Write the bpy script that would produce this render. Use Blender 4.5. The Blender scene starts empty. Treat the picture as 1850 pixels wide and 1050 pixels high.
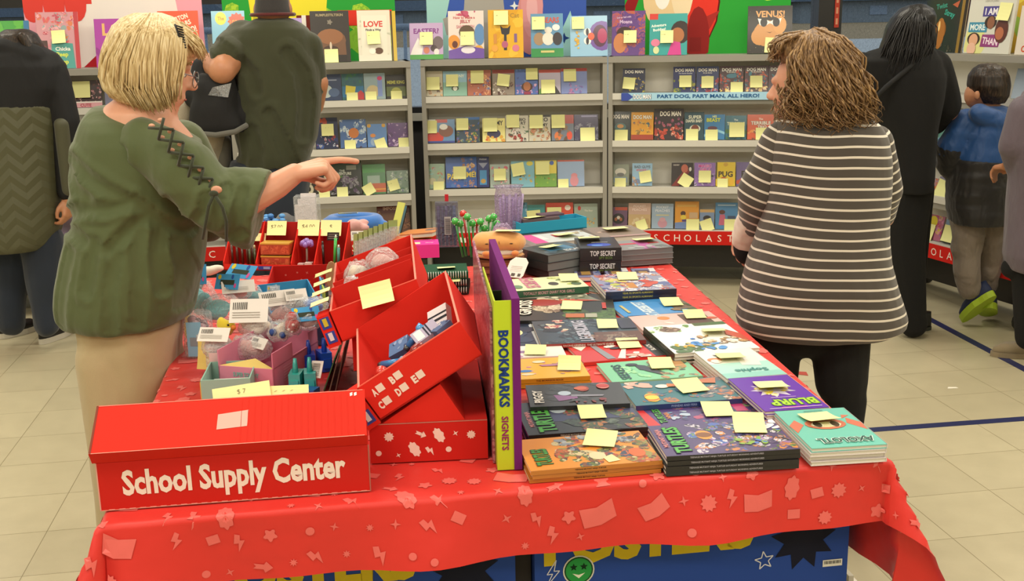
import bpy, bmesh, math, random
import numpy as np
from mathutils import Vector, Matrix, Euler, noise
from math import sin, cos, pi, radians, atan2, sqrt, tan

# ---------------------------------------------------------------- camera
C = bpy.context.scene.collection
FPX = 2000.0; TH = radians(13.59); ROLL = radians(1.09); CH = 1.62
_F = np.array([0, cos(TH), -sin(TH)]); _R0 = np.array([1., 0, 0]); _U0 = np.array([0, sin(TH), cos(TH)])
_R = _R0*cos(ROLL)-_U0*sin(ROLL); _U = _R0*sin(ROLL)+_U0*cos(ROLL)
cd = bpy.data.cameras.new('camera'); cam = bpy.data.objects.new('camera', cd); C.objects.link(cam)
cd.sensor_width = 36; cd.lens = 36*FPX/1850; cd.clip_start = .05; cd.clip_end = 200
m = Matrix.Identity(4)
for i in range(3):
    m[i][0] = _R[i]; m[i][1] = _U[i]; m[i][2] = -_F[i]
m[2][3] = CH
cam.matrix_world = m
bpy.context.scene.camera = cam
# ---------------------------------------------------------------- world, light, exposure
w = bpy.data.worlds.new('dusk'); bpy.context.scene.world = w; w.use_nodes = True
w.node_tree.nodes['Background'].inputs[0].default_value = (.24, .28, .32, 1)
w.node_tree.nodes['Background'].inputs[1].default_value = 2.8
vs = bpy.context.scene.view_settings
vs.view_transform = 'Standard'; vs.look = 'None'; vs.gamma = 1; vs.use_curve_mapping = False; vs.exposure = 0.0
LAMPW = 34
def lamp(x, y, z=3.13):
    l = bpy.data.lights.new('ceiling_lamp', 'AREA'); l.shape = 'RECTANGLE'; l.size = 1.2; l.size_y = .55
    l.energy = LAMPW; l.color = (1, .93, .79)
    o = bpy.data.objects.new('ceiling_lamp', l); C.objects.link(o); o.location = (x, y, z)
for x in (-3.6, -1.2, 1.2, 3.6):
    for y in (-1.2, 1.2, 3.6, 6.0):
        lamp(x, y)

def ray(x, y): return _F+(x-925)/FPX*_R-(y-525)/FPX*_U
def P(x, y, z):
    d = ray(x, y); return Vector(np.array([0, 0, CH])+d*((z-CH)/d[2]))
def PY(x, y, Y):
    d = ray(x, y); return Vector(np.array([0, 0, CH])+d*(Y/d[1]))
def VP(x, y, a, b, off=0):
    t = (Vector(b[:2])-Vector(a[:2])).normalized(); n = np.array([-t[1], t[0]]); a2 = np.array(a[:2])+n*off
    d = ray(x, y); s = (n@a2)/(n@d[:2]); return Vector(np.array([0, 0, CH])+d*s)

# ---------------------------------------------------------------- colour and materials
def lin(h):
    if not isinstance(h, str): return tuple(h)[:3]
    h = h.lstrip('#'); r = []
    for i in (0, 2, 4):
        c = int(h[i:i+2], 16)/255; r.append(c/12.92 if c <= .04045 else ((c+.055)/1.055)**2.4)
    return tuple(r)
MATS = {}
def newmat(n):
    m = bpy.data.materials.new(n); m.use_nodes = True
    return m, m.node_tree, m.node_tree.nodes['Principled BSDF']
def N(nt, t, **k):
    n = nt.nodes.new(t)
    for a, v in k.items():
        if a.startswith('i_'):
            key = a[2:]; key = int(key) if key.isdigit() else key.replace('_', ' ')
            n.inputs[key].default_value = v
        else: setattr(n, a, v)
    return n
def coords(nt, scale=(1, 1, 1), kind='Object'):
    tc = N(nt, 'ShaderNodeTexCoord'); mp = N(nt, 'ShaderNodeMapping'); mp.inputs['Scale'].default_value = scale
    nt.links.new(tc.outputs[kind], mp.inputs[0]); return mp.outputs[0]
def printmat(name, rough, coat=0, nscale=38):
    # colours of the printing come with the mesh: A plain, mixed with B and C where the artwork is mottled
    m, nt, b = newmat(name)
    A, B, Cc = [N(nt, 'ShaderNodeAttribute', attribute_name=k) for k in ('ColA', 'ColB', 'ColC')]
    co = coords(nt)
    oi = N(nt, 'ShaderNodeObjectInfo'); ad = N(nt, 'ShaderNodeVectorMath', operation='ADD'); sc = N(nt, 'ShaderNodeMath', operation='MULTIPLY', i_1=37.0)
    nt.links.new(oi.outputs['Random'], sc.inputs[0]); nt.links.new(co, ad.inputs[0]); nt.links.new(sc.outputs[0], ad.inputs[1])
    n1 = N(nt, 'ShaderNodeTexNoise', i_Scale=nscale, i_Detail=3.0, i_Distortion=1.2); n2 = N(nt, 'ShaderNodeTexNoise', i_Scale=nscale*.62, i_Detail=4.0, i_Distortion=2.0)
    nt.links.new(ad.outputs[0], n1.inputs['Vector']); nt.links.new(ad.outputs[0], n2.inputs['Vector'])
    r1 = N(nt, 'ShaderNodeMapRange', i_1=.47, i_2=.53); r2 = N(nt, 'ShaderNodeMapRange', i_1=.53, i_2=.58)
    nt.links.new(n1.outputs[0], r1.inputs[0]); nt.links.new(n2.outputs[0], r2.inputs[0])
    m1 = N(nt, 'ShaderNodeMix', data_type='RGBA'); m2 = N(nt, 'ShaderNodeMix', data_type='RGBA')
    nt.links.new(r1.outputs[0], m1.inputs[0]); nt.links.new(A.outputs[0], m1.inputs[6]); nt.links.new(B.outputs[0], m1.inputs[7])
    nt.links.new(r2.outputs[0], m2.inputs[0]); nt.links.new(m1.outputs[2], m2.inputs[6]); nt.links.new(Cc.outputs[0], m2.inputs[7])
    nt.links.new(m2.outputs[2], b.inputs['Base Color']); b.inputs['Roughness'].default_value = rough
    b.inputs['Coat Weight'].default_value = coat; b.inputs['Coat Roughness'].default_value = .12
    MATS[name] = m
printmat('printed_gloss', .38, .35, 60); printmat('printed_card', .8, 0)
MATS['printed_card'].node_tree.nodes['Principled BSDF'].inputs['Specular IOR Level'].default_value = .2; printmat('matte', .8); printmat('plastic', .3, .3)
printmat('printed_fine', .4, .2, 90)
def fabric(name, col, rough=.9, scale=500, bump=.15, vary=.12, col2=None, sheen=.2, fold=0, foldscale=6):
    m, nt, b = newmat(name); co = coords(nt)
    n = N(nt, 'ShaderNodeTexNoise', i_Scale=scale, i_Detail=2.0); nt.links.new(co, n.inputs['Vector'])
    n2 = N(nt, 'ShaderNodeTexNoise', i_Scale=7.0, i_Detail=3.0); nt.links.new(co, n2.inputs['Vector'])
    c = lin(col); c2 = lin(col2) if col2 else tuple(x*(1-vary*2) for x in c)
    mx = N(nt, 'ShaderNodeMix', data_type='RGBA'); mx.inputs[6].default_value = (*c, 1); mx.inputs[7].default_value = (*c2, 1)
    nt.links.new(n.outputs[0], mx.inputs[0]); nt.links.new(mx.outputs[2], b.inputs['Base Color'])
    bp = N(nt, 'ShaderNodeBump', i_Strength=bump, i_Distance=.002); nt.links.new(n.outputs[0], bp.inputs['Height'])
    if fold:
        n3 = N(nt, 'ShaderNodeTexNoise', i_Scale=foldscale, i_Detail=2.5, i_Distortion=.6); nt.links.new(coords(nt, (1, 1, .55)), n3.inputs['Vector'])
        bp2 = N(nt, 'ShaderNodeBump', i_Strength=fold, i_Distance=.05); nt.links.new(n3.outputs[0], bp2.inputs['Height'])
        nt.links.new(bp2.outputs[0], bp.inputs['Normal'])
    nt.links.new(bp.outputs[0], b.inputs['Normal'])
    b.inputs['Roughness'].default_value = rough; b.inputs['Sheen Weight'].default_value = sheen
    MATS[name] = m; return m
def plain(name, col, rough=.5, metal=0, **k):
    m, nt, b = newmat(name); b.inputs['Base Color'].default_value = (*lin(col), 1); b.inputs['Roughness'].default_value = rough; b.inputs['Metallic'].default_value = metal
    n = N(nt, 'ShaderNodeTexNoise', i_Scale=60.0, i_Detail=3.0); nt.links.new(coords(nt), n.inputs['Vector'])
    bp = N(nt, 'ShaderNodeBump', i_Strength=.05, i_Distance=.002); nt.links.new(n.outputs[0], bp.inputs['Height']); nt.links.new(bp.outputs[0], b.inputs['Normal'])
    for a, v in k.items(): b.inputs[a.replace('_', ' ')].default_value = v
    MATS[name] = m; return m
fabric('olive_crepe', '#4e5a32', .75, 700, .12, .08, fold=.35, foldscale=7)
fabric('olive_shirt', '#363a22', .9, 600, .1, .12, fold=.3)
fabric('khaki_twill', '#b3a17c', .85, 500, .1, .06, fold=.35, foldscale=6)
fabric('denim', '#212b3b', .9, 500, .2, .2, fold=.3)
fabric('black_cloth', '#080808', .95, 400, .15, .2, sheen=0, fold=.3)
fabric('black_knit', '#080807', .95, 300, .2, .2, sheen=0)
fabric('navy_black', '#0c0d10', .8, 400, .1, .15, sheen=0, fold=.4)
fabric('olive_nylon', '#4b4b34', .6, 400, .1, .15)
fabric('charcoal_wool', '#3c3a3b', .95, 300, .3, .2)
fabric('maroon_band', '#5c1f20', .9)
fabric('cream_lining', '#a89f8b', .95, 200, .3, .1, fold=.4)
fabric('grey_trim', '#63625a', .9)
fabric('blue_nylon', '#1f4f8c', .55, 300, .1, .15, fold=.4, foldscale=12)
fabric('dark_nylon', '#1e1c1a', .6, 300, .1, .15, fold=.4, foldscale=12)
fabric('grey_sweat', '#85796b', .95, 400, .2, .1, fold=.6, foldscale=14)
fabric('mauve_nylon', '#5d515b', .7, 300, .1, .12, fold=.4, foldscale=9)
fabric('lilac_nylon', '#a995ac', .6, 300, .1, .1, fold=.4)
fabric('suede', '#8f8064', .95, 300, .3, .1)
fabric('plush_tan', '#e0a561', 1, 900, .4, .1, sheen=.5); fabric('plush_blue', '#3a7bd0', 1, 900, .4, .15, sheen=.5)
fabric('plush_pink', '#d9a4a0', 1, 900, .4, .1, sheen=.5); fabric('plush_white', '#e8dccb', 1, 900, .4, .08, sheen=.5)
fabric('plush_grey', '#77787c', 1, 900, .4, .1, sheen=.5); fabric('plush_orange', '#e28b4a', 1, 900, .4, .1, sheen=.5)
fabric('plush_teal', '#5fb9c0', 1, 900, .3, .12, sheen=.5); fabric('plush_yellow', '#e8cf3a', 1, 900, .3, .1, sheen=.5)
fabric('cord_dark', '#2f3722', .8)
plain('case_grey', '#928f86', .5); plain('shelf_white', '#cdcbc2', .45); plain('back_panel', '#eceae0', .6)
plain('black_metal', '#1b1a19', .45); plain('dark_rubber', '#201f1e', .7); plain('white_paint', '#cfcabb', .7)
plain('wall_dark', '#3a3733', .8); plain('shoe_black', '#141312', .5); plain('sole_white', '#cfcabc', .6)
plain('shoe_navy', '#1d2a4a', .7); plain('sole_lime', '#a4c02c', .6); plain('sole_dark', '#2e3029', .8); plain('shoe_taupe', '#82715a', .7)
plain('cardboard', '#8c7352', .85); plain('steel', '#8f9294', .3, 1); plain('tape_navy', '#1d2450', .5)
plain('ceiling_tile', '#dcd8cc', .9)
plain('table_top', '#b9b4a6', .6)
def skinmat(name, c, c2):
    m, nt, b = newmat(name); n = N(nt, 'ShaderNodeTexNoise', i_Scale=18.0, i_Detail=4.0); nt.links.new(coords(nt), n.inputs['Vector'])
    mx = N(nt, 'ShaderNodeMix', data_type='RGBA'); mx.inputs[6].default_value = (*lin(c), 1); mx.inputs[7].default_value = (*lin(c2), 1)
    nt.links.new(n.outputs[0], mx.inputs[0]); nt.links.new(mx.outputs[2], b.inputs['Base Color']); b.inputs['Roughness'].default_value = .5
    b.inputs['Subsurface Weight'].default_value = .15; b.inputs['Subsurface Radius'].default_value = (.01, .004, .002); b.inputs['Subsurface Scale'].default_value = .5
    MATS[name] = m
skinmat('skin_pink', '#dba98c', '#c98a70'); skinmat('skin_tan', '#c08a66', '#a87050')
def hairmat(name, c1, c2, c3, scale=(150, 150, 9), rough=.42):
    m, nt, b = newmat(name); n = N(nt, 'ShaderNodeTexNoise', i_Scale=1.0, i_Detail=3.0, i_Distortion=.4); nt.links.new(coords(nt, scale), n.inputs['Vector'])
    r = N(nt, 'ShaderNodeValToRGB'); e = r.color_ramp.elements; e[0].position = .3; e[0].color = (*lin(c1), 1); e[1].position = .72; e[1].color = (*lin(c3), 1)
    x = e.new(.5); x.color = (*lin(c2), 1)
    nt.links.new(n.outputs[0], r.inputs[0]); nt.links.new(r.outputs[0], b.inputs['Base Color']); b.inputs['Roughness'].default_value = rough
    bp = N(nt, 'ShaderNodeBump', i_Strength=.5, i_Distance=.004); nt.links.new(n.outputs[0], bp.inputs['Height']); nt.links.new(bp.outputs[0], b.inputs['Normal'])
    b.inputs['Specular IOR Level'].default_value = .35
    MATS[name] = m
hairmat('hair_blond', '#a88e60', '#cfb888', '#ecdcb4'); hairmat('hair_brown', '#4a3522', '#7d6040', '#ad8c5e')
hairmat('hair_dark', '#17120e', '#2a211a', '#463628'); hairmat('hair_black', '#0a0909', '#141212', '#221f1f')
def film(name, col=(1, 1, 1), alpha=.25, rough=.08):
    m, nt, b = newmat(name); out = nt.nodes['Material Output']
    tr = N(nt, 'ShaderNodeBsdfTransparent'); mix = N(nt, 'ShaderNodeMixShader')
    b.inputs['Base Color'].default_value = (*lin(col), 1); b.inputs['Roughness'].default_value = rough
    n = N(nt, 'ShaderNodeTexNoise', i_Scale=55.0, i_Detail=2.0, i_Distortion=1.5); nt.links.new(coords(nt), n.inputs['Vector'])
    bp = N(nt, 'ShaderNodeBump', i_Strength=1.0, i_Distance=.012); nt.links.new(n.outputs[0], bp.inputs['Height']); nt.links.new(bp.outputs[0], b.inputs['Normal'])
    lw = N(nt, 'ShaderNodeLayerWeight', i_Blend=.35); nt.links.new(bp.outputs[0], lw.inputs['Normal'])
    mr = N(nt, 'ShaderNodeMapRange', i_3=alpha, i_4=min(1, alpha+.45)); nt.links.new(lw.outputs['Facing'], mr.inputs[0])
    nt.links.new(mr.outputs[0], mix.inputs[0]); nt.links.new(tr.outputs[0], mix.inputs[1]); nt.links.new(b.outputs[0], mix.inputs[2]); nt.links.new(mix.outputs[0], out.inputs[0])
    MATS[name] = m
film('clear_film', (.85, .88, .9), .16); film('smoky_film', '#6a6f86', .45); film('lilac_film', '#b7a2c9', .35); film('window_glass', '#0d1216', .03, .02); film('lens', '#8c6f60', .25, .05)

# ---------------------------------------------------------------- mesh builder
TEXT = {}
def text_geo(s, bold):
    k = (s, bold)
    if k not in TEXT:
        c = bpy.data.curves.new('t', 'FONT'); c.body = s; c.offset = bold; c.resolution_u = 2; c.fill_mode = 'FRONT'
        o = bpy.data.objects.new('t', c); C.objects.link(o); me = o.to_mesh()
        v = [tuple(p.co) for p in me.vertices]; f = [tuple(p.vertices) for p in me.polygons]; o.to_mesh_clear()
        bpy.data.objects.remove(o); bpy.data.curves.remove(c)
        if v:
            x0 = min(p[0] for p in v); x1 = max(p[0] for p in v); y0 = min(p[1] for p in v); y1 = max(p[1] for p in v)
        else: x0 = x1 = y0 = y1 = 0
        TEXT[k] = (v, f, x0, x1, y0, y1)
    return TEXT[k]
def tri(c):
    if isinstance(c, tuple) and isinstance(c[0], (str, tuple)):
        a = [lin(x) for x in c]; return (a+[a[-1]]*3)[:3]
    return [lin(c)]*3
class MB:
    def __init__(s): s.v = []; s.f = []; s.c = []; s.mi = []; s.sm = []; s.T = Matrix.Identity(4); s.attr = {}
    def add(s, vs, fs, col='#ffffff', mi=0, smooth=False):
        b = len(s.v); s.v += [tuple(s.T @ Vector(p)) for p in vs]; cc = tri(col)
        for f in fs: s.f.append(tuple(b+i for i in f)); s.c.append(cc); s.mi.append(mi); s.sm.append(smooth)
        return s
    def box(s, a, b, col='#ffffff', mi=0, top=None):
        x0, y0, z0 = a; x1, y1, z1 = b
        v = [(x0, y0, z0), (x1, y0, z0), (x1, y1, z0), (x0, y1, z0), (x0, y0, z1), (x1, y0, z1), (x1, y1, z1), (x0, y1, z1)]
        return s.add(v, [(0, 3, 2, 1), (4, 5, 6, 7), (0, 1, 5, 4), (1, 2, 6, 5), (2, 3, 7, 6), (3, 0, 4, 7)], col, mi)
    def hexa(s, v, col='#ffffff', mi=0):
        return s.add(v, [(0, 3, 2, 1), (4, 5, 6, 7), (0, 1, 5, 4), (1, 2, 6, 5), (2, 3, 7, 6), (3, 0, 4, 7)], col, mi)
    def prism(s, pts, z0, z1, col='#ffffff', mi=0):
        n = len(pts); v = [(x, y, z0) for x, y in pts]+[(x, y, z1) for x, y in pts]
        return s.add(v, [tuple(reversed(range(n))), tuple(range(n, 2*n))]+[(i, (i+1) % n, n+(i+1) % n, n+i) for i in range(n)], col, mi)
    def loft(s, rings, col='#ffffff', mi=0, cap=True, smooth=True):
        n = len(rings[0]); v = [p for r in rings for p in r]; f = []
        for k in range(len(rings)-1):
            for i in range(n): f.append((k*n+i, k*n+(i+1) % n, (k+1)*n+(i+1) % n, (k+1)*n+i))
        if cap: f.append(tuple(reversed(range(n)))); f.append(tuple((len(rings)-1)*n+i for i in range(n)))
        return s.add(v, f, col, mi, smooth)
    def tube(s, pts, r, n=8, col='#ffffff', mi=0, cap=True):
        pts = [Vector(p) for p in pts]; rs = r if isinstance(r, (list, tuple)) else [r]*len(pts); rings = []; up = None
        for i, p in enumerate(pts):
            d = (pts[min(i+1, len(pts)-1)]-pts[max(i-1, 0)])
            d = d.normalized() if d.length > 1e-9 else Vector((0, 0, 1))
            if up is None: up = Vector((0, 0, 1)) if abs(d.z) < .9 else Vector((1, 0, 0))
            a = d.cross(up)
            if a.length < 1e-4: a = d.cross(Vector((0, 1, 0)))
            a.normalize(); b = a.cross(d); up = b
            rings.append([tuple(p+(a*cos(2*pi*k/n)+b*sin(2*pi*k/n))*rs[i]) for k in range(n)])
        return s.loft(rings, col, mi, cap)
    def sph(s, c, r, col='#ffffff', mi=0, n=12, m=8, rot=None):
        r = r if isinstance(r, (tuple, list)) else (r, r, r); c = Vector(c); v = []; f = []
        for j in range(1, m):
            t = pi*j/m
            for i in range(n):
                p = Vector((r[0]*sin(t)*cos(2*pi*i/n), r[1]*sin(t)*sin(2*pi*i/n), r[2]*cos(t)))
                if rot: p = rot @ p
                v.append(tuple(c+p))
        tp = Vector((0, 0, r[2])); bt = -tp
        if rot: tp = rot @ tp; bt = rot @ bt
        v.append(tuple(c+tp)); v.append(tuple(c+bt)); a = len(v)-2; b = len(v)-1
        for i in range(n):
            f.append((a, i, (i+1) % n)); f.append((b, (m-2)*n+(i+1) % n, (m-2)*n+i))
            for j in range(m-2): f.append((j*n+i, (j+1)*n+i, (j+1)*n+(i+1) % n, j*n+(i+1) % n))
        return s.add(v, f, col, mi, True)
    def cap(s, p0, p1, r0, r1, n=14, k=5):
        p0 = Vector(p0); p1 = Vector(p1); d = p1-p0; L = d.length or 1e-6; d = d/L
        up = Vector((0, 0, 1)) if abs(d.z) < .9 else Vector((1, 0, 0)); a = d.cross(up).normalized(); b = a.cross(d); rings = []
        prof = [(-r0*cos(pi/2*i/k), r0*sin(pi/2*i/k)) for i in range(k+1)][1:]+[(L+r1*sin(pi/2*i/k), r1*cos(pi/2*i/k)) for i in range(k)]
        for x, r in prof: rings.append([tuple(p0+d*x+(a*cos(2*pi*q/n)+b*sin(2*pi*q/n))*r) for q in range(n)])
        return s.loft(rings)
    def text(s, t, cx, cy, h, wmax, col, z=0, bold=.02, mi=0, rot=0, fill=False, M=None):
        v, f, x0, x1, y0, y1 = text_geo(t, bold)
        if not v: return s
        sy = h/max(y1-y0, 1e-6); sx = sy
        if wmax and ((x1-x0)*sx > wmax or fill): sx = wmax/(x1-x0)
        ca, sa = cos(rot), sin(rot); vv = []
        for p in v:
            x = (p[0]-(x0+x1)/2)*sx; y = (p[1]-(y0+y1)/2)*sy; q = (cx+x*ca-y*sa, cy+x*sa+y*ca, z)
            vv.append(tuple(M @ Vector(q)) if M else q)
        return s.add(vv, f, col, mi)
    def build(s, name, parent=None, mats='matte', local=False, smooth=None, kind=None, label=None):
        me = bpy.data.meshes.new(name)
        vs = s.v
        if parent is not None and not local:
            inv = parent.matrix_world.inverted(); vs = [tuple(inv @ Vector(p)) for p in vs]
        me.from_pydata(vs, [], s.f)
        mats = [mats] if isinstance(mats, str) else mats
        for k in mats: me.materials.append(MATS[k])
        for an, ci in (('ColA', 0), ('ColB', 1), ('ColC', 2)):
            at = me.color_attributes.new(an, 'FLOAT_COLOR', 'CORNER'); buf = []
            for f, c in zip(s.f, s.c): buf += [*c[ci], 1.0]*len(f)
            at.data.foreach_set('color', buf)
        me.polygons.foreach_set('material_index', s.mi); me.polygons.foreach_set('use_smooth', [bool(x) if smooth is None else smooth for x in s.sm])
        me.update()
        o = bpy.data.objects.new(name, me); C.objects.link(o)
        if parent is not None: o.parent = parent
        if kind: o['kind'] = kind
        if label: o['label'] = label
        return o
USED = set()
def thing(name, label, cat, loc=(0, 0, 0), rot=0, group=None, M=None):
    o = bpy.data.objects.new(name, None); C.objects.link(o); o.empty_display_size = .05
    o.matrix_world = M if M is not None else Matrix.Translation(Vector(loc)) @ Matrix.Rotation(rot, 4, 'Z')
    o['label'] = label; o['category'] = cat
    if group: o['group'] = group
    if label in USED and not group: print('DUP LABEL', label)
    USED.add(label)
    return o
def tag(o, label, cat, group=None, kind=None):
    o['label'] = label; o['category'] = cat
    if group: o['group'] = group
    if kind: o['kind'] = kind
    if label in USED: print('DUP LABEL', label)
    USED.add(label); return o
def struct(mb, name, mats, **k): return mb.build(name, None, mats, kind='structure', **k)
def frame(o, x, y, z=None):
    # matrix with origin o, x axis towards x (vector), y axis near y
    x = Vector(x).normalized(); y = Vector(y); zz = x.cross(y).normalized(); yy = zz.cross(x)
    M = Matrix.Identity(4)
    for i in range(3): M[i][0] = x[i]; M[i][1] = yy[i]; M[i][2] = zz[i]; M[i][3] = o[i]
    return M
def remesh(mb, name, parent, mat, voxel=.008, smooth=6, disp=None, mats=None, attr=None, label=None):
    me = bpy.data.meshes.new('tmp'); me.from_pydata(mb.v, [], mb.f); o = bpy.data.objects.new('tmp', me); C.objects.link(o)
    r = o.modifiers.new('r', 'REMESH'); r.mode = 'VOXEL'; r.voxel_size = voxel; r.use_smooth_shade = True
    if smooth: q = o.modifiers.new('s', 'SMOOTH'); q.iterations = smooth; q.factor = .5
    dg = bpy.context.evaluated_depsgraph_get(); dg.update(); e = o.evaluated_get(dg); nm = bpy.data.meshes.new_from_object(e)
    bpy.data.objects.remove(o); bpy.data.meshes.remove(me); nm.name = name
    if disp:
        ns = [Vector(v.normal) for v in nm.vertices]
        for v, n in zip(nm.vertices, ns): v.co = v.co+n*disp(v.co)
    if attr:
        at = nm.attributes.new('band', 'FLOAT', 'POINT'); at.data.foreach_set('value', [attr(v.co) for v in nm.vertices])
    inv = parent.matrix_world.inverted(); nm.transform(inv)
    nm.materials.clear(); nm.materials.append(MATS[mat]); nm.polygons.foreach_set('use_smooth', [True]*len(nm.polygons)); nm.update()
    o = bpy.data.objects.new(name, nm); C.objects.link(o); o.parent = parent
    if label: o['label'] = label
    return o
def ring(cx, cy, z, rx, ry, n=24, p=2.3):
    out = []
    for i in range(n):
        a = 2*pi*i/n; c, s_ = cos(a), sin(a)
        out.append((cx+rx*math.copysign(abs(c)**(2/p), c), cy+ry*math.copysign(abs(s_)**(2/p), s_), z))
    return out
RS = [1.0]
def pl(mb, D, rows, n=24, p=2.3):
    # stacked cross-sections: each row is (y, left x, right x, half depth[, depth shift])
    rings = []
    for r in rows:
        dy = r[4] if len(r) > 4 else 0
        a = PY(r[1], r[0], D+dy); b = PY(r[2], r[0], D+dy)
        rings.append(ring((a.x+b.x)/2, D+dy, (a.z+b.z)/2, (b.x-a.x)/2, r[3]*RS[0], n, p))
    return mb.loft(list(reversed(rings)))
def fb(co, s, seed=0): return noise.noise(Vector(co)*s+Vector((seed*3.1, seed*1.7, seed)))

# ================================================================= THE ROOM
GA = radians(-8.9)       # the floor tiles and the table run about ten degrees off the view
m, nt, b = newmat('vinyl_tile')
tc = N(nt, 'ShaderNodeTexCoord'); mp = N(nt, 'ShaderNodeMapping'); mp.inputs['Rotation'].default_value = (0, 0, GA); mp.inputs['Location'].default_value = (-.2645, -.134, 0)
nt.links.new(tc.outputs['Object'], mp.inputs[0])
br = N(nt, 'ShaderNodeTexBrick', offset=0.0, squash=1.0, i_Scale=1.0, i_Mortar_Size=.0016, i_Mortar_Smooth=.3, i_Brick_Width=.3211, i_Row_Height=.316)
br.inputs['Color1'].default_value = (*lin('#b2a98c'), 1); br.inputs['Color2'].default_value = (*lin('#bbb294'), 1); br.inputs['Mortar'].default_value = (*lin('#857b5e'), 1)
nt.links.new(mp.outputs[0], br.inputs[0])
n = N(nt, 'ShaderNodeTexNoise', i_Scale=9.0, i_Detail=6.0, i_Roughness=.7); nt.links.new(mp.outputs[0], n.inputs['Vector'])
mr = N(nt, 'ShaderNodeMapRange', i_3=.88, i_4=1.1); nt.links.new(n.outputs[0], mr.inputs[0])
mx = N(nt, 'ShaderNodeMix', data_type='RGBA', blend_type='MULTIPLY'); mx.inputs[0].default_value = 1
nt.links.new(br.outputs[0], mx.inputs[6]); nt.links.new(mr.outputs[0], mx.inputs[7]); nt.links.new(mx.outputs[2], b.inputs['Base Color'])
b.inputs['Roughness'].default_value = .3; b.inputs['Specular IOR Level'].default_value = .45
mr2 = N(nt, 'ShaderNodeMapRange', i_3=.22, i_4=.42); nt.links.new(n.outputs[0], mr2.inputs[0]); nt.links.new(mr2.outputs[0], b.inputs['Roughness'])
MATS['vinyl_tile'] = m
struct(MB().box((-5.5, -3.2, -.1), (5.5, 7.9, 0)), 'floor', 'vinyl_tile')
struct(MB().box((-5.5, -3.2, 3.2), (5.5, 7.9, 3.3)), 'ceiling', 'ceiling_tile')
struct(MB().box((-5.6, -3.2, 0), (-5.5, 7.9, 3.2)), 'wall_left', 'white_paint')
struct(MB().box((5.5, -3.2, 0), (5.6, 7.9, 3.2)), 'wall_right', 'white_paint')
struct(MB().box((-5.6, -3.3, 0), (5.6, -3.2, 3.2)), 'wall_front', 'white_paint')
YB = 7.7
wb = MB().box((-5.5, YB, 0), (5.5, YB+.15, 1.02)).box((-5.5, YB, 3.0), (5.5, YB+.15, 3.2))
struct(wb, 'wall_back', 'wall_dark')
MULL = [-5.5, -3.6, -1.7, .2, 2.13, 4.0, 5.5]
for i in range(6):
    x0, x1 = MULL[i], MULL[i+1]
    f = MB(); z0, z1 = 1.02, 3.0; t = .05
    f.box((x0, YB-.02, z0), (x0+t, YB+.1, z1)).box((x1-t, YB-.02, z0), (x1, YB+.1, z1)).box((x0+t, YB-.02, z0), (x1-t, YB+.1, z0+t)).box((x0+t, YB-.02, z1-t), (x1-t, YB+.1, z1))
    f
    if i < 4: f.box((x0+t, YB-.02, 1.78), (x1-t, YB+.1, 1.95))
    fo = struct(f, 'window_%d' % (i+1), 'black_metal')
    MB().box((x0+t, YB+.03, z0+t), (x1-t, YB+.04, z1-t)).build('pane', fo, 'window_glass')
struct(MB().box((-5.5, YB-.06, .98), (5.5, YB-.02, 1.03)), 'trim_1', 'white_paint')
# dark post between two windows with a narrow red vertical notice
mp_ = MB().box((2.08, YB-.1, 0), (2.235, YB-.021, 3.19)); struct(mp_, 'trim_2', 'black_metal')
sg = MB().box((2.185, YB-.108, 1.55), (2.215, YB-.1, 2.1), '#a8321f')
for k in range(7): sg.box((2.193, YB-.1095, 1.57+k*.07), (2.207, YB-.108, 1.61+k*.07), '#c98a6a')
tag(sg.build('notice_strip', None, 'matte'), 'narrow red vertical notice strip on the black window post', 'notice')
# floor tape
def tape(a, b, wd=.028):
    a = Vector(a); b = Vector(b); d = (b-a).normalized(); n = Vector((-d.y, d.x, 0))*wd
    mb = MB(); mb.hexa([tuple(a-n), tuple(b-n), tuple(b+n), tuple(a+n)]+[tuple(p+Vector((0, 0, .0015))) for p in (a-n, b-n, b+n, a+n)])
    return mb
tag(tape(P(1180, 806, 0), P(2300, 724, 0), .023).build('floor_tape', None, 'tape_navy'), 'navy tape line crossing the floor behind the striped shirt', 'tape')
tag(tape(P(1640, 556, 0), P(1990, 741, 0), .023).build('floor_tape', None, 'tape_navy'), 'navy tape line slanting past the black boots and the tan shoe', 'tape')
sc_ = MB().prism([(0, 0), (.07, -.015), (.075, .012), (.01, .02)], 0, .001, '#a8453a'); q = P(1430, 676, 0); sc_.v = [(x+q.x, y*2+q.y, z+.001) for x, y, z in sc_.v]
tag(sc_.build('paper_scrap', None, 'matte'), 'small red paper scrap on the floor left of the black legs', 'scrap')
sc_ = MB().prism([(0, 0), (.05, .005), (.045, .02), (.01, .022)], 0, .001, '#e6e0cf'); q = P(1712, 703, 0); sc_.v = [(x+q.x, y+q.y, z+.001) for x, y, z in sc_.v]
tag(sc_.build('paper_scrap', None, 'matte'), 'tiny white paper scrap on the open floor at right', 'scrap')
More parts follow.
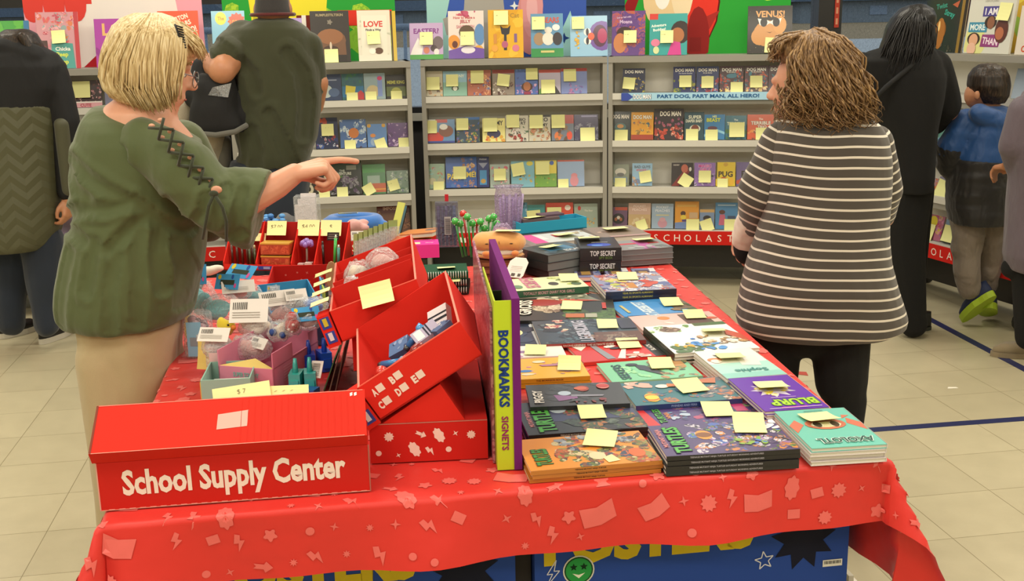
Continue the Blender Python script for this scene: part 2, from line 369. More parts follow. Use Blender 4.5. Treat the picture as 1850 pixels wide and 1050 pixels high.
# outside, at dusk
fabric('dry_grass', '#8f7a56', 1, 3, .1, .1, sheen=0); plain('asphalt', '#a3a7a6', .9); plain('siding', '#7c868c', .8); plain('roofing', '#3c4a58', .9); plain('rail_paint', '#7f8fa0', .5)
def ramp(x0, x1, y0, z0, y1, z1): return MB().hexa([(x0, y0, z0-.3), (x1, y0, z0-.3), (x1, y1, z1-.3), (x0, y1, z1-.3), (x0, y0, z0), (x1, y0, z0), (x1, y1, z1), (x0, y1, z1)])
struct(ramp(-40, 60, 7.95, -.1, 40, .85), 'ground_street', 'asphalt'); struct(ramp(-60, 90, 40, .85, 75, 1.42), 'ground_lawn', 'dry_grass')
def house(x, y, wd, dp, h, label, rh=2.6):
    t = thing('house', label, 'house', (x, y, 1.2))
    MB().box((x-wd/2, y, 1.2), (x+wd/2, y+dp, h)).build('wall', t, 'siding')
    r = MB(); o = .5
    r.add([(x-wd/2-o, y-o, h), (x+wd/2+o, y-o, h), (x+wd/2+o, y+dp+o, h), (x-wd/2-o, y+dp+o, h), (x-wd/4, y+dp/2, h+rh), (x+wd/4, y+dp/2, h+rh)], [(0, 1, 5, 4), (1, 2, 5), (2, 3, 4, 5), (3, 0, 4), (3, 2, 1, 0)]); r.build('roof', t, 'roofing')
    for k in range(3):
        wx = x-wd/2+wd*(k+.5)/3; MB().box((wx-.5, y-.05, 1.7), (wx+.5, y, 2.2)).build('window', t, 'rail_paint')
house(21.5, 66, 9, 7, 2.5, 'grey house with a hipped roof seen through the window at right', 2.2); house(9, 68, 10, 7, 2.5, 'grey blue house across the street, beside the dark window post', 2.2)
house(-6.5, 66, 7, 7, 2.4, 'grey blue gabled house seen between two poster boards', 1.6); house(-24, 68, 14, 7, 2.5, 'long dim house far behind the railing', 2.2)
fn = MB()
for k in range(60): fn.tube([(-12+k*.19, 13, -.1), (-12+k*.19, 13, 1.58)], .022, 5)
fn.tube([(-12, 13, 1.6), (-.7, 13, 1.6)], .035); fn.tube([(-12, 13, .5), (-.7, 13, .5)], .03)
tag(fn.build('railing', None, 'rail_paint'), 'pale metal railing outside the dark window', 'railing')

# ================================================================= DISPLAY CASES
SHZ = [1.412, 1.190, .905, .620, .352]       # heights of the five shelves of every case
def case(label, pa, pb, strip=True, n_w=0, name='display_case', za=None):
    a = Vector((pa[0], pa[1], 0)); b = Vector((pb[0], pb[1], 0)); x = (b-a).normalized(); y = Vector((-x.y, x.x, 0)); W = (b-a).length
    t = thing(name, label, 'display case', a, atan2(x.y, x.x)); T = t.matrix_world.copy(); DZ = .38
    def mb(): q = MB(); q.T = T; return q
    for sx in (0, W-.026): mb().box((sx, 0, .10), (sx+.026, DZ, 1.412)).build('side_panel', t, 'case_grey')
    mb().box((.026, .20, .30), (W-.026, .215, 1.40)).build('back_panel', t, 'back_panel')
    for k, z in enumerate(SHZ):
        q = mb(); f = .0 if k == 0 else .006
        bk = DZ if k == 0 else .20
        q.hexa([(.026, f, z-.014), (W-.026, f, z-.014), (W-.026, bk, z-.014), (.026, bk, z-.014), (.026, f, z-.002), (W-.026, f, z-.002), (W-.026, bk, z), (.026, bk, z)], mi=0)
        if k == 0: q.box((0, -.004, z-.036), (W, .0, z), mi=1); q.box((0, 0, z-.005), (W, DZ, z), mi=1)
        else: q.box((.026, -.002, z-.034), (W-.026, .006, z+.004), mi=0); q.box((.026, .004, z-.066), (W-.026, .018, z-.032), mi=1)
        q.build('shelf', t, ['shelf_white', 'case_grey'])
    mb().box((.03, .12, .10), (W-.03, DZ-.03, .28)).build('shade_block', t, 'black_metal')  # recessed black block standing in for the shadow under the open case
    for cx in (.07, W-.07):
        for cy in (.05, DZ-.05): mb().tube([(cx-.015, cy, .05), (cx+.015, cy, .05)], .05, 14).box((cx-.02, cy-.02, .05), (cx+.02, cy+.02, .102)).build('caster', t, 'dark_rubber')
    if strip:
        s = mb(); s.box((0, -.012, .268), (W, -.004, .352), '#c9231b'); s.box((W*.16, -.0125, .268), (W*.16+.004, -.012, .352), '#e8c8b8')
        for i_, ch in enumerate('SCHOLASTIC'): s.text(ch, W*.27+i_*.0645, .310, .042, .05, '#f2e6dc', 0, .0, M=frame((0, -.0125, 0), (1, 0, 0), (0, 0, 1)))
        F2 = frame((0, -.0125, 0), (1, 0, 0), (0, 0, 1))
        for bx in (W*.27-.095,): s.add([tuple(F2 @ Vector(p)) for p in ((bx, .297, 0), (bx+.024, .289, 0), (bx+.048, .297, 0), (bx+.048, .328, 0), (bx+.024, .320, 0), (bx, .328, 0))], [(0, 1, 4, 5), (1, 2, 3, 4)], '#f2e6dc')
        s.build('name_strip', t, 'printed_card', label='red strip with white lettering')
    return dict(t=t, T=T, a=pa, b=pb, W=W)
FL = lambda x, y, z: P(x, y, z)
def top_at(x, y): return tuple(P(x, y, SHZ[0]))[:2]
def cp(px_, py_, Y): p = PY(px_, py_, Y); return (p.x, p.y)
K_far = case('display case at far left under the pink board, beside the hooded coat', cp(73, 120, 6.35), cp(401, 114, 6.52))
K_l = case('display case behind the man in the dark cap, under the green board with yellow', cp(408, 114, 6.5), cp(741, 106, 6.67))
K_m = case('middle display case, under the blue poster board', cp(759, 109, 6.80), cp(1097, 103, 6.80))
K_r = case('display case with the blue banner, behind the woman in stripes', cp(1099, 103, 6.80), cp(1440, 95, 6.62))
_a = Vector(cp(1680, 90, 6.32)); _b = Vector(cp(1850, 95, 5.66)); _d = (_b-_a).normalized()
K_x = case('display case at the right wall, beyond the woman in black and the child', tuple(_a-_d*.36), tuple(_a+_d*.86))
K_ll = case('display case at the left edge of the view, behind the hooded coat', cp(-250, 126, 6.15), cp(68, 120, 6.33))
# short banner on the case behind the striped woman
def casemb(K): q = MB(); q.T = K['T']; return q
q = casemb(K_r); F2 = frame((0, -.0135, 0), (1, 0, 0), (0, 0, 1))
def q2(mb, F, pts, col, mi=0): mb.add([tuple(F @ Vector(p)) for p in pts], [tuple(range(len(pts)))], col, mi)
q.box((.08, -.012, 1.150), (1.12, -.004, 1.196), '#a9d3ea')
q2(q, F2, [(.08, 1.150, 0), (.12, 1.150, 0), (.15, 1.173, 0), (.12, 1.196, 0), (.08, 1.196, 0)], '#4456a8')
q.text('DOG MAN', .205, 1.173, .031, .11, '#27314d', 0, .05, M=F2); q.text('DOG MAN', .205, 1.173, .029, .105, '#ffffff', .0004, .02, M=F2)
q.text('PART DOG, PART MAN, ALL HERO!', .595, 1.173, .026, .60, '#2f5f95', 0, .03, M=F2, fill=True)
tag(q.build('shelf_banner', None, 'printed_card'), 'pale blue banner reading PART DOG, PART MAN, ALL HERO! on the shelf edge', 'banner', None)

# ================================================================= PRINTED COVERS
def star(cx, cy, r, n, k=.5, ph=0): return [(cx+(r if i % 2 == 0 else r*k)*cos(pi*i/n+ph), cy+(r if i % 2 == 0 else r*k)*sin(pi*i/n+ph)) for i in range(2*n)]
def paint(mb, w, h, ops, z, M=None):
    T = mb.T
    if M is not None: mb.T = T @ M
    for i, op in enumerate(ops):
        zz = z+.00025*(i+1); k = op[0]
        if k == 't':
            _, s, cx, cy, ht, wf, col = op[:7]; rot = op[7] if len(op) > 7 else 0
            if len(op) > 8: mb.text(s, cx*w, cy*h, ht*h*1.12, wf*w*1.04, op[8], zz, .07, rot=radians(rot)); zz += .00012
            mb.text(s, cx*w, cy*h, ht*h, wf*w, col, zz, .03, rot=radians(rot))
        elif k == 'e':
            _, cx, cy, rx, ry, col = op; mb.add([(min(max(w*(cx+rx*cos(2*pi*j/16)), 0), w), min(max(h*cy+w*ry*sin(2*pi*j/16), 0), h), zz) for j in range(16)], [tuple(range(16))], col)
        elif k == 'r': _, x0, y0, x1, y1, col = op; mb.add([(x0*w, y0*h, zz), (x1*w, y0*h, zz), (x1*w, y1*h, zz), (x0*w, y1*h, zz)], [(0, 1, 2, 3)], col)
        elif k == 'p': mb.add([(x*w, y*h, zz) for x, y in op[1]], [tuple(range(len(op[1])))], op[2])
        elif k == 's':
            _, cx, cy, r, n_, col = op[:6]; pts = star(cx*w, cy*h, r*w, n_, op[6] if len(op) > 6 else .6); L = len(pts)
            mb.add([(x, y, zz) for x, y in pts]+[(cx*w, cy*h, zz)], [(j, (j+1) % L, L) for j in range(L)], col)
        elif k == 'b':      # scattered blobs of artwork
            _, seed, x0, y0, x1, y1, nn, r, cols = op; r *= .78; nn = int(nn*1.5); nn2 = nn; R = random.Random(seed)
            for j in range(nn):
                cx = R.uniform(x0, x1)*w; cy = R.uniform(y0, y1)*h; a = R.uniform(.4, 1)*r*w; bb = a*R.uniform(.35, 1); ph = R.uniform(0, 6); c = (R.choice(cols), R.choice(cols), R.choice(cols)) if len(cols) > 2 else R.choice(cols); L = 9
                pts = []
                for u in range(L):
                    t_ = 2*pi*u/L; rr = R.uniform(.75, 1.15); px_ = a*rr*cos(t_); py_ = bb*rr*sin(t_); X = cx+px_*cos(ph)-py_*sin(ph); Y = cy+px_*sin(ph)+py_*cos(ph)
                    pts.append((min(max(X, 0), w), min(max(Y, 0), h), zz+.0002*j/nn2))
                mb.add(pts, [tuple(range(L))], c)
    mb.T = T
NOTE = ('#ecE78f', '#ece896', '#e6e08a')
def note_mesh(mb, cx, cy, z, s=.07, rot=0, text=None, curl=.012, col=None, w=None, ink='#7d7a52'):
    w = w or s; T = mb.T; mb.T = T @ Matrix.Translation((cx, cy, z)) @ Matrix.Rotation(rot, 4, 'Z')
    n = 5; v = []; f = []
    for i in range(n+1):
        t = i/n; y = s/2-s*t; zz = .0006+curl*t**2.2
        v += [(-w/2, y, zz), (w/2, y, zz+.0015*t)]
    for i in range(n): f.append((2*i, 2*i+2, 2*i+3, 2*i+1))
    off = len(v); v += [(a, b_, c-.0004) for a, b_, c in v]; f += [tuple(off+q for q in reversed(g)) for g in f[:n]]
    mb.add(v, f, col or '#e9e9a4')
    if text: mb.text(text, 0, .004, s*.3, w*.8, ink, .0018, -.005)
    else:
        for k in range(3):
            mb.add([(-w*.25+k*w*.17, .001, .0016), (-w*.25+k*w*.17+.003, .001, .0016), (-w*.2+k*w*.17+.003, s*.14, .0016), (-w*.2+k*w*.17, s*.14, .0016)], [(0, 1, 2, 3)], '#b5ae78')
    mb.T = T
def book(name, label, cat, M, w, h, t, base, ops=(), spine=None, note=None, group=None, pages='#d9d3c6', spine_text=None, ft=None, mat='printed_gloss', back=None, nk=1.06):
    o = thing(name, label, cat, M=M, group=group)
    c = MB(); ct = .0012; c.box((0, 0, t-ct), (w, h, t), base); c.box((0, 0, 0), (w, h, ct), back or base); c.box((-.0008, 0, 0), (.0008, h, t), spine or base)
    paint(c, w, h, ops, t)
    if spine_text: s_, col = spine_text; c.text(s_, h*.45, t/2, t*.45, h*.7, col, 0, .02, M=frame((-.0012, h, 0), (0, -1, 0), (0, 0, 1)))
    if ft: c.box((0, -.0004, 0), (w, .0004, t), base); c.text(ft[0], w*.55, t*.58, t*.42, w*.62, ft[1], 0, .03, M=frame((0, -.0008, 0), (1, 0, 0), (0, 0, 1)), fill=True); c.text(ft[2], w*.62, t*.22, t*.2, w*.4, '#5c7a34', 0, .02, M=frame((0, -.0008, 0), (1, 0, 0), (0, 0, 1)))
    c.build('cover', o, mat, local=True)
    if t > .003: MB().box((.0008, .0015, ct), (w-.002, h-.0015, t-ct), pages).build('pages', o, 'matte', local=True)
    if note:
        cx, cy = note[0]*w, note[1]*h; rot = radians(note[2] if len(note) > 2 else 0); q = MB()
        note_mesh(q, cx, cy, t+.004, (note[4] if len(note) > 4 else .062)*nk, rot, note[3] if len(note) > 3 else None, note[5] if len(note) > 5 else .010)
        q.build('price_note', o, 'matte', local=True, label='pale yellow sticky price note')
    return o
def shelf_book(K, row, xl, xr, yt, yb, label, base, ops=(), note=None, cat='book', name='picture_book', t=.008, tilt=12, off=.06, ypos=None, group=None, **kw):
    z = SHZ[row]+.0015; lean = radians(tilt)
    A = VP(xl, yb, K['a'], K['b'], off); B = VP(xr, yb, K['a'], K['b'], off); x = Vector((B.x-A.x, B.y-A.y, 0)); wd = x.length; x.normalize(); yv = Vector((-x.y, x.x, 0))
    Tt = VP((xl+xr)/2, yt, K['a'], K['b'], off+.045); hgt = max(.05, (Tt.z-z)/cos(lean))
    up = (Vector((0, 0, 1))*cos(lean)+yv*sin(lean)).normalized()
    if row: hgt = min(hgt, (SHZ[row-1]-.07-z)/cos(lean))
    bot = Vector((A.x, A.y, z)); nrm = x.cross(up)
    M = frame(bot-nrm*t+Vector((0, 0, 0)), x, up); M2 = M.copy()
    lo = min((M2 @ Vector((0, 0, 0))).z, (M2 @ Vector((0, 0, t))).z); M2[2][3] += z-lo
    return book(name, label, cat, M2, wd, hgt, t, base, ops, note=note, group=group, **kw)
exec_after = []

# ---- header boards standing on the cases
def board(K, x0, x1, h, label, base, ops, off=.28):
    t = thing('poster_board', label, 'poster board', M=K['T'] @ Matrix.Translation((x0, off, SHZ[0]+.0005)))
    q = MB(); w_ = x1-x0; M = frame((0, 0, 0), (1, 0, 0), (0, 0, 1)); q.T = M; q.box((0, 0, -.012), (w_, h, 0), base); paint(q, w_, h, ops, 0); q.build('panel', t, 'printed_card', local=True)
    q = MB()
    for fx in (.2*w_, .75*w_): q.add([(fx, .013, 0), (fx, .075, 0), (fx, .013, .28), (fx+.006, .013, 0), (fx+.006, .075, 0), (fx+.006, .013, .28)], [(0, 1, 2), (5, 4, 3), (0, 3, 4, 1), (1, 4, 5, 2), (2, 5, 3, 0)], '#8c7352')
    q.build('easel_foot', t, 'cardboard', local=True)
board(K_far, -.12, .88, .50, 'pink poster board with a big white disc and red scallops, at far left', '#e8a5b4', [
    ('e', .56, .62, .30, .9, '#e9e3dc'), ('r', 0, .72, .38, 1, '#d8453c'), ('e', .05, .72, .06, .1, '#d8453c'), ('e', .17, .72, .06, .1, '#d8453c'), ('e', .29, .72, .06, .1, '#d8453c'),
    ('p', [(.30, .0), (.6, .0), (.60, .2), (.46, .28)], '#b4242c'), ('e', .46, .28, .06, .1, '#2b1b1d'), ('e', .46, .28, .048, .1, '#eadfdc')])
board(K_l, -.02, 1.0, .50, 'green poster board with a big yellow block, behind the man in the dark cap', '#2f9a3c', [
    ('b', 5, .0, 0, .95, .55, 9, .16, ['#86bd3a', '#7fb238', '#a9cc3e']), ('p', [(.18, .1), (.56, .02), (.62, 1), (.14, 1)], '#e3d53a'), ('e', .30, .1, .03, .1, '#b9b030'), ('e', .58, .30, .045, .1, '#a3a232'), ('e', .2, .45, .03, .1, '#b9b030'),
    ('r', .42, .28, .50, .55, '#6e2a22'), ('r', .45, .42, .475, .55, '#e8e2d8'), ('r', .66, .42, .98, .60, '#d83a2b')])
board(K_m, .03, 1.02, .50, 'blue poster board with grey and pink shapes, on the middle case', '#3f5cae', [
    ('p', [(0, 0), (.16, 0), (.12, .5), (.18, 1), (0, 1)], '#9fcfca'), ('p', [(.10, .48), (.28, .62), (.46, .52), (.46, .3), (.12, .28)], '#a29f98'), ('e', .36, .5, .13, .3, '#a5a29b'), ('r', .38, .1, .5, .3, '#8f8c86'),
    ('e', .64, .42, .08, .2, '#d08c8c'), ('e', .66, .62, .07, .2, '#d8979a'), ('e', .66, .58, .035, .1, '#e3aeb0'), ('p', [(.78, .0), (.84, .3), (.90, .55), (.93, .3), (.98, 0)], '#9fd2cf'), ('s', .55, .62, .03, 4, '#dfe6e6', .35), ('s', .86, .22, .035, 4, '#24417e', .4), ('r', .72, .78, 1, .9, '#dd3a2c')])
board(K_r, .08, 1.08, .50, 'green poster board with a large red and cream shape, on the right-hand middle case', '#2f9b38', [
    ('p', [(.55, .62), (.7, .72), (.86, .62), (1, .66), (1, 1), (.5, 1)], '#c4e04a'), ('e', .68, .42, .12, .3, '#2f9b38'), ('p', [(.02, .3), (.1, .75), (.2, 1), (.1, 1), (0, .6)], '#8f1f22'),
    ('e', .38, .62, .20, .3, '#5c1512'), ('e', .38, .62, .19, .3, '#d8382b'), ('p', [(.38, .28), (.52, .3), (.58, .52), (.5, .45)], '#a3302a'), ('e', .22, .72, .11, .2, '#e2c596'), ('e', .23, .74, .05, .1, '#eeeae0'), ('e', .35, .80, .07, .2, '#e8d3ae'), ('e', .45, .17, .07, .2, '#8c2523'), ('r', .40, .03, .47, .2, '#7e2321')])
board(K_x, .30, .90, .34, 'yellow and dark poster board at the right edge, behind the display copies', '#c7a13a', [('r', 0, 0, .2, 1, '#2a1a33'), ('b', 3, .2, .3, 1, 1, 6, .2, ['#d8c04a', '#8fb04a'])], off=.29)

# ---- books and packs on the shelves
K = K_ll; S = shelf_book
S(K_ll, 0, -8, 57, 38, 118, 'green picture book behind the hooded head at far left', '#3f9a3a', [('b', 1, 0, .4, .8, 1, 6, .3, ['#57ab3c', '#2f8a3a']), ('r', .85, 0, 1, 1, '#2e6f9c')], (.25, .62))
S(K_far, 0, 70, 146, 22, 117, 'pink and teal picture book reading Chicka Peep Peep', '#c98f98', [('b', 2, 0, .45, 1, 1, 26, .13, ['#cf5a66', '#b7465a', '#8fa0a0', '#e2a6ac', '#d27a55']), ('p', [(.12, 0), (.28, 0), (.24, .5), (.1, .5)], '#4a2f2c'), ('b', 8, 0, .2, .3, .45, 6, .12, ['#d98090', '#6e2f38']), ('p', [(.3, 0), (.88, 0), (.84, .44), (.34, .48)], '#4a9a92'), ('r', .9, 0, 1, 1, '#b83640'), ('t', 'Chicka', .6, .35, .07, .36, '#eef0e6'), ('t', 'Peep', .58, .24, .10, .42, '#d7e04e'), ('t', 'Peep', .58, .11, .10, .42, '#d7e04e')], (.52, .56, 3, '£', .07), tilt=10)
S(K_far, 0, 175, 262, 34, 118, 'magenta picture book with gold letters, half hidden by blond hair', '#a53aa0', [('t', 'LO', .38, .78, .26, .45, '#dcae6a'), ('t', 'L', .42, .5, .22, .3, '#d0a070'), ('b', 4, 0, .2, .4, .4, 8, .1, ['#d98a6a', '#8a2b86'])], tilt=10)
S(K_far, 0, 290, 363, 20, 112, 'orange picture book reading NO!, behind the blond hair', '#e0502a', [('t', 'HORTON', .50, .86, .09, .5, '#f0e4cc', 18), ('t', 'HEARS', .62, .76, .09, .4, '#f0e4cc', 18), ('t', 'WHO!', .75, .64, .12, .4, '#f4ecd8', 18)], tilt=10)
S(K_l, 0, 386, 446, 20, 108, 'light blue picture book reading The LORAX, left of the man in the cap', '#7fb6cf', [('e', .28, .86, .17, .2, '#e4d23c'), ('s', .76, .80, .28, 12, '#cf4a2c', .8), ('t', 'The', .28, .86, .07, .2, '#a88a1c'), ('t', 'LORAX', .76, .78, .1, .42, '#eaa048'), ('b', 6, 0, 0, 1, .3, 8, .12, ['#8fae5a', '#c98aa0'])], tilt=12)
S(K_l, 0, 523, 549, 33, 108, 'purple picture book peeking out right of the man in the cap', '#8d6fb0', [('e', .5, .72, .3, .2, '#e6dfe6'), ('e', .7, .6, .2, .1, '#d8c9d4')])
S(K_l, 0, 564, 634, 20, 106, 'black picture book with a brown hill shape on the cover', '#2a2523', [('t', 'RUMPLESTILTSKIN', .5, .92, .05, .82, '#9c8f6a'), ('e', .5, .42, .40, .3, '#6e4a31'), ('p', [(.1, .1), (.9, .1), (.88, .45), (.12, .45)], '#6b4a33'), ('e', .5, .5, .33, .2, '#8a5a38'), ('e', .5, .25, .2, .1, '#40291f'), ('r', .1, 0, .9, .14, '#241f1e'), ('s', .5, .78, .08, 5, '#7b7468'), ('e', .5, .32, .03, .1, '#c9b9a4')], (.5, .12, 0, '22.00', .075, .012), tilt=10)
S(K_l, 0, 649, 708, 19, 107, 'cream picture book reading LOVE Finds a Way', '#d9d4c2', [('b', 9, 0, 0, 1, 1, 14, .12, ['#cfcdb9', '#b8b9a2', '#c8c4b0']), ('p', [(.1, .12), (.88, .12), (.9, .9), (.12, .9)], '#e0dbc9'), ('t', 'LOVE', .48, .73, .12, .68, '#c9352f'), ('t', 'Finds a Way', .48, .61, .06, .66, '#3a3733'), ('e', .62, .2, .13, .1, '#5c3f2c'), ('e', .42, .2, .1, .1, '#efe9da'), ('r', 0, 0, 1, .12, '#e3dccb')], (.47, .46, 2, '21.00', .072), tilt=9, t=.012)
S(K_l, 0, 709, 718, 20, 105, 'thin yellow book edge beside the LOVE book', '#c9ab2e', [('r', 0, 0, .3, 1, '#3b2b1a')], tilt=9)
S(K_m, 0, 741, 801, 42, 104, 'lilac picture book reading EASTER?', '#b79cc4', [('t', 'EASTER?', .5, .78, .15, .82, '#7a2a83'), ('p', [(0, .1), (.35, .1), (.4, .35), (.25, .6), (.08, .3)], '#e8e4e0'), ('e', .85, .45, .16, .2, '#6b5e62'), ('e', .72, .3, .1, .1, '#4a3a3a'), ('e', .5, .25, .09, .1, '#c8765c'), ('e', .8, .2, .08, .1, '#e4dcd8'), ('r', 0, 0, 1, .13, '#3f9a3a')], (.5, .57, 0, '7.00', .074), tilt=10)
S(K_m, 0, 811, 875, 20, 104, 'cream and purple picture book reading JELLY SANDWICH', '#ddd0c8', [('b', 12, 0, .9, 1, 1, 5, .15, ['#a83a5a', '#b85070']), ('t', 'Not', .3, .92, .05, .2, '#c8505a'), ('t', 'How to Make a', .45, .86, .055, .7, '#c05a60'), ('t', 'JELLY', .48, .77, .09, .36, '#b03a4a'), ('t', 'SANDWICH', .48, .67, .07, .5, '#c8848c'), ('e', .15, .35, .17, .2, '#d98f30'), ('e', .18, .3, .08, .1, '#5c2a1c'), ('e', .88, .5, .15, .3, '#5a86b8'), ('e', .52, .55, .22, .2, '#5a4632'), ('e', .85, .2, .12, .1, '#d9a03a'), ('p', [(0, 0), (1, 0), (1, .2), (.5, .27), (0, .17)], '#6a4aa0'), ('e', .55, .18, .2, .1, '#ded8e0')], (.53, .42, 0, '18.00', .078), tilt=10)
S(K_m, 0, 883, 946, 18, 103, 'yellow picture book with a black cat shape', '#dba81e', [('b', 13, 0, 0, 1, 1, 10, .25, ['#e6b834', '#d39a14']), ('t', 'Cat', .76, .88, .10, .28, '#a8802a'), ('p', [(.34, .68), (.42, .62), (.56, .62), (.64, .68), (.60, .50), (.50, .47), (.38, .5)], '#2a2a33'), ('p', [(.45, .48), (.52, .48), (.53, .16), (.44, .16)], '#2c2c38'), ('r', .15, .3, .24, .5, '#c98a3a'), ('r', .74, .32, .82, .5, '#7a5a8c'), ('e', .78, .2, .1, .1, '#d0768c'), ('e', .18, .2, .09, .1, '#e0a040'), ('e', .47, .28, .09, .1, '#b05a7a')], (.37, .83, 0, '9.00', .082), tilt=10)
S(K_m, 0, 960, 1018, 25, 101, 'blue and green picture book reading BEARS', '#5f93b8', [('r', 0, 0, 1, .2, '#2f8a4a'), ('t', 'BEARS', .62, .85, .13, .52, '#c8503a'), ('e', .25, .42, .17, .2, '#a08466'), ('e', .53, .42, .18, .2, '#e4ddd0'), ('e', .54, .62, .12, .1, '#e4ddd0'), ('e', .82, .42, .15, .2, '#35343a'), ('e', .78, .68, .12, .1, '#dfe6e6'), ('r', .3, .1, .72, .15, '#c8c27a')], (.23, .78, 0, '7.00', .074), tilt=10)
S(K_m, 0, 1031, 1098, 29, 99, 'blue picture book with a big purple mouth on its side', '#8fbcd8', [('e', .85, .5, .36, .4, '#6d4d9c'), ('e', .80, .5, .2, .3, '#4a1c3c'), ('e', .86, .5, .13, .2, '#a82c5c'), ('e', .46, .6, .1, .1, '#eceae4'), ('e', .46, .38, .1, .1, '#eceae4'), ('e', .46, .6, .04, .1, '#20202c'), ('e', .46, .38, .04, .1, '#20202c'), ('e', .56, .49, .09, .1, '#df5b3a'), ('b', 2, .14, .2, .24, .62, 9, .07, ['#d8b43a', '#c99a2c'])], (.21, .82, 0, '16.00', .07), tilt=12)
S(K_r, 0, 1105, 1165, 20, 98, 'purple and orange picture book reading Moana', '#5c3a7e', [('b', 3, 0, 0, 1, 1, 16, .3, ['#6a4288', '#8c4a7a', '#b0563f', '#4a3070']), ('t', 'Moana', .42, .76, .08, .44, '#c9b0d0'), ('e', .38, .5, .24, .2, '#3a2420'), ('e', .25, .28, .2, .3, '#c07a4a'), ('t', 'Let us Sail with', .36, .86, .04, .5, '#c9b0d0', 4)], (.55, .42, 0, '17.00', .072), tilt=10)
S(K_r, 0, 1173, 1241, 25, 97, 'teal picture book reading Adventure Buddies, with a dark-haired child on it', '#2f9a98', [('p', [(0, .88), (.26, 1), (0, 1)], '#c8372f'), ('r', 0, .86, .22, 1, '#c8372f'), ('t', 'Adventure', .24, .72, .07, .4, '#e3f0e6', 6), ('t', 'Buddies!', .26, .62, .07, .34, '#e3f0e6', 6), ('e', .82, .55, .26, .3, '#2a1c1c'), ('e', .74, .48, .18, .2, '#a8683c'), ('p', [(.48, 0), (.85, 0), (.82, .3), (.6, .34)], '#c83a8c'), ('e', .16, .3, .12, .1, '#d87a9a'), ('e', .18, .12, .08, .1, '#cfd8a0')], (.46, .44, 0, '17.00', .072), tilt=10)
S(K_r, 0, 1350, 1430, 11, 91, 'black picture book reading VENUS! with a potato in white sunglasses', '#26231f', [('b', 44, 0, 0, 1, 1, 12, .01, ['#c9b98c']), ('t', 'VENUS!', .5, .83, .14, .74, '#d9a066'), ('e', .46, .42, .33, .3, '#c98f52'), ('e', .72, .6, .15, .2, '#cf9656'), ('e', .28, .36, .2, .2, '#c78d50'), ('p', [(.22, .74), (.44, .70), (.50, .67), (.56, .70), (.76, .74), (.72, .62), (.62, .57), (.52, .63), (.48, .63), (.38, .57), (.27, .60)], '#eeeadf'), ('e', .36, .655, .08, .1, '#1d1a18'), ('e', .64, .655, .08, .1, '#1d1a18'), ('p', [(.42, .46), (.5, .43), (.56, .46), (.5, .445)], '#6a4526')], (.57, .17, -4, None, .085), tilt=8, t=.012)
# row below the top, left to right
S(K_far, 1, 103, 129, 148, 205, 'hot pink book half behind the hooded coat on the upper shelf', '#c8285c', [('b', 1, 0, 0, 1, .5, 4, .3, ['#e8d8d8'])])
S(K_far, 1, 127, 187, 138, 208, 'dark spiral notebook with CUTE lettering on pink', '#3a2a2c', [('b', 7, .05, .2, 1, 1, 40, .06, ['#b88a90', '#8c4a50', '#d8b8b0', '#5c3a36']), ('r', 0, 0, 1, .17, '#d8a0a8'), ('t', 'CUTE', .5, .08, .12, .8, '#a8283c'), ('r', 0, .17, 1, .22, '#e8e0dc')], (.4, .66, 0, None, .09))
S(K_far, 1, 192, 240, 150, 205, 'dull blue book behind the blond woman on the upper shelf', '#7a7a94')
S(K_l, 1, 578, 618, 125, 177, 'dark blue pack with a white cloud shape, beside the man in the cap', '#22375c', [('e', .3, .35, .3, .3, '#b8c4c0'), ('e', .65, .3, .25, .2, '#4a6288'), ('r', 0, .75, .8, .8, '#8a94a8')])
S(K_l, 1, 619, 658, 118, 177, 'tall teal book with a yellow square and a red tag', '#1f5a62', [('b', 3, 0, .6, 1, 1, 8, .2, ['#2b6a4a', '#1e5260']), ('r', 0, .1, 1, .52, '#1f6a96'), ('p', [(.14, .22), (.55, .14), (.64, .5), (.18, .56)], '#d2c43e'), ('p', [(.66, 0), (1, 0), (1, .24), (.86, .36), (.7, .26)], '#b8343c')], (.45, .06, 0))
S(K_l, 1, 659, 697, 129, 176, 'clear blister pack of markers on the upper shelf', '#8fa6ac', [('e', .4, .3, .3, .3, '#c8b88a'), ('r', .64, .1, .86, .9, '#7a8fc8'), ('e', .75, .8, .12, .1, '#c83a6a')], (.3, .08, 0), cat='pack', name='blister_pack')
S(K_l, 1, 699, 734, 135, 176, 'black book reading MEME KING', '#1f1e1c', [('t', 'MEME KING', .5, .68, .14, .9, '#b9b84a'), ('r', 0, .1, 1, .5, '#5c6a38'), ('e', .5, .3, .25, .2, '#a8aa4a')], (.5, .08, 0))
S(K_m, 1, 766, 800, 129, 171, 'cream book with small animals, first on the upper middle shelf', '#b9b096', [('b', 5, 0, 0, 1, .5, 9, .2, ['#5c4a36', '#c9a878', '#8c6a4a'])], (.5, .5, 0, None, .075))
S(K_m, 1, 801, 844, 129, 171, 'blue green beach book with a small eye, upper middle shelf', '#7fae9c', [('r', 0, .55, 1, 1, '#88b4c8'), ('e', .5, .3, .16, .1, '#3a4a36'), ('e', .5, .3, .09, .1, '#d8d8c8'), ('t', 'SUNNY', .62, .8, .12, .55, '#e4ecd8')], (.38, .62, 0, None, .07))
S(K_m, 1, 845, 887, 127, 171, 'rust book crowded with little animals, upper middle shelf', '#a8604a', [('b', 6, 0, 0, 1, .75, 22, .14, ['#c88a6a', '#5a6a9c', '#d8c4a8', '#8c3a30', '#e0a060'])], (.42, .72, 0, None, .075))
S(K_m, 1, 890, 930, 121, 171, 'tilted grey book leaning between its neighbours, upper middle shelf', '#8a7e72', [('r', 0, .85, 1, 1, '#8c3028'), ('b', 7, 0, 0, 1, .5, 10, .16, ['#d8d0c4', '#4a2f2a', '#8c7464'])], (.5, .58, -8, None, .07))
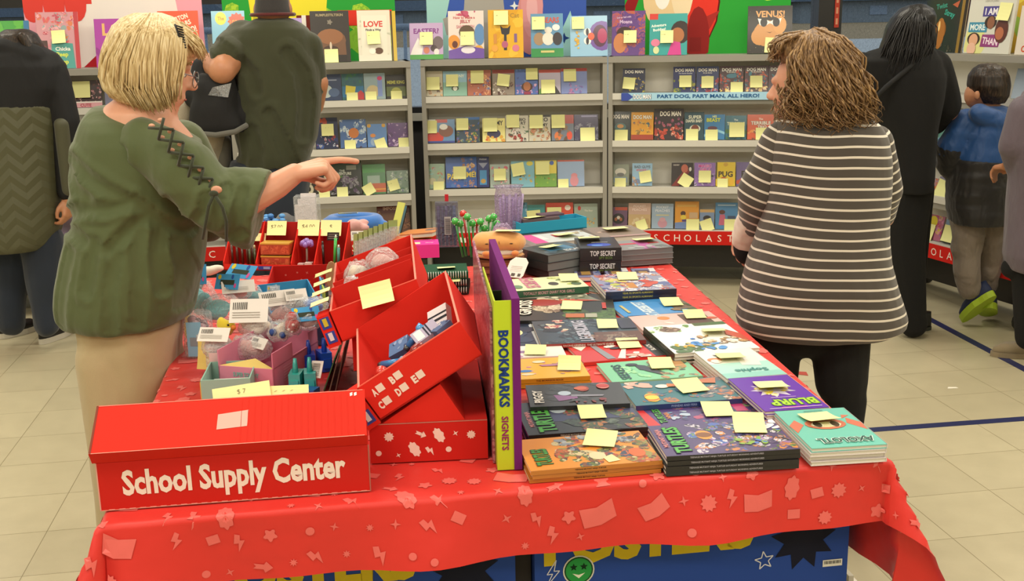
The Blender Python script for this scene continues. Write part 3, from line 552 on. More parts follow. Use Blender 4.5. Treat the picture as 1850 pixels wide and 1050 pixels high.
S(K_m, 1, 931, 972, 125, 169, 'blue book with a curly-haired girl on it, upper middle shelf', '#4a68ac', [('b', 8, 0, .5, 1, 1, 8, .12, ['#6a88c0', '#3a508c']), ('b', 2, 0, 0, 1, .4, 12, .12, ['#b884b4', '#d8b0d0', '#6a5aa8']), ('e', .52, .3, .25, .2, '#4a2c22'), ('e', .52, .32, .16, .2, '#a8683f'), ('r', .38, 0, .68, .12, '#8c2f4a')], (.74, .8, 0, None, .068))
S(K_m, 1, 974, 1013, 126, 169, 'pale lilac book with a red top band, upper middle shelf', '#b4acc0', [('r', 0, .87, 1, 1, '#b8483c'), ('p', [(.5, 0), (1, .0), (.6, .55)], '#2f2c33'), ('b', 2, 0, 0, .5, .2, 4, .2, ['#5c8a4a'])], (.42, .3, 0, None, .08))
S(K_m, 1, 1014, 1061, 121, 168, 'blue violet book with a red top band, upper middle shelf', '#7080b8', [('r', 0, .88, 1, 1, '#b8403a'), ('b', 9, .3, 0, .8, .5, 9, .12, ['#b87aa4', '#a0649c', '#5a5aa0'])], (.34, .72, 0, None, .072))
DM = ('t', 'DOG MAN', .5, .86, .13, .82, '#f0ede6', 0, '#15151c')
S(K_r, 1, 1125, 1165, 124, 165, 'lone DOG MAN book apart from the others on the banner shelf', '#27304f', [DM, ('b', 3, 0, 0, 1, .6, 14, .15, ['#3a4a78', '#7a8a3a', '#c0a848', '#1c2440'])], (.28, .38, -6, None, .068))
S(K_r, 1, 1216, 1256, 115, 163, 'dark blue DOG MAN book, first of the banner shelf group', '#2b3468', [DM, ('t', 'The Scarlet Shedder', .55, .74, .05, .7, '#d0d4e0'), ('b', 4, 0, 0, 1, .5, 14, .16, ['#3e5a3a', '#7a8a30', '#2c3c70', '#9a9a40'])], (.55, .42, 0, None, .068))
S(K_r, 1, 1258, 1298, 113, 162, 'blue DOG MAN book with a white burst, second of the banner shelf group', '#33406e', [DM, ('t', 'Big Jim Begins', .5, .74, .06, .8, '#e0dcd0'), ('e', .5, .55, .25, .1, '#c9c9d0'), ('b', 5, 0, 0, 1, .5, 14, .16, ['#8c3340', '#3e64a0', '#c04038', '#a0b0c8'])], (.5, .38, 0, None, .068))
S(K_r, 1, 1300, 1343, 109, 161, 'red and teal DOG MAN book with its note at the foot of the cover', '#4a3038', [DM, ('t', 'Big Jim Believes', .5, .76, .06, .8, '#e0dcd0'), ('b', 6, 0, .1, 1, .75, 20, .16, ['#a83a2c', '#3a7a8c', '#c8603a', '#2c4a5c']), ('e', .5, .62, .22, .1, '#3f7a90'), ('b', 7, 0, 0, 1, .2, 9, .14, ['#e0c060', '#d8b8a0', '#e8d8a0'])], (.72, .14, 0, None, .068))
S(K_r, 1, 1345, 1387, 108, 160, 'red and teal DOG MAN book with its note on the middle of the cover', '#4a3038', [DM, ('t', 'Big Jim Believes', .5, .76, .06, .8, '#e0dcd0'), ('b', 16, 0, .1, 1, .75, 20, .16, ['#a83a2c', '#3a7a8c', '#c8603a', '#2c4a5c']), ('b', 17, 0, 0, 1, .2, 9, .14, ['#e0c060', '#d8b8a0', '#e8d8a0'])], (.5, .38, 0, None, .068))
S(K_r, 1, 1388, 1430, 107, 159, 'red and teal DOG MAN book partly behind the brown curls', '#4a3038', [DM, ('b', 18, 0, 0, 1, .75, 22, .16, ['#a83a2c', '#3a7a8c', '#c8603a', '#2c4a5c'])])
# second row down
S(K_l, 2, 571, 612, 213, 266, 'navy book with an orange corner, beside the man, middle shelf', '#1f2a4c', [('b', 3, 0, .6, .5, 1, 4, .25, ['#b84a28', '#a84028']), ('b', 4, 0, 0, 1, .5, 14, .14, ['#3a5a9c', '#8c2f3a', '#c8ccd0', '#20306a'])], (.55, .6, 0, '18', .068))
S(K_l, 2, 616, 663, 216, 266, 'icy blue picture book with an orange fox shape', '#4a6ca4', [('b', 5, 0, .2, 1, 1, 12, .2, ['#88a8c8', '#c8d4dc', '#2f4a88']), ('e', .52, .52, .2, .2, '#c8783a'), ('b', 6, .2, 0, 1, .3, 8, .1, ['#3a2f4c', '#e4e0dc'])], (.36, .08, 0))
S(K_l, 2, 665, 700, 224, 265, 'small light blue book with orange corners', '#5c88c4', [('e', .1, .93, .1, .1, '#c89a3a'), ('e', .85, .93, .1, .1, '#c89a3a'), ('e', .28, .5, .14, .1, '#d08a4a'), ('e', .3, .22, .16, .2, '#8fa8c8')], (.66, .12, 16))
S(K_l, 2, 702, 738, 222, 264, 'purple book with white unicorn shapes', '#5c3a78', [('b', 7, 0, 0, 1, .6, 10, .18, ['#c8b0d4', '#8c68a4', '#4a2c64']), ('b', 8, 0, .6, 1, 1, 5, .1, ['#b898c4'])], (.78, .12, 0))
S(K_m, 2, 769, 822, 216, 258, 'book with a red racing car under a red top band', '#5c88b4', [('r', .3, .86, .75, 1, '#b83a30'), ('r', 0, .4, .35, 1, '#d8d8cc'), ('e', .32, .22, .30, .2, '#c8321f'), ('e', .7, .5, .25, .2, '#7a4a34'), ('e', .62, .68, .14, .1, '#e4e4dc'), ('r', 0, 0, 1, .08, '#2f3f8c')], (.18, .68, 0, None, .075))
S(K_m, 2, 825, 867, 212, 257, 'dark blue green book crowded with tiny figures', '#2c4458', [('r', .4, .9, 1, 1, '#2f66a8'), ('b', 9, 0, 0, 1, .75, 24, .15, ['#4a6a3a', '#8c4a3a', '#3a5a9c', '#a8a04a', '#c08a6a'])], (.26, .72, 0, None, .07))
S(K_m, 2, 872, 913, 214, 256, 'pale yellow book reading MY with a dark bowl shape', '#e0d88a', [('t', 'MY', .76, .8, .2, .3, '#2c2a24'), ('e', .5, .35, .3, .2, '#3a3a5c'), ('b', 10, .1, 0, 1, .22, 7, .16, ['#d8a03a', '#c8503c', '#d8b84a'])], (.35, .72, 0, None, .08))
S(K_m, 2, 914, 955, 209, 255, 'white and green book reading BIO RT', '#c8c4b4', [('t', 'BIO', .74, .84, .12, .36, '#22211f'), ('t', 'RT', .78, .7, .12, .26, '#22211f'), ('b', 11, 0, 0, 1, .58, 14, .18, ['#4a6a4a', '#a83a34', '#d8d0c8', '#3a3a34'])], (.32, .78, 0, None, .075))
S(K_m, 2, 956, 995, 208, 255, 'black-topped book reading IO MY', '#c0bba8', [('r', 0, .92, 1, 1, '#24221f'), ('t', 'IO', .76, .82, .16, .26, '#1c1b19'), ('t', 'MY', .74, .62, .12, .3, '#1c1b19'), ('b', 12, 0, 0, 1, .5, 14, .18, ['#b87a5a', '#8c4a40', '#c8b088', '#5a6a40'])], (.34, .74, 0, None, .078))
S(K_m, 2, 997, 1037, 208, 254, 'red-topped book with orange dinosaurs', '#6a7484', [('r', 0, .66, 1, 1, '#a8382c'), ('e', .28, .18, .16, .2, '#d8743a'), ('e', .8, .2, .13, .2, '#d84a2c'), ('b', 13, .2, 0, .8, .5, 7, .16, ['#5a4034', '#8c6a4a'])], (.3, .75, 0, None, .078))
S(K_m, 2, 1038, 1081, 207, 253, 'dark violet book with a group of grey figures', '#3a3358', [('r', .3, .9, .95, .96, '#8c88b0'), ('b', 14, 0, 0, 1, .7, 14, .18, ['#6a6a80', '#4a4a64', '#8c8c9c', '#2a2644'])], (.55, .2, 0, None, .085))
S(K_r, 2, 1102, 1139, 202, 250, 'black DOG MAN book, first on the shelf below the banner', '#24302f', [('t', 'DOG MAN', .5, .82, .15, .82, '#ece6da', 0, '#10100f'), ('e', .5, .45, .28, .2, '#3a6a68'), ('e', .5, .48, .16, .1, '#c88a3c')], (.55, .12, 0, None, .075))
S(K_r, 2, 1140, 1180, 203, 250, 'yellow DOG MAN book on the shelf below the banner', '#d99a22', [('t', 'DOG MAN', .5, .82, .15, .82, '#f2ecdc', 0, '#4a2c14'), ('b', 4, .1, .2, .9, .65, 9, .16, ['#8c6a2a', '#3a5a6a', '#e8c04a', '#c87a24']), ('r', 0, 0, 1, .18, '#a03a22')])
S(K_r, 2, 1182, 1234, 197, 250, 'large DOG MAN book with red art, tallest on the shelf below the banner', '#2a2126', [('t', 'DOG MAN', .55, .84, .16, .72, '#f0eade', 0, '#100c0e'), ('b', 5, 0, .35, 1, .7, 12, .1, ['#8c4a78', '#b05a6a', '#6a3a5c']), ('b', 6, 0, 0, 1, .4, 18, .14, ['#a8321f', '#c8503a', '#7a2018', '#e0b8a0'])])
S(K_r, 2, 1236, 1271, 203, 250, 'teal book reading SUPER DIAPER BABY', '#1f4a58', [('t', 'SUPER', .55, .82, .13, .7, '#e8ecd8', 0, '#102028'), ('t', 'DIAPER BABY', .5, .68, .11, .86, '#e8ecd8', 0, '#102028'), ('e', .55, .4, .28, .2, '#d8dccb'), ('e', .55, .4, .2, .2, '#7a3a24')], (.4, .16, 0, None, .07))
S(K_r, 2, 1272, 1309, 207, 250, 'blue book reading BEAST with a swoosh', '#2f7ab0', [('t', "HIS", .5, .92, .09, .4, '#e8f0a0'), ('t', 'BEAST', .45, .78, .15, .74, '#d4e04a', 0, '#1c4a2c'), ('p', [(0, .2), (.5, .45), (1, .3), (1, .2), (.5, .35), (0, .1)], '#8fc8e0'), ('e', .4, .45, .24, .1, '#5c3040')], (.36, .15, 0, None, .07))
S(K_r, 2, 1310, 1348, 209, 250, 'blue green book reading TERRIBLE', '#2c6a7c', [('t', 'The', .5, .82, .08, .3, '#e0e8e0'), ('t', 'TERRIBLE', .5, .66, .14, .86, '#d8e8d8', 0, '#10343c'), ('t', 'TRIO', .5, .52, .12, .6, '#d8e8d8', 0, '#10343c'), ('b', 7, 0, 0, 1, .4, 8, .2, ['#3f6a3a', '#1f4a50'])], (.55, .4, 0, None, .085))
S(K_r, 2, 1350, 1398, 207, 249, 'orange book reading TERRIBLE TRIO beside the striped shoulder', '#d0562a', [('t', 'The', .5, .82, .08, .3, '#f0e0d0'), ('t', 'TERRIBLE', .5, .66, .14, .86, '#f2e6d8', 0, '#4a1c10'), ('t', 'TRIO', .55, .5, .12, .5, '#f2e6d8', 0, '#4a1c10'), ('b', 8, 0, 0, 1, .35, 9, .2, ['#e08a3a', '#7a3a2a', '#d8b08c'])], (.55, .22, 0, None, .07))
# third row down
S(K_l, 3, 548, 593, 310, 352, 'black and cream flower-patterned pouch beside the pointing hand', '#2b2620', [('b', 3, 0, 0, 1, 1, 26, .13, ['#c8bfa0', '#8c8460', '#d8d0b4', '#5c4a34']), ('e', .25, .3, .18, .2, '#cfc8ac'), ('e', .7, .35, .18, .2, '#cfc8ac'), ('e', .25, .3, .07, .1, '#2b2620'), ('e', .7, .35, .07, .1, '#2b2620')], (.85, .1, 0))
S(K_l, 3, 595, 655, 286, 352, 'black and green toy box reading THE ADVENTURE', '#1f2620', [('r', 0, .7, 1, 1, '#1f3a22'), ('t', 'THE', .42, .66, .06, .2, '#b8c0b4'), ('t', 'ADVENTURE', .42, .58, .08, .55, '#ccd0c4'), ('r', .1, .44, .6, .52, '#4a7a38'), ('b', 4, 0, 0, .9, .45, 18, .18, ['#3a2c44', '#5c4468', '#2a2030', '#6a6474', '#8c8c90']), ('r', .55, .68, .85, .8, '#8c9084')], (.4, .06, 0), t=.03, cat='toy box', name='toy_box')
S(K_l, 3, 657, 698, 297, 350, 'green blister pack with an orange block inside', '#3f7a4a', [('r', 0, .72, 1, 1, '#3c8c3a'), ('r', .2, .3, .75, .62, '#8fa89c'), ('r', .3, .06, 1, .36, '#b8562c'), ('r', .3, .14, 1, .18, '#d8a03a')], (.24, .16, 28), cat='pack', name='blister_pack')
S(K_l, 3, 700, 739, 308, 348, 'clear bag with green and blue bits at the end of the shelf', '#6a8470', [('b', 5, 0, 0, 1, .9, 16, .2, ['#8fa48c', '#5c6a7c', '#3f6a4a', '#b8c4b4'])], (.3, .36, 14, '15.00'), cat='pack', name='blister_pack')
S(K_m, 3, 772, 804, 296, 341, 'small clear pack with green round figures', '#8aa68c', [('b', 6, 0, .2, 1, 1, 10, .2, ['#6a9c7c', '#a85c48', '#88b8b0', '#9cb86a']), ('e', .3, .3, .22, .2, '#b8b490'), ('e', .75, .3, .2, .2, '#a8a888')], (.65, .08, 0), cat='pack', name='blister_pack')
S(K_m, 3, 806, 862, 285, 340, 'blue toy box reading PAW with yellow letters', '#1f55a8', [('b', 7, .2, .5, .9, .95, 12, .12, ['#b08a5c', '#8c5a3a', '#d8b890', '#3a6ac0']), ('t', 'PAW', .30, .36, .2, .5, '#e3cc3c', 0, '#16306a'), ('t', 'ME!', .82, .42, .18, .3, '#e3cc3c', 0, '#16306a'), ('b', 8, 0, 0, 1, .25, 12, .12, ['#7a5a8c', '#a87a5a', '#3a6ab0', '#2c4a8c'])], (.45, .48, 0, None, .075), t=.03, cat='toy box', name='toy_box')
S(K_m, 3, 863, 884, 285, 339, 'narrow dark blue pack with a light blue gadget', '#1c2c6a', [('t', 'PUZZLE', .5, .92, .05, .7, '#c8ccd8'), ('p', [(.1, .8), (.9, .8), (.5, .62)], '#8a90a8'), ('r', .2, .08, .8, .56, '#3f8ac0'), ('e', .5, .2, .22, .2, '#b8944a')], t=.03, cat='toy box', name='toy_box')
S(K_m, 3, 886, 921, 297, 339, 'clear pack with a little pink and white game inside', '#a0b0a8', [('b', 9, .1, .1, .9, .9, 12, .15, ['#c86a7a', '#d8d0cc', '#b85a6a', '#8fa8a0'])], (.5, .56, 0, None, .07), cat='pack', name='blister_pack')
S(K_m, 3, 924, 966, 291, 338, 'light blue book with little ducks on the middle case', '#7ab0c0', [('e', .8, .9, .14, .1, '#d0c44a'), ('b', 10, .3, .2, .9, .45, 6, .1, ['#c8a43a', '#3a4a4c', '#8c9a90'])], (.3, .68, 10, None, .075))
S(K_m, 3, 967, 1006, 290, 337, 'yellow book with a green meadow foot', '#d8c83c', [('r', 0, 0, 1, .5, '#6a9c3a'), ('b', 11, 0, .1, 1, .5, 10, .1, ['#3f7a34', '#c8702a', '#8cb03c']), ('e', .78, .9, .1, .1, '#3a5aa8')], (.35, .72, 0, None, .08))
S(K_m, 3, 1008, 1056, 289, 337, 'pale blue book with a pink figure and an orange top edge', '#8aa4c8', [('r', 0, .94, 1, 1, '#d0563c'), ('e', .62, .4, .12, .1, '#cf7a84'), ('e', .62, .2, .16, .2, '#d08490')], (.2, .08, 0))
S(K_r, 3, 1102, 1136, 297, 334, 'greyish book with a round animal face and blue scarf', '#77806a', [('e', .55, .65, .3, .2, '#c8c4b4'), ('e', .55, .52, .2, .1, '#4a4a40'), ('r', .2, .15, .9, .4, '#5a7aa0'), ('r', .3, .24, .8, .32, '#b8743a')], (.55, .1, 0, None, .065))
S(K_r, 3, 1142, 1178, 295, 333, 'light blue book reading THE BAD GUYS', '#84b0d0', [('t', 'BAD GUYS', .5, .84, .12, .8, '#22303c'), ('t', 'EPISODE 1', .5, .7, .09, .6, '#c04a5a'), ('b', 12, 0, .0, .5, .4, 6, .2, ['#8c6a4a', '#5c7ca8', '#c8a880'])], (.66, .4, 10, None, .068))
S(K_r, 3, 1213, 1252, 294, 334, 'black book with a red beam and a tilted note', '#241a1c', [('p', [(.0, 0), (.35, 0), (.9, .7), (.5, .6)], '#7a1f1c'), ('e', .6, .75, .16, .2, '#b8604a'), ('t', 'DISNEY', .22, .9, .06, .3, '#c8c0b8'), ('e', .86, .72, .06, .1, '#d0ccc4')], (.66, .22, -32, None, .07))
S(K_r, 3, 1254, 1292, 294, 334, 'purple and pink book reading MAGIC GIRLS', '#8c6ab0', [('t', 'MAGIC', .5, .86, .13, .7, '#c82c8c', 0, '#ead0e8'), ('t', 'GIRLS', .5, .70, .13, .7, '#c82c8c', 0, '#ead0e8'), ('b', 13, 0, 0, 1, .5, 12, .14, ['#d0c8d8', '#4a4a64', '#a88cc0'])], (.5, .4, 0, None, .07))
S(K_r, 3, 1293, 1328, 293, 334, 'yellow book reading PUG', '#dcc02c', [('r', 0, .3, .06, 1, '#2c2820'), ('e', .5, .9, .12, .1, '#c8a030'), ('t', 'PUG', .5, .5, .24, .74, '#33291c'), ('e', .4, .3, .16, .1, '#b8502c'), ('e', .8, .2, .14, .2, '#e0b02c')], (.35, .1, 0, None, .06))
S(K_r, 3, 1330, 1372, 293, 334, 'dull purple book with a big letter F, next to the yellow PUG book', '#6a5a8c', [('t', 'F', .3, .5, .28, .3, '#33291c'), ('e', .8, .9, .12, .1, '#c87a4a'), ('b', 14, 0, 0, .5, .25, 4, .16, ['#b84a2c'])])
# lowest row
S(K_l, 4, 683, 742, 361, 418, 'brown and maroon book on the lowest shelf behind the stacked orange books', '#6a4430', [('r', 0, .72, 1, 1, '#5c241c'), ('t', 'IMPOSSIBLE', .52, .86, .1, .66, '#c8a494'), ('b', 5, 0, 0, 1, .7, 14, .2, ['#8c5a3c', '#5c3a2c', '#a8805c'])])
S(K_m, 4, 938, 953, 366, 402, 'blue book edge behind the lilac pens on the lowest shelf', '#4a8cac', [('b', 3, 0, 0, 1, 1, 7, .3, ['#2a4a6a', '#88b4c8'])])
S(K_m, 4, 954, 985, 370, 412, 'teal book with its note on the left, lowest shelf', '#3a8c8c', [('b', 3, 0, .1, 1, .5, 7, .2, ['#8c4a5a', '#2c6a6c'])], (.35, .5, 4, None, .08))
S(K_m, 4, 987, 1036, 366, 412, 'orange red book with its note on the left and a white disc', '#d8482a', [('e', .8, .8, .11, .1, '#ece0d4')], (.3, .55, 0, None, .085))
S(K_m, 4, 1038, 1080, 368, 412, 'grey green book with a small red dot, lowest shelf of the middle case', '#9cac9e', [('e', .22, .82, .07, .1, '#b8342c'), ('t', 'The Bear', .62, .72, .07, .6, '#d8d8c8'), ('b', 3, .1, .1, .9, .4, 10, .1, ['#5c6a60', '#c8b478', '#c8a05c'])])
S(K_r, 4, 1101, 1133, 374, 414, 'book with a black and brown puppy face, lowest shelf', '#6a4a6a', [('r', .3, .85, 1, 1, '#b84a2c'), ('e', .5, .45, .34, .3, '#22201e'), ('e', .5, .5, .1, .1, '#d8d0c4'), ('e', .36, .42, .08, .1, '#a8643a'), ('e', .64, .42, .08, .1, '#a8643a')])
S(K_r, 4, 1135, 1175, 367, 415, 'peach book reading POCKET PEACHES with a sandy foot', '#c9a896', [('t', 'POCKET', .5, .88, .1, .78, '#e8d4c8', 0, '#b88a7c'), ('t', 'PEACHES', .5, .74, .11, .86, '#e8d4c8', 0, '#b88a7c'), ('r', 0, 0, 1, .55, '#c8ab7c'), ('b', 3, 0, 0, 1, .4, 8, .2, ['#d8c49c', '#b8986a'])], (.6, .12, 20))
S(K_r, 4, 1177, 1216, 368, 415, 'pale blue book reading POCKET PEACHES with a pink figure', '#98aec4', [('t', 'POCKET', .5, .86, .1, .78, '#d8e0e8', 0, '#7a90a8'), ('t', 'PEACHES', .5, .72, .11, .86, '#d8e0e8', 0, '#7a90a8'), ('r', .2, .52, .8, .56, '#d0c890'), ('e', .5, .2, .22, .2, '#c08c9c'), ('e', .5, .36, .14, .1, '#c899a4')])
S(K_r, 4, 1219, 1262, 364, 416, 'orange book with a girl in yellow sitting on blue', '#d9962a', [('r', .08, .8, .9, .88, '#e0b050'), ('p', [(0, 0), (1, 0), (1, .3), (0, .22)], '#6a84b4'), ('e', .34, .56, .11, .1, '#4a2c20'), ('e', .35, .42, .12, .1, '#e0c840'), ('r', .3, .26, .55, .34, '#4a3a7c'), ('r', .6, .38, .95, .6, '#c8a880')], (.75, .12, 0, None, .075))
S(K_r, 4, 1264, 1290, 378, 416, 'small blue book with a dark-haired child, lowest shelf', '#7a90b4', [('r', 0, .85, 1, 1, '#c8a060'), ('e', .5, .55, .28, .2, '#26201f'), ('e', .5, .46, .18, .1, '#8a5a40')], (.5, .18, 20, None, .07))
S(K_r, 4, 1292, 1332, 366, 415, 'blue book with a child in a pink dress, lowest shelf by the striped sleeve', '#4a84b4', [('r', .1, .88, .9, .92, '#b8d0e0'), ('e', .3, .64, .14, .1, '#5a3424'), ('p', [(.15, .15), (.5, .15), (.42, .55), (.2, .55)], '#c0607c'), ('r', .55, .3, .9, .5, '#3a4a6a')], (.72, .12, 0, None, .08))
# right-hand case
S(K_x, 0, 1662, 1725, 0, 88, 'black picture book with a bronze balloon shape, above the child', '#1e2422', [('t', 'Twist', .45, .88, .1, .5, '#2f8a7a', 8), ('t', 'Stray', .7, .72, .14, .5, '#2f9a8a', -14), ('e', .5, .42, .16, .2, '#8a5220'), ('e', .5, .36, .13, .3, '#a0642a'), ('e', .46, .5, .03, .1, '#e8c07a'), ('p', [(.75, .9), (.95, .98), (.9, .84)], '#b0563a'), ('b', 3, .1, 0, .9, .15, 8, .06, ['#5c5448', '#3a3a30'])], tilt=6)
S(K_x, 0, 1726, 1736, 0, 86, 'thin dark and gold book edge beside the bronze balloon book', '#8a6c2a', [('r', .5, 0, 1, 1, '#1f1814')], tilt=6)
S(K_x, 0, 1740, 1822, -4, 89, 'pale picture book reading I AM MORE THAN', '#cfcfc4', [('b', 3, 0, 0, .4, .3, 3, .3, ['#d8d890']), ('t', 'LEBRON JAMES', .48, .93, .05, .6, '#a8a89c'), ('r', .32, .66, .72, .84, '#4a4088'), ('t', 'I AM', .5, .75, .12, .3, '#eeeaf0'), ('r', .05, .38, .46, .56, '#3f8aa8'), ('t', 'MORE', .25, .47, .11, .36, '#e4f0f0'), ('p', [(.36, .12), (.76, .12), (.8, .34), (.38, .34)], '#8c3a78'), ('t', 'THAN', .57, .22, .12, .34, '#eedce8', -6), ('e', .52, .56, .13, .1, '#33241f'), ('e', .53, .55, .08, .1, '#8a5a40'), ('e', .78, .42, .14, .2, '#5a2f24'), ('e', .75, .36, .09, .1, '#b06a48'), ('e', .2, .26, .14, .1, '#2f2220'), ('e', .2, .24, .1, .1, '#d8a484'), ('e', .18, .08, .1, .1, '#e0b49c')], (.8, .74, -4, None, .085), tilt=6, t=.015)
S(K_x, 0, 1833, 1900, 10, 90, 'cream book with large orange letters at the right edge of the view', '#d8cfc0', [('t', 'OUT', .4, .48, .14, .7, '#c8502c'), ('t', 'OF', .4, .3, .14, .6, '#d0582c'), ('t', 'OVER', .4, .12, .14, .7, '#c8502c'), ('e', .5, .72, .3, .2, '#4a3a34')], (.45, .86, -10, None, .085), tilt=6)
S(K_x, 3, 1662, 1690, 318, 352, 'orange and lilac pack on the right-hand case, by the black coat', '#a88c9c', [('b', 5, 0, 0, 1, 1, 10, .25, ['#c87a4a', '#8c84a8', '#b8a0b0'])], (.3, .2, 0, None, .08))
S(K_x, 3, 1691, 1712, 318, 354, 'lilac pack with a big note, left of the child', '#8c86a4', [], (.5, .3, -10, None, .1))
S(K_x, 4, 1660, 1697, 385, 440, 'pink and yellow candy-coloured book, lowest shelf at right', '#b06a84', [('b', 6, 0, .2, 1, 1, 16, .2, ['#c8b83a', '#b84a64', '#d890a0', '#8c6a9c']), ('e', .5, .72, .2, .2, '#d8c840')], (.4, .28, 0, None, .09))
S(K_x, 4, 1700, 1722, 395, 446, 'light blue pack with a big note, behind the grey trousers', '#7a94b0', [('r', 0, .0, 1, .14, '#3a4040')], (.5, .42, 0, None, .09))
S(K_x, 4, 1795, 1828, 420, 470, 'teal pack with a note, between the child and the mauve coat', '#3f7a90', [], (.5, .4, 0, None, .09))
S(K_x, 2, 1672, 1705, 205, 262, 'teal and blue pack glimpsed between the black coat and the child', '#5c8c84', [('b', 6, 0, .0, 1, 1, 9, .25, ['#3f6a5c', '#8cb0a8', '#5c84b0'])], (.3, .6, 0, None, .09))
S(K_x, 1, 1826, 1890, 120, 175, 'white and blue pack at the right edge, upper shelf', '#a0b0c0', [('p', [(.3, 0), (1, 0), (1, .8)], '#dcdcd4')])

# ================================================================= TABLES AND CLOTH
def shp(kind, R):
    if kind == 0: return [[(-.9, -.5), (0, -.62), (0, .42), (-.9, .6)], [(0, -.62), (.9, -.42), (.9, .66), (0, .42)]]     # open book
    if kind == 1: return star(0, 0, .75, 10, .72)
    if kind == 2: return [(.62*(1+.24*cos(5*a))*cos(a), .62*(1+.24*cos(5*a))*sin(a)) for a in [2*pi*i/25 for i in range(25)]]
    if kind == 3: return star(0, 0, .6, 4, .3)
    if kind == 4: return [(-.5, .7), (-.05, .7), (.05, .2), (.45, .3), (.15, -.9), (0, -.1), (-.4, -.2)]
    if kind == 5: return [(.5*cos(a), .5*sin(a)) for a in [2*pi*i/14 for i in range(14)]]
    if kind == 6: return [(.55*(1+.12*cos(8*a))*cos(a), .95*(1+.1*cos(8*a))*sin(a)) for a in [2*pi*i/32 for i in range(32)]]
    if kind == 7: return [(-.8, -.22), (.2, -.22), (.2, -.5), (.8, 0), (.2, .5), (.2, .22), (-.8, .22), (-.6, 0)]
    if kind == 8: return [(-.65, -.4), (.55, -.55), (.65, .4), (-.55, .55)]
    if kind == 9: return star(0, 0, .55, 8, .5)
SHS = [.036, .024, .021, .018, .024, .018, .028, .022, .022, .016]
def scatter(mb, f, u0, u1, v0, v1, step, seed, col, k=1.0, skip=None):
    R = random.Random(seed); nu = int((u1-u0)/step)+1; nv = int((v1-v0)/step)+1; done = []
    for i in range(nu):
        for j in range(nv):
            u = u0+(i+.5+R.uniform(-.22, .22)+(.5 if j % 2 else 0))*step; v = v0+(j+.5+R.uniform(-.22, .22))*step; kd = R.choice([0, 1, 2, 3, 4, 5, 6, 7, 8, 9, 3, 4, 0, 1]); r = SHS[kd]*k*R.uniform(.85, 1.1); ph = R.uniform(-.6, .6)
            if u < u0+r or u > u1-r or v < v0+r or v > v1-r or any((u-a_)**2+(v-b_)**2 < (r+c_)**2*.95 for a_, b_, c_ in done): continue
            done.append((u, v, r))
            g = shp(kd, R); g = g if isinstance(g[0], list) else [g]
            for pts in g:
                c = (sum(p[0] for p in pts)/len(pts), sum(p[1] for p in pts)/len(pts)); L = len(pts); vs = []
                for ring_ in (1.0, .5):
                    for (x, y) in pts:
                        X = c[0]+(x-c[0])*ring_; Y = c[1]+(y-c[1])*ring_
                        vs.append(f(u+r*(X*cos(ph)-Y*sin(ph)), v+r*(X*sin(ph)+Y*cos(ph))))
                vs.append(f(u+r*(c[0]*cos(ph)-c[1]*sin(ph)), v+r*(c[0]*sin(ph)+c[1]*cos(ph))))
                mb.add(vs, [(a, (a+1) % L, L+(a+1) % L, L+a) for a in range(L)]+[(L+a, L+(a+1) % L, 2*L) for a in range(L)], col, 0)
TZ = .745
TA, TB, TC, TD = Vector((-.752, 1.875, 0)), Vector((.753, 2.106, 0)), Vector((.570, 4.10, 0)), Vector((-1.095, 3.90, 0))
def tq(s, t): return (TA*(1-s)*(1-t)+TB*s*(1-t)+TC*s*t+TD*(1-s)*t)
WW, DD = (TB-TA).length, (TD-TA).length
def drape(ov_l, ov_r, ov_f, ov_b, off=0.0):
    def base(u, v):
        s = min(max(u/WW, 0), 1); t = min(max(v/DD, 0), 1); q = tq(s, t)
        du = u-WW if u > WW else (u if u < 0 else 0); dv = v-DD if v > DD else (v if v < 0 else 0)
        xd = (TB-TA).normalized(); yd = (TC-TB).normalized()
        if du == 0 and dv == 0:
            return q+Vector((0, 0, TZ+.0006*noise.noise(Vector((u*9, v*9, 0)))))
        L = sqrt(du*du+dv*dv); d = xd*(du/L)+yd*(dv/L); R_ = .012
        # round the edge, then hang
        if L < R_*1.57: a = L/R_; out = R_*sin(a); dn = R_*(1-cos(a))
        else: h = L-R_*1.57; out = R_+h*.055; dn = R_+h*.99
        corner = min(abs(du), abs(dv)); out += corner*.75; dn -= corner*.12
        side = (u if dv else 0)+(v if du else 0)
        out += (.014*sin(side*11+1.3)+.009*sin(side*23+.4))*min(1, dn/.14)
        return q+d*out+Vector((0, 0, TZ-dn))
    return base
def cloth(mb, ovl, ovr, ovf, ovb):
    f = drape(ovl, ovr, ovf, ovb)
    def line(a, b, L): # parameter values with more samples near the edges
        o = [a+(0-a)*i/8 for i in range(8)]+[-.02, -.014, -.008, -.004, 0]; o = sorted(set(round(x, 5) for x in o))
        o += [L*i/40 for i in range(1, 40)]; o += [L, L+.004, L+.008, L+.014, L+.02]+[L+.02+(b-L-.02)*i/8 for i in range(1, 9)]
        return o
    us = line(-ovl, WW+ovr, WW); vs_ = line(-ovf, DD+ovb, DD); nu = len(us); nv = len(vs_); V = []
    def hem(u, v): return f(u, v)
    for v in vs_:
        for u in us: V.append(tuple(hem(u, v)))
    F_ = [(j*nu+i, j*nu+i+1, (j+1)*nu+i+1, (j+1)*nu+i) for j in range(nv-1) for i in range(nu-1)]
    mb.add(V, F_, ('#d3281f',)*3, 0, True)
    e = 1e-3
    def g(u, v):
        p = f(u, v); a = f(u+e, v)-p; b_ = f(u, v+e)-p; n_ = a.cross(b_)
        n_ = n_.normalized() if n_.length > 1e-12 else Vector((0, 0, 1))
        return tuple(p+n_*.0013)
    scatter(mb, g, -ovl, WW+ovr, -ovf, DD+ovb, .056, 7, '#e0625c', 1.0)
t = thing('folding_table', 'folding table hidden beneath the red patterned cloth', 'table', tuple((TA+TC)/2))
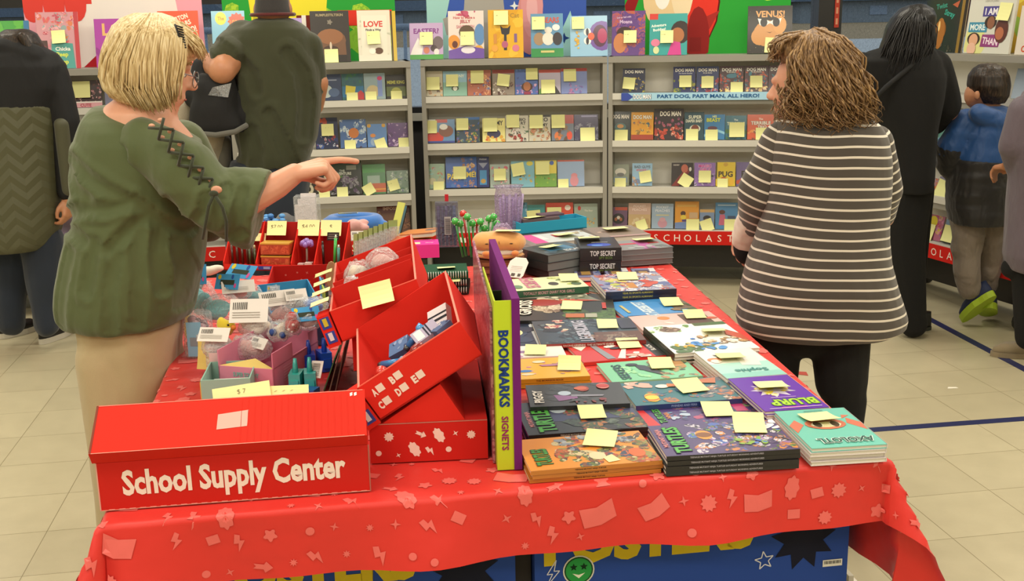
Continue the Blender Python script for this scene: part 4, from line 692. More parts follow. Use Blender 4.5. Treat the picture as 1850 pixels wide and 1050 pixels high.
q = MB(); q.hexa([tuple(p+Vector((0, 0, z))) for z in (.705, TZ-.006) for p in (TA, TB, TC, TD)]); q.build('table_top', t, 'table_top')
for (s_, t_) in ((.06, .1), (.94, .1), (.06, .9), (.94, .9)):
    p = tq(s_, t_); MB().tube([(p.x, p.y, .005), (p.x, p.y, .71)], .014).build('leg', t, 'black_metal')
q = MB(); cloth(q, .26, .30, .145, .2)
m, nt, b = newmat('cloth_red'); at = N(nt, 'ShaderNodeAttribute', attribute_name='ColA'); nt.links.new(at.outputs[0], b.inputs['Base Color']); b.inputs['Roughness'].default_value = .5; b.inputs['Sheen Weight'].default_value = .1
n = N(nt, 'ShaderNodeTexNoise', i_Scale=5.0, i_Detail=3.0); nt.links.new(coords(nt), n.inputs['Vector']); bp = N(nt, 'ShaderNodeBump', i_Strength=.5, i_Distance=.03); nt.links.new(n.outputs[0], bp.inputs['Height']); nt.links.new(bp.outputs[0], b.inputs['Normal']); MATS['cloth_red'] = m
tag(q.build('tablecloth', None, 'cloth_red'), 'red plastic tablecloth printed with pink books, stars and bolts', 'tablecloth')

# poster cartons under the table
def carton(px0, px1, yoff, label, ztop, text_x, depth=.55, tw=.5, tz=0):
    xd = (TB-TA).normalized(); a = TA+xd*px0+Vector((-xd.y, xd.x, 0))*yoff; M = frame((a.x, a.y, 0.002), xd, (-xd.y, xd.x, 0)); W_ = px1-px0
    t = thing('poster_carton', label, 'carton', M=M); q = MB(); q.T = M; q.box((0, 0, 0), (W_, depth, ztop), '#2a4a9c')
    F2 = M @ frame((0, -.0008, 0), (1, 0, 0), (0, 0, 1)); q.T = Matrix.Identity(4)
    q.text('POSTERS', text_x, ztop-.048, .09, tw, '#d4bc2a', 0, .06, M=F2, fill=True)
    def pp(pts, col, z=0): q.add([tuple(F2 @ Vector((x, y, z))) for x, y in pts], [tuple(range(len(pts)))], col)
    for (cx, cy, r, col) in ((W_*.85, .518, .075, '#171a2c'),):
        st = [(min(max(x, 0), W_), min(y, ztop)) for x, y in star(cx, cy, r, 9, .6, .2)]; L = len(st)
        q.add([tuple(F2 @ Vector((x, y, .0004))) for x, y in st+[(cx, cy)]], [(i, (i+1) % L, L) for i in range(L)], col)
    q.build('box', t, 'printed_card')
    return t, F2, W_
t, F2, W_ = carton(.816, 1.514, .12, 'blue POSTERS carton with a green star-eyed smiley, under the right half of the table', .60, .25, tw=.46)
q = MB()
def ring2(cx, cy, r, n=24): return [(cx+r*cos(2*pi*i/n), cy+r*sin(2*pi*i/n)) for i in range(n)]
def pp(pts, col, z=.0006, mb=None): (mb or q).add([tuple(F2 @ Vector((x, y, z))) for x, y in pts], [tuple(range(len(pts)))], col)
def fan(pts, c, col, z): L = len(pts); q.add([tuple(F2 @ Vector((x, y, z))) for x, y in list(pts)+[c]], [(i, (i+1) % L, L) for i in range(L)], col)
cx, cy = .094, .493
pp(ring2(cx, cy, .034), '#d8d8cc', .0006); pp(ring2(cx, cy, .031), '#1f4a2a', .0009); pp(ring2(cx, cy, .028), '#2f9a4a', .0012)
for dx in (-.011, .011): fan(star(cx+dx, cy+.008, .009, 5, .45, pi/2), (cx+dx, cy+.008), '#10301c', .0015)
pp([(cx-.014, cy-.006), (cx, cy-.018), (cx+.014, cy-.006), (cx, cy-.010)], '#e8ecd8', .0015)
q.build('smiley_print', t, 'printed_card', label='green smiley with star eyes')
q = MB()
def loop(pts, wd, col, z=.0007):
    for i in range(len(pts)):
        a = Vector(pts[i]); b = Vector(pts[(i+1) % len(pts)]); d = (b-a).normalized(); n_ = Vector((-d.y, d.x))*wd; pp([tuple(a-n_), tuple(b-n_), tuple(b+n_), tuple(a+n_)], col, z)
loop(star(.505, .475, .022, 5, .42, pi/2+.15), .0012, '#d8dce8'); q.build('star_print', t, 'printed_card'); q = MB(); loop([(.046, .521), (.026, .489), (.038, .490), (.024, .461), (.053, .496), (.041, .496)], .001, '#d8dce8'); q.build('bolt_print', t, 'printed_card'); q = MB()
pp([(.640, .446), (.685, .446), (.685, .462), (.640, .462)], '#e4e4dc', .0006)
for k in range(14): pp([(.643+k*.0028, .452), (.6442+k*.0028+(.0006 if k % 3 else 0), .452), (.6442+k*.0028+(.0006 if k % 3 else 0), .4595), (.643+k*.0028, .4595)], '#20222c', .0009)
q.build('barcode_label', t, 'printed_card')
t, F2, W_ = carton(.05, .775, .12, 'blue POSTERS carton under the left half of the table', .60, .31, tw=.42)
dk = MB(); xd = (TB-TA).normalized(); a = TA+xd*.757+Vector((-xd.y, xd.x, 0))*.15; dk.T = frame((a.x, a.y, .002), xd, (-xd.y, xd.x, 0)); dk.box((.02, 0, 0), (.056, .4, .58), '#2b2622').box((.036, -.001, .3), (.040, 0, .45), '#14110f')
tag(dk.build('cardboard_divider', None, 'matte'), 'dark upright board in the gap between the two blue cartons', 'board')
pbm = MB(); a = TA+xd*1.52+Vector((-xd.y, xd.x, 0))*.16
for k in range(4): pbm.T = frame((a.x+k*.022, a.y+.01*k, .002), xd, (-xd.y, xd.x, 0)); pbm.box((0, 0, 0), (.012, .5, .42-.03*k), ['#cfcabc', '#b8b2a2', '#d8d4c8', '#2c4a90'][k])
tag(pbm.build('poster_bundle', None, 'matte'), 'bundle of white and blue flat packs beside the right carton under the table', 'bundle', kind='stuff')

# ================================================================= BOOKS LYING ON THE TABLE
def quadfit(tl, tr, br, bl, z):
    a, b_, c, d = [P(*p, z) for p in (bl, br, tr, tl)]; u = ((b_-a)+(c-d)); u.z = 0; u.normalize(); v = Vector((-u.y, u.x, 0)); ce = (a+b_+c+d)/4
    w_ = ((b_-a).length+(c-d).length)/2; dp = abs(((d-a)+(c-b_)).dot(v))/2
    return ce, u, v, w_, dp
def lay(label, quad, zt, n, t, ori, base, ops, note=None, spine=None, st=None, name='paperback', group=None, cat='book', dz0=0, stack=None, **kw):
    zt = TZ+(zt-TZ)*.92; t = t*.92; ce, u, v, w_, dp = quadfit(*quad, zt); R = random.Random(sum(map(ord, label)))
    for k in range(n):
        z = zt-t*(k+1); jx = 0 if k == 0 else R.uniform(-.003, .003); jy = 0 if k == 0 else R.uniform(-.003, .003); a = 0 if k == 0 else R.uniform(-.012, .012)
        uu = u*cos(a)+v*sin(a); vv = v*cos(a)-u*sin(a); c2 = ce+u*jx+v*jy
        if ori == 'S': o = c2+uu*w_/2-vv*dp/2; x, y, W, H = vv, -uu, dp, w_
        elif ori == 'F': o = c2+uu*w_/2+vv*dp/2; x, y, W, H = -uu, -vv, w_, dp
        else: o = c2-uu*w_/2-vv*dp/2; x, y, W, H = uu, vv, w_, dp
        M = frame((o.x, o.y, z), x, y)
        pos = ['', ', second from top', ', third from top', ', fourth from top', ', fifth from top'][k]
        lb = label if k == 0 else (stack or ' '.join(label.split()[:8]))+pos
        book(name, lb, cat, M, W, H, t-.0006, base if (k == 0 or not spine) else spine, nk=.78, ops=ops if k == 0 else (), note=note if k == 0 else None, spine=spine, spine_text=st, group=group, **kw)
NT = (.5, .5, 90, None, .074)
green_t = ('#3f9a3a')
lay('orange comic with monsters and green TURTLES title, top of the near left stack', [(940, 795), (1155, 777), (1195, 832), (950, 852)], TZ+.031, 3, .0098, 'S', '#d98a2e', [
    ('b', 21, .05, 0, .95, .72, 60, .16, ['#5c6a34', '#b85c30', '#3a3a34', '#8c8c4a', '#a8442c', '#39445a', '#c8b88a', '#7a4a2c']), ('b', 22, .55, .1, 1, .7, 8, .18, ['#8a9098', '#4a5668', '#a8acac']), ('e', .3, .45, .12, .1, '#d8c8a0'), ('e', .3, .14, .14, .1, '#c8602c'), ('p', [(.1, .3), (.3, .34), (.22, .42), (.06, .4)], '#e0d4a0'), ('t', 'TURTLES', .38, .87, .12, .5, '#3f8a34', 0, '#1c3a1c')],
    (.72, .36, 68, None, .084), '#b8742a', ('TEENAGE MUTANT NINJA TURTLES', '#2a1c10'), stack='orange comic with a brown spine under the monster comic')
lay('dark comic with green TURTLES title and a moon, between the orange comics and PIGGY', [(934, 728), (1138, 716), (1165, 771), (949, 788)], TZ+.026, 2, .0118, 'S', '#2c3034', [
    ('r', .35, .02, 1, .75, '#343a5c'), ('b', 23, 0, 0, 1, .6, 46, .15, ['#4a5a34', '#2a2c34', '#a86a34', '#3a4a3a', '#8c3a30', '#26282c', '#5c6a5c']), ('e', .74, .66, .15, .1, '#a8b8c0'), ('t', 'MUTANT NINJA', .12+.34, .93, .05, .6, '#c87a7a'), ('t', 'TURTLES', .42, .82, .15, .72, '#46a838', 0, '#16301a')],
    (.46, .40, 87, None, .074), '#1a1918', ('TEENAGE MUTANT NINJA TURTLES UNIVERSE', '#b8b4a8'), stack='black-spined comic under the moonlit turtles comic')
lay('dark horror comic reading PIGGY with a red badge', [(939, 697), (1114, 689), (1144, 729), (969, 734)], TZ+.037, 1, .0108, 'S', '#3a3a3a', [
    ('b', 24, .0, .2, 1, .75, 12, .2, ['#3f4244', '#454648', '#333436']), ('e', .55, .62, .1, .1, '#b8c8d8'), ('p', [(.2, .7), (.48, .74), (.4, .5), (.3, .5)], '#8c5a8c'), ('p', [(.38, .56), (.48, .56), (.42, .22), (.36, .24)], '#8a8894'), ('e', .73, .42, .13, .1, '#9c3a22'), ('e', .74, .44, .08, .1, '#c8603a'), ('b', 25, .1, .2, .3, .6, 8, .08, ['#7a2c2c', '#4a4a4a']), ('e', .80, .2, .13, .1, '#c8402c'), ('e', .80, .2, .105, .1, '#ded0c4'), ('e', .80, .2, .09, .1, '#b8342a'), ('t', 'PIGGY', .40, .90, .10, .78, '#ece8dc')], None, '#26282a')
lay('yellow middle-grade book with pink and blue characters and a lifted note', [(924, 649), (1042, 644), (1069, 678), (929, 687)], TZ+.027, 2, .0125, 'S', '#e3b02c', [
    ('b', 26, .15, .2, .9, .9, 10, .07, ['#c87a8c', '#d8a0a8', '#8c6a3a']), ('e', .38, .84, .06, .1, '#3a78c0'), ('e', .22, .82, .05, .1, '#e8d8b0'), ('e', .8, .6, .06, .1, '#ece0c0'), ('p', [(.55, .3), (.66, .3), (.64, .62), (.56, .58)], '#b87a94')], (.42, .22, 78, None, .074, .02), '#c4941e', ('THE MORRISON BOOK', '#6a4a1c'), stack='yellow paperback under the yellow characters book', name='paperback')
lay('white book half under the yellow one, by the bookmarks stand', [(922, 626), (1011, 622), (1026, 642), (924, 647)], TZ+.018, 1, .014, 'S', '#e8e4dc', [('b', 4, .6, .3, 1, .8, 5, .08, ['#5c4a44', '#8c5a4a']), ('b', 3, 0, .7, .5, 1, 5, .2, ['#b88ab0', '#8c6a9c'])], (.35, .55, 80, None, .072))
lay('green adventure comic with a dark bird on it', [(1073, 657), (1234, 645), (1269, 679), (1111, 690)], TZ+.014, 1, .013, 'S', '#7cc49a', [
    ('b', 27, .0, .0, 1, .5, 18, .2, ['#5c6a4a', '#3a4a3c', '#8c9a5c', '#b88a5c', '#6a7c64']), ('r', .55, .06, 1, .36, '#b88a5a'), ('b', 28, .1, .55, .7, .8, 8, .16, ['#8fd4a0', '#a8dca0', '#5cac84']), ('p', [(.3, .35), (.5, .6), (.8, .62), (.7, .5), (.45, .44)], '#2f3440'), ('p', [(.15, .4), (.5, .44), (.45, .56)], '#34363f'), ('e', .78, .64, .07, .1, '#2c3038'), ('t', 'SEEKERS', .45, .82, .11, .75, '#1f4a4a')], (.62, .33, 84, None, .078))
lay('red pencil-and-snow covered activity book with a black right-hand border', [(1027, 624), (1172, 611), (1199, 642), (1050, 655)], TZ+.012, 1, .011, 'S', '#c8322c', [
    ('r', 0, 0, 1, .13, '#1f1e20'), ('t', 'BLACK', .5, .07, .06, .6, '#d8d4cc'), ('p', [(1, .98), (.6, .9), (.85, .78), (1, .8)], '#e8dcd0'), ('p', [(.05, .7), (.95, .75), (.95, .68), (.05, .6)], '#8a8c94'), ('p', [(0, .5), (.6, .35), (.65, .38), (.05, .58)], '#ece4dc'), ('b', 30, .6, .2, 1, .6, 6, .16, ['#ece4dc', '#b82c28']), ('b', 31, 0, .2, .3, .5, 6, .16, ['#ece4dc', '#d8a090']), ('e', .6, .48, .06, .1, '#3a3a44')], (.66, .30, 84, None, .078))
lay('dark racing book with grey block title and a red spine', [(953, 579), (1129, 575), (1175, 612), (986, 624)], TZ+.024, 1, .014, 'S', '#3a4650', [
    ('b', 32, 0, .2, 1, .9, 22, .2, ['#4a6470', '#2c343c', '#5c6a70', '#22282e']), ('b', 33, .5, .7, 1, .9, 7, .12, ['#c8bca0', '#a84a50', '#d8ccb4']), ('r', 0, 0, .4, .45, '#5c3a2c'), ('b', 34, 0, .05, .3, .5, 7, .2, ['#6a4230', '#8c7a6a', '#4a3028']), ('t', 'RACING', .62, .55, .13, .6, '#b8b8c8'), ('t', 'LEGENDS', .4, .55, .13, .7, '#a8a8b8'), ('r', .5, 0, .9, .16, '#34344a')], (.62, .28, 86, None, .074), '#8c2420', ('RACING LEGENDS  THE ULTIMATE GUIDE', '#d8ccc0'))
lay('navy book with a slanted title strip at the edge of the bookmarks stand', [(918, 579), (957, 578), (985, 622), (922, 626)], TZ+.009, 1, .009, 'S', '#1f2a40', [('r', .0, .08, 1, .2, '#c8ccd0'), ('b', 3, 0, .3, 1, 1, 6, .3, ['#26344e', '#182236']), ('e', .5, .85, .14, .1, '#e4dfa0')])
lay('green-black book reading GROSS with crocodile jaws', [(915, 531), (1099, 531), (1121, 577), (940, 580)], TZ+.020, 1, .012, 'S', '#2b2c26', [
    ('b', 35, 0, 0, .35, .5, 14, .2, ['#4a6a2c', '#5c7a3a', '#34462a']), ('b', 36, .3, .55, .8, .75, 16, .14, ['#b8a68c', '#d8ccb0', '#7a6248']), ('e', .65, .72, .13, .2, '#9c2c22'), ('p', [(.7, .12), (1, .3), (1, .62), (.82, .66), (.74, .5)], '#7c8070'), ('p', [(.72, .12), (.8, .5), (.78, .6), (.68, .5)], '#c0503c'), ('b', 37, .72, .3, .98, .6, 10, .05, ['#d8d4bc', '#5c6450']), ('r', .08, .3, .22, .48, '#b8683a'), ('r', .08, .18, .22, .29, '#a8a894'), ('r', .4, .08, .62, .12, '#b83a2c'), ('t', 'GROSS', .45, .88, .14, .86, '#e6e2d4', 0, '#0e0e0c')], (.44, .42, 84, None, .08), '#1a1b18')
lay('jungle-covered book under the crocodile book and the sports stack', [(1050, 505), (1068, 500), (1108, 548), (1090, 550)], TZ+.010, 1, .010, 'S', '#45543a', [('b', 38, 0, 0, 1, 1, 12, .3, ['#5c7048', '#2f3c28', '#7c8c8c', '#5c5c4a'])])
lay('pale green diary with pink SECRETS lettering, top of a thick stack', [(918, 505), (1047, 496), (1056, 518), (926, 526)], TZ+.047, 1, .024, 'S', '#dfe3b8', [
    ('b', 39, .2, .05, 1, .4, 9, .16, ['#b8c45c', '#dce49c', '#5c7a3a']), ('e', .4, .42, .14, .1, '#3a342c'), ('e', .3, .12, .13, .1, '#3f5a34'), ('t', 'SUPER', .75, .72, .2, .6, '#c87a94'), ('t', 'SECRET', .45, .72, .2, .6, '#c87a94'), ('e', .3, .93, .14, .1, '#3a7a5c')], (.62, .16, 84, None, .08), '#2a5a40', ('TOTALLY SECRET DIARY FOR GIRLS', '#c89aa0'), name='hardback')
lay('white book under the pale green diary', [(912, 512), (1047, 505), (1058, 535), (922, 538)], TZ+.021, 1, .02, 'S', '#d8d2c8', [('e', .9, .5, .1, .1, '#3a6a4c')], None, '#c8c0b4', name='hardback')
lay('sports almanac with silver pages of players, top of the far right stack', [(1062, 498), (1188, 491), (1221, 522), (1099, 527)], TZ+.047, 3, .015, 'S', '#8c90b0', [
    ('b', 40, 0, 0, 1, 1, 44, .16, ['#c8c8d8', '#5a66a0', '#d8d8e0', '#a83a3c', '#3a4680', '#e0e0e8', '#b87a5c']), ('b', 41, .2, .6, .7, .9, 8, .1, ['#b8c05c', '#d8c87a']), ('r', .15, .5, .45, .62, '#c0803a'), ('b', 42, .2, .2, .6, .4, 4, .16, ['#a83034', '#c84a40'])], (.70, .52, 84, None, .085), '#1e1f38', ('YEAR IN SPORTS ALMANAC', '#b8a83a'), stack='navy-spined sports almanac')
lay('blue book reading ATHLETES with a badge, right of the crocodile book', [(1102, 545), (1232, 537), (1256, 561), (1121, 574)], TZ+.014, 1, .012, 'S', '#3f8ed0', [
    ('t', 'GREATEST', .55, .62, .16, .7, '#d4e4f0'), ('t', 'ATHLETES', .25, .62, .16, .7, '#d4e4f0'), ('r', .2, 0, 1, .26, '#6a5a48'), ('e', .86, .16, .15, .1, '#c84a34'), ('e', .86, .16, .11, .1, '#d8c8b8'), ('b', 43, .1, 0, .6, .3, 5, .15, ['#3a5a34', '#8c6a4a']), ('r', .2, .86, .7, .9, '#c8b87a')], (.55, .22, 84, None, .08))
lay('pink and white photo book under the frog book', [(1133, 568), (1280, 565), (1320, 588), (1169, 605)], TZ+.014, 1, .013, 'S', '#dcb8b4', [('e', .75, .62, .1, .1, '#d8803a'), ('b', 44, 0, .4, .7, 1, 5, .2, ['#e8d4d0', '#e0c4c0']), ('r', .3, .1, .9, .42, '#4a3430'), ('e', .6, .08, .06, .1, '#c8503c')], (.72, .25, 84, None, .078))
lay('pink card-backed book tip at the right edge of the table, behind the pink photo book', [(1228, 563), (1268, 560), (1283, 566), (1240, 571)], TZ+.012, 1, .01, 'S', '#c84a78', [])
lay('white animal photo book with a frog and a blue pelican, top of three', [(1170, 587), (1313, 583), (1363, 625), (1213, 643)], TZ+.036, 3, .0115, 'N', '#eeeeea', [
    ('b', 45, 0, .75, .5, 1, 9, .10, ['#5c8a3a', '#7aa04a', '#e8ece0']), ('e', .26, .82, .13, .1, '#6a5040'), ('b', 46, .18, .72, .34, .92, 8, .05, ['#8c705c', '#3f3028', '#c0a894']), ('r', .6, .9, 1, 1, '#3c5c2c'), ('b', 47, .1, .0, .5, .3, 12, .12, ['#5c7c3a', '#3f5c2c', '#486a34']), ('b', 48, .3, .05, .6, .45, 8, .10, ['#3a86d0', '#5c9ce0', '#2f6ab8']), ('b', 49, .12, .18, .34, .42, 5, .08, ['#e0b428', '#d8a01c']), ('b', 50, .45, .2, .98, .5, 16, .10, ['#a87c50', '#c8a070', '#7a5838', '#e8dccc']), ('p', [(.82, .5), (1, .2), (1, .5), (.88, .7)], '#b84a30')], (.72, .60, -10, None, .08), '#2c3a2a', None, stack='dark-edged animal book under the frog photo book')
lay('white and aqua book with an orange fox and cursive title, top of four', [(1254, 635), (1359, 627), (1417, 676), (1313, 684)], TZ+.042, 4, .0098, 'F', '#eceae2', [
    ('r', 0, .5, 1, .9, '#a8d8d0'), ('r', 0, .84, 1, 1, '#8cc8c0'), ('p', [(.1, .3), (.45, .25), (.5, .6), (.2, .65)], '#e4e0dc'), ('e', .84, .36, .12, .1, '#d8804c'), ('e', .84, .42, .09, .1, '#f0e4d8'), ('b', 51, .6, .2, .95, .3, 3, .07, ['#4a3a3a']), ('b', 52, .3, .3, .6, .45, 3, .07, ['#d8a060', '#e4dcd0']), ('t', 'Sophie', .46, .78, .13, .56, '#3a8a88')], (.55, .34, 172, None, .085, .007), '#d0c8c0', None, stack='white-edged picture book under the fox book')
lay('purple book with lime-green letters and a burst of folded notes, top of two', [(1313, 684), (1417, 677), (1504, 734), (1385, 743)], TZ+.043, 2, .0098, 'F', '#5f27a8', [
    ('s', .52, .42, .36, 9, '#cfc8e0', .55), ('b', 53, .3, .25, .75, .6, 8, .14, ['#d8d040', '#e0c83c', '#e8e4d0']), ('r', .3, .93, .7, .95, '#c83a9c'), ('t', 'BLURP', .42, .80, .17, .72, '#a8d03a', 0, '#3f7a2c'), ('r', .08, .95, .9, .965, '#c8b8e0'), ('r', .3, .66, .7, .675, '#b89cd8')], (.50, .36, 174, None, .09, .008), '#d8d0d8', None, stack='white-edged book under the purple one')
lay('aqua book reading AXOLOTL with two round eyes, top of four at the near right corner', [(1394, 745), (1514, 735), (1614, 803), (1472, 808)], TZ+.043, 4, .0102, 'F', '#6cbcae', [
    ('p', [(.2, .42), (.02, .62), (.0, .42), (.14, .28)], '#c8705a'), ('p', [(.2, .3), (.06, .22), (.16, .2)], '#c8705a'), ('p', [(.8, .42), (.98, .62), (1, .42), (.86, .28)], '#c8705a'), ('e', .5, .42, .28, .2, '#c8745c'), ('e', .5, .44, .21, .1, '#e8e0b0'), ('e', .38, .44, .075, .1, '#f0ecd0'), ('e', .62, .44, .075, .1, '#f0ecd0'), ('e', .38, .44, .055, .1, '#4a4038'), ('e', .62, .44, .055, .1, '#4a4038'), ('t', 'AXOLOTL', .46, .86, .12, .74, '#1f4a48', 0, '#cfe8dc'), ('r', .35, .07, .62, .085, '#3a6a64')], (.52, .30, 184, None, .088, .008), '#cfc6c4', None, stack='white-edged picture book under the aqua one')
lay('cartoon comic with an orange duck bill and yellow round logo, blue spine', [(1118, 691), (1309, 681), (1330, 719), (1148, 735)], TZ+.030, 1, .013, 'S', '#2c6a74', [
    ('b', 54, 0, .0, 1, .35, 14, .2, ['#5c4a44', '#8c7c74', '#c8b8a8', '#4a5a6c', '#b86a3c']), ('b', 55, .1, .3, .8, .9, 10, .16, ['#2a7a74', '#2f5c74', '#a86a3c', '#3f5a8c']), ('b', 56, .65, .75, 1, .95, 6, .16, ['#d8a898', '#e0bcb0']), ('e', .28, .80, .18, .1, '#e8b42c'), ('e', .28, .80, .14, .1, '#d8701f'), ('e', .28, .80, .09, .1, '#ecc840'), ('e', .72, .62, .08, .1, '#e8e0d4'), ('p', [(.68, .58), (.82, .56), (.78, .48), (.66, .5)], '#d87a34'), ('p', [(.7, .1), (.95, .05), (.9, .3), (.78, .32)], '#b8683c')], (.55, .38, 98, None, .088), '#26386c', ('PHINEAS AND FERB', '#8c9cc8'))
lay('purple comic with red corner and TURTLES in green, under the blue-spined comic', [(1143, 738), (1352, 724), (1398, 757), (1170, 772)], TZ+.017, 1, .0155, 'S', '#4c3a70', [
    ('b', 57, 0, 0, 1, .75, 34, .16, ['#3f3a68', '#8c3a64', '#6a4a7c', '#4a5a8c', '#a84a6c', '#7a8c5c', '#2a2844']), ('p', [(0, .88), (1, .94), (1, 1), (0, 1)], '#c42a28'), ('r', .5, .1, .9, .2, '#b03468'), ('b', 58, .3, .6, .7, .75, 5, .14, ['#a8b8cc', '#5c7a9c']), ('t', 'TURTLES', .5, .84, .06, .9, '#4a9a3c', 0, '#16301a'), ('t', 'NINJA', .5, .77, .05, .7, '#c87a3a')], (.5, .36, 84, None, .085), '#1c1a26')
lay('purple comic with TURTLES in green over fighting figures, top of the near middle stack', [(1166, 770), (1394, 757), (1446, 811), (1208, 824)], TZ+.047, 4, .0112, 'S', '#4a3c6c', [
    ('b', 59, .05, .02, .95, .72, 60, .15, ['#5c4a7c', '#c8803a', '#4a5a34', '#3a3458', '#6a8c3c', '#8c6a9c', '#3f62b0', '#a8642c', '#2c2a40', '#c8c4d0']), ('e', .6, .62, .15, .1, '#d8903a'), ('e', .6, .62, .08, .1, '#7a4a24'), ('b', 60, .7, 0, .95, .3, 5, .16, ['#e8e4ec', '#d8d0e0']), ('b', 62, .2, .2, .4, .4, 6, .09, ['#3f6cc0', '#7aa03c']), ('t', 'MUTANT NINJA', .55, .95, .05, .62, '#c87a7a'), ('t', 'TURTLES', .48, .85, .12, .82, '#4aac3c', 0, '#14301a')],
    (.72, .24, 80, None, .084, .02), '#151318', ('TEENAGE MUTANT NINJA TURTLES SATURDAY MORNING ADVENTURES', '#a8a4b0'), stack='black-spined comic under the purple turtles comic')

# ================================================================= CARTONS AND TRAYS ON THE LEFT HALF
RED = '#d52a1e'; RED2 = '#b8201a'; BLU = '#3a4a9c'
def free_note(label, M, w=.07, h=.06, text=None, curl=.01, ink='#8a8660', col='#eeeaa8'):
    q = MB(); note_mesh(q, 0, 0, 0, h, 0, text, curl, col, w, ink); o = q.build('price_note', None, 'matte', local=True); o.matrix_world = M; tag(o, label, 'price note'); return o
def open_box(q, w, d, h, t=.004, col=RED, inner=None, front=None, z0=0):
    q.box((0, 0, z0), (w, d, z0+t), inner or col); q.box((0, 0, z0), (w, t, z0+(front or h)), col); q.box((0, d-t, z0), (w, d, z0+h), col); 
    f_ = front or h
    for a_ in (0, w-t): q.hexa([(a_, t, z0), (a_+t, t, z0), (a_+t, d-t, z0), (a_, d-t, z0), (a_, t, z0+f_), (a_+t, t, z0+f_), (a_+t, d-t, z0+h), (a_, d-t, z0+h)], col)
# School Supply Center display
a = P(182, 924, TZ+.003); b_ = P(670, 887, TZ+.003); xd = (b_-a).normalized(); xd.z = 0; yd = Vector((-xd.y, xd.x, 0)); W_ = (b_-a).length
M = frame(a, xd, yd); t = thing('supply_display', 'red corrugated counter display reading School Supply Center', 'display box', M=M)
def mbM(M): q = MB(); q.T = M; return q
q = mbM(M); q.box((0, 0, 0), (W_, .14, .095), '#c4241b')
for k in range(26):
    x = .015+k*.0187; q.box((x, -.0006, .0012), (x+.011, .0, .0022), '#e0a89a')
q.box((-.0006, -.0006, 0), (.0016, .0006, .095), '#d8a090').box((W_-.0016, -.0006, 0), (W_+.0006, .0006, .095), '#a86a5c').box((0, -.0006, 0), (W_, .0004, .0014), '#d89484')
q.build('base_box', t, 'printed_card')
q = mbM(M); q.text('School Supply Center', .250, .045, .066, .412, '#ecdcd0', 0, .035, M=frame((0, -.0008, 0), (1, 0, 0), (0, 0, 1)) @ Matrix.Rotation(.01, 4, 'Z'), fill=True); q.build('lettering', t, 'printed_card', label='cream lettering School Supply Center')
q = mbM(M); sec = [(0, .0955), (.15, .0955), (.15, .135), (.083, .179), (-.018, .121)]; L = len(sec); x0, x1 = -.006, W_-.002
q.add([(x0, y, z) for y, z in sec]+[(x1, y, z) for y, z in sec], [tuple(range(L)), tuple(reversed(range(L, 2*L)))]+[(i, L+i, L+(i+1) % L, (i+1) % L) for i in range(L)], '#c9281a')
d_ = Vector((0, .101, .058)).normalized(); n_ = Vector((0, -d_.z, d_.y)); o_ = Vector((x0, -.018, .121)); Fp = frame(o_+n_*.0006, (1, 0, 0), d_)
TT = q.T; q.T = TT @ Fp
q.add([(.226, .038, 0), (.282, .042, 0), (.284, .082, 0), (.227, .075, 0)], [(0, 1, 2, 3)], '#e6a49a')
for (x, y) in ((.476, .100), (.484, .100)): q.add([(x, y, 0), (x+.005, y+.002, 0), (x+.005, y+.010, 0), (x, y+.008, 0)], [(0, 1, 2, 3)], '#f0e4dc')
for k in range(18): q.add([(.27+k*.0125, .006, .0), (.2712+k*.0125, .006, 0), (.2712+k*.0125, .11, 0), (.27+k*.0125, .11, 0)], [(0, 1, 2, 3)], '#cf2a1c')
q.add([(0, 0, 0), (W_, 0, 0), (W_, .0012, 0), (0, .0012, 0)], [(0, 1, 2, 3)], '#e8a090'); q.add([(0, .114, 0), (W_, .114, 0), (W_, .1155, 0), (0, .1155, 0)], [(0, 1, 2, 3)], '#e88a7a'); q.add([(0, 0, 0), (.004, 0, 0), (.004, .1155, 0), (0, .1155, 0)], [(0, 1, 2, 3)], '#7a3a2c')
q.T = TT; q.build('header_panel', t, 'printed_card')
nf = frame(M @ Vector((.262, .10, .180)), xd, (yd*.5+Vector((0, 0, 1))).normalized())
free_note('cream paper slip standing behind the School Supply Center panel, left one', nf @ Matrix.Rotation(.10, 4, 'Z'), .11, .035, "$ 7", .002)
free_note('cream paper slip standing behind the School Supply Center panel, right one', frame(M @ Vector((.345, .105, .176)), xd, (yd*.5+Vector((0, 0, 1))).normalized()) @ Matrix.Rotation(-.02, 4, 'Z'), .09, .026, None, .002)
# small mint tray behind it
a = P(366, 735, TZ+.004); M = frame(a, P(464, 728, TZ)-P(366, 735, TZ), (0, 1, 0)); M2 = M @ Matrix.Rotation(-.06, 4, 'Z')
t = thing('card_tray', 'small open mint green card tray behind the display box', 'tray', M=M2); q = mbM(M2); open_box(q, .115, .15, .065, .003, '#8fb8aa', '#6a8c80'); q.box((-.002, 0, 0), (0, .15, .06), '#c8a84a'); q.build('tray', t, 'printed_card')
q = mbM(M2); q.box((.02, .01, .02), (.11, .07, .045), '#d8d4cc'); q.box((.02, .009, .028), (.11, .01, .036), '#2a2826'); q.build('card_pack', t, 'matte')
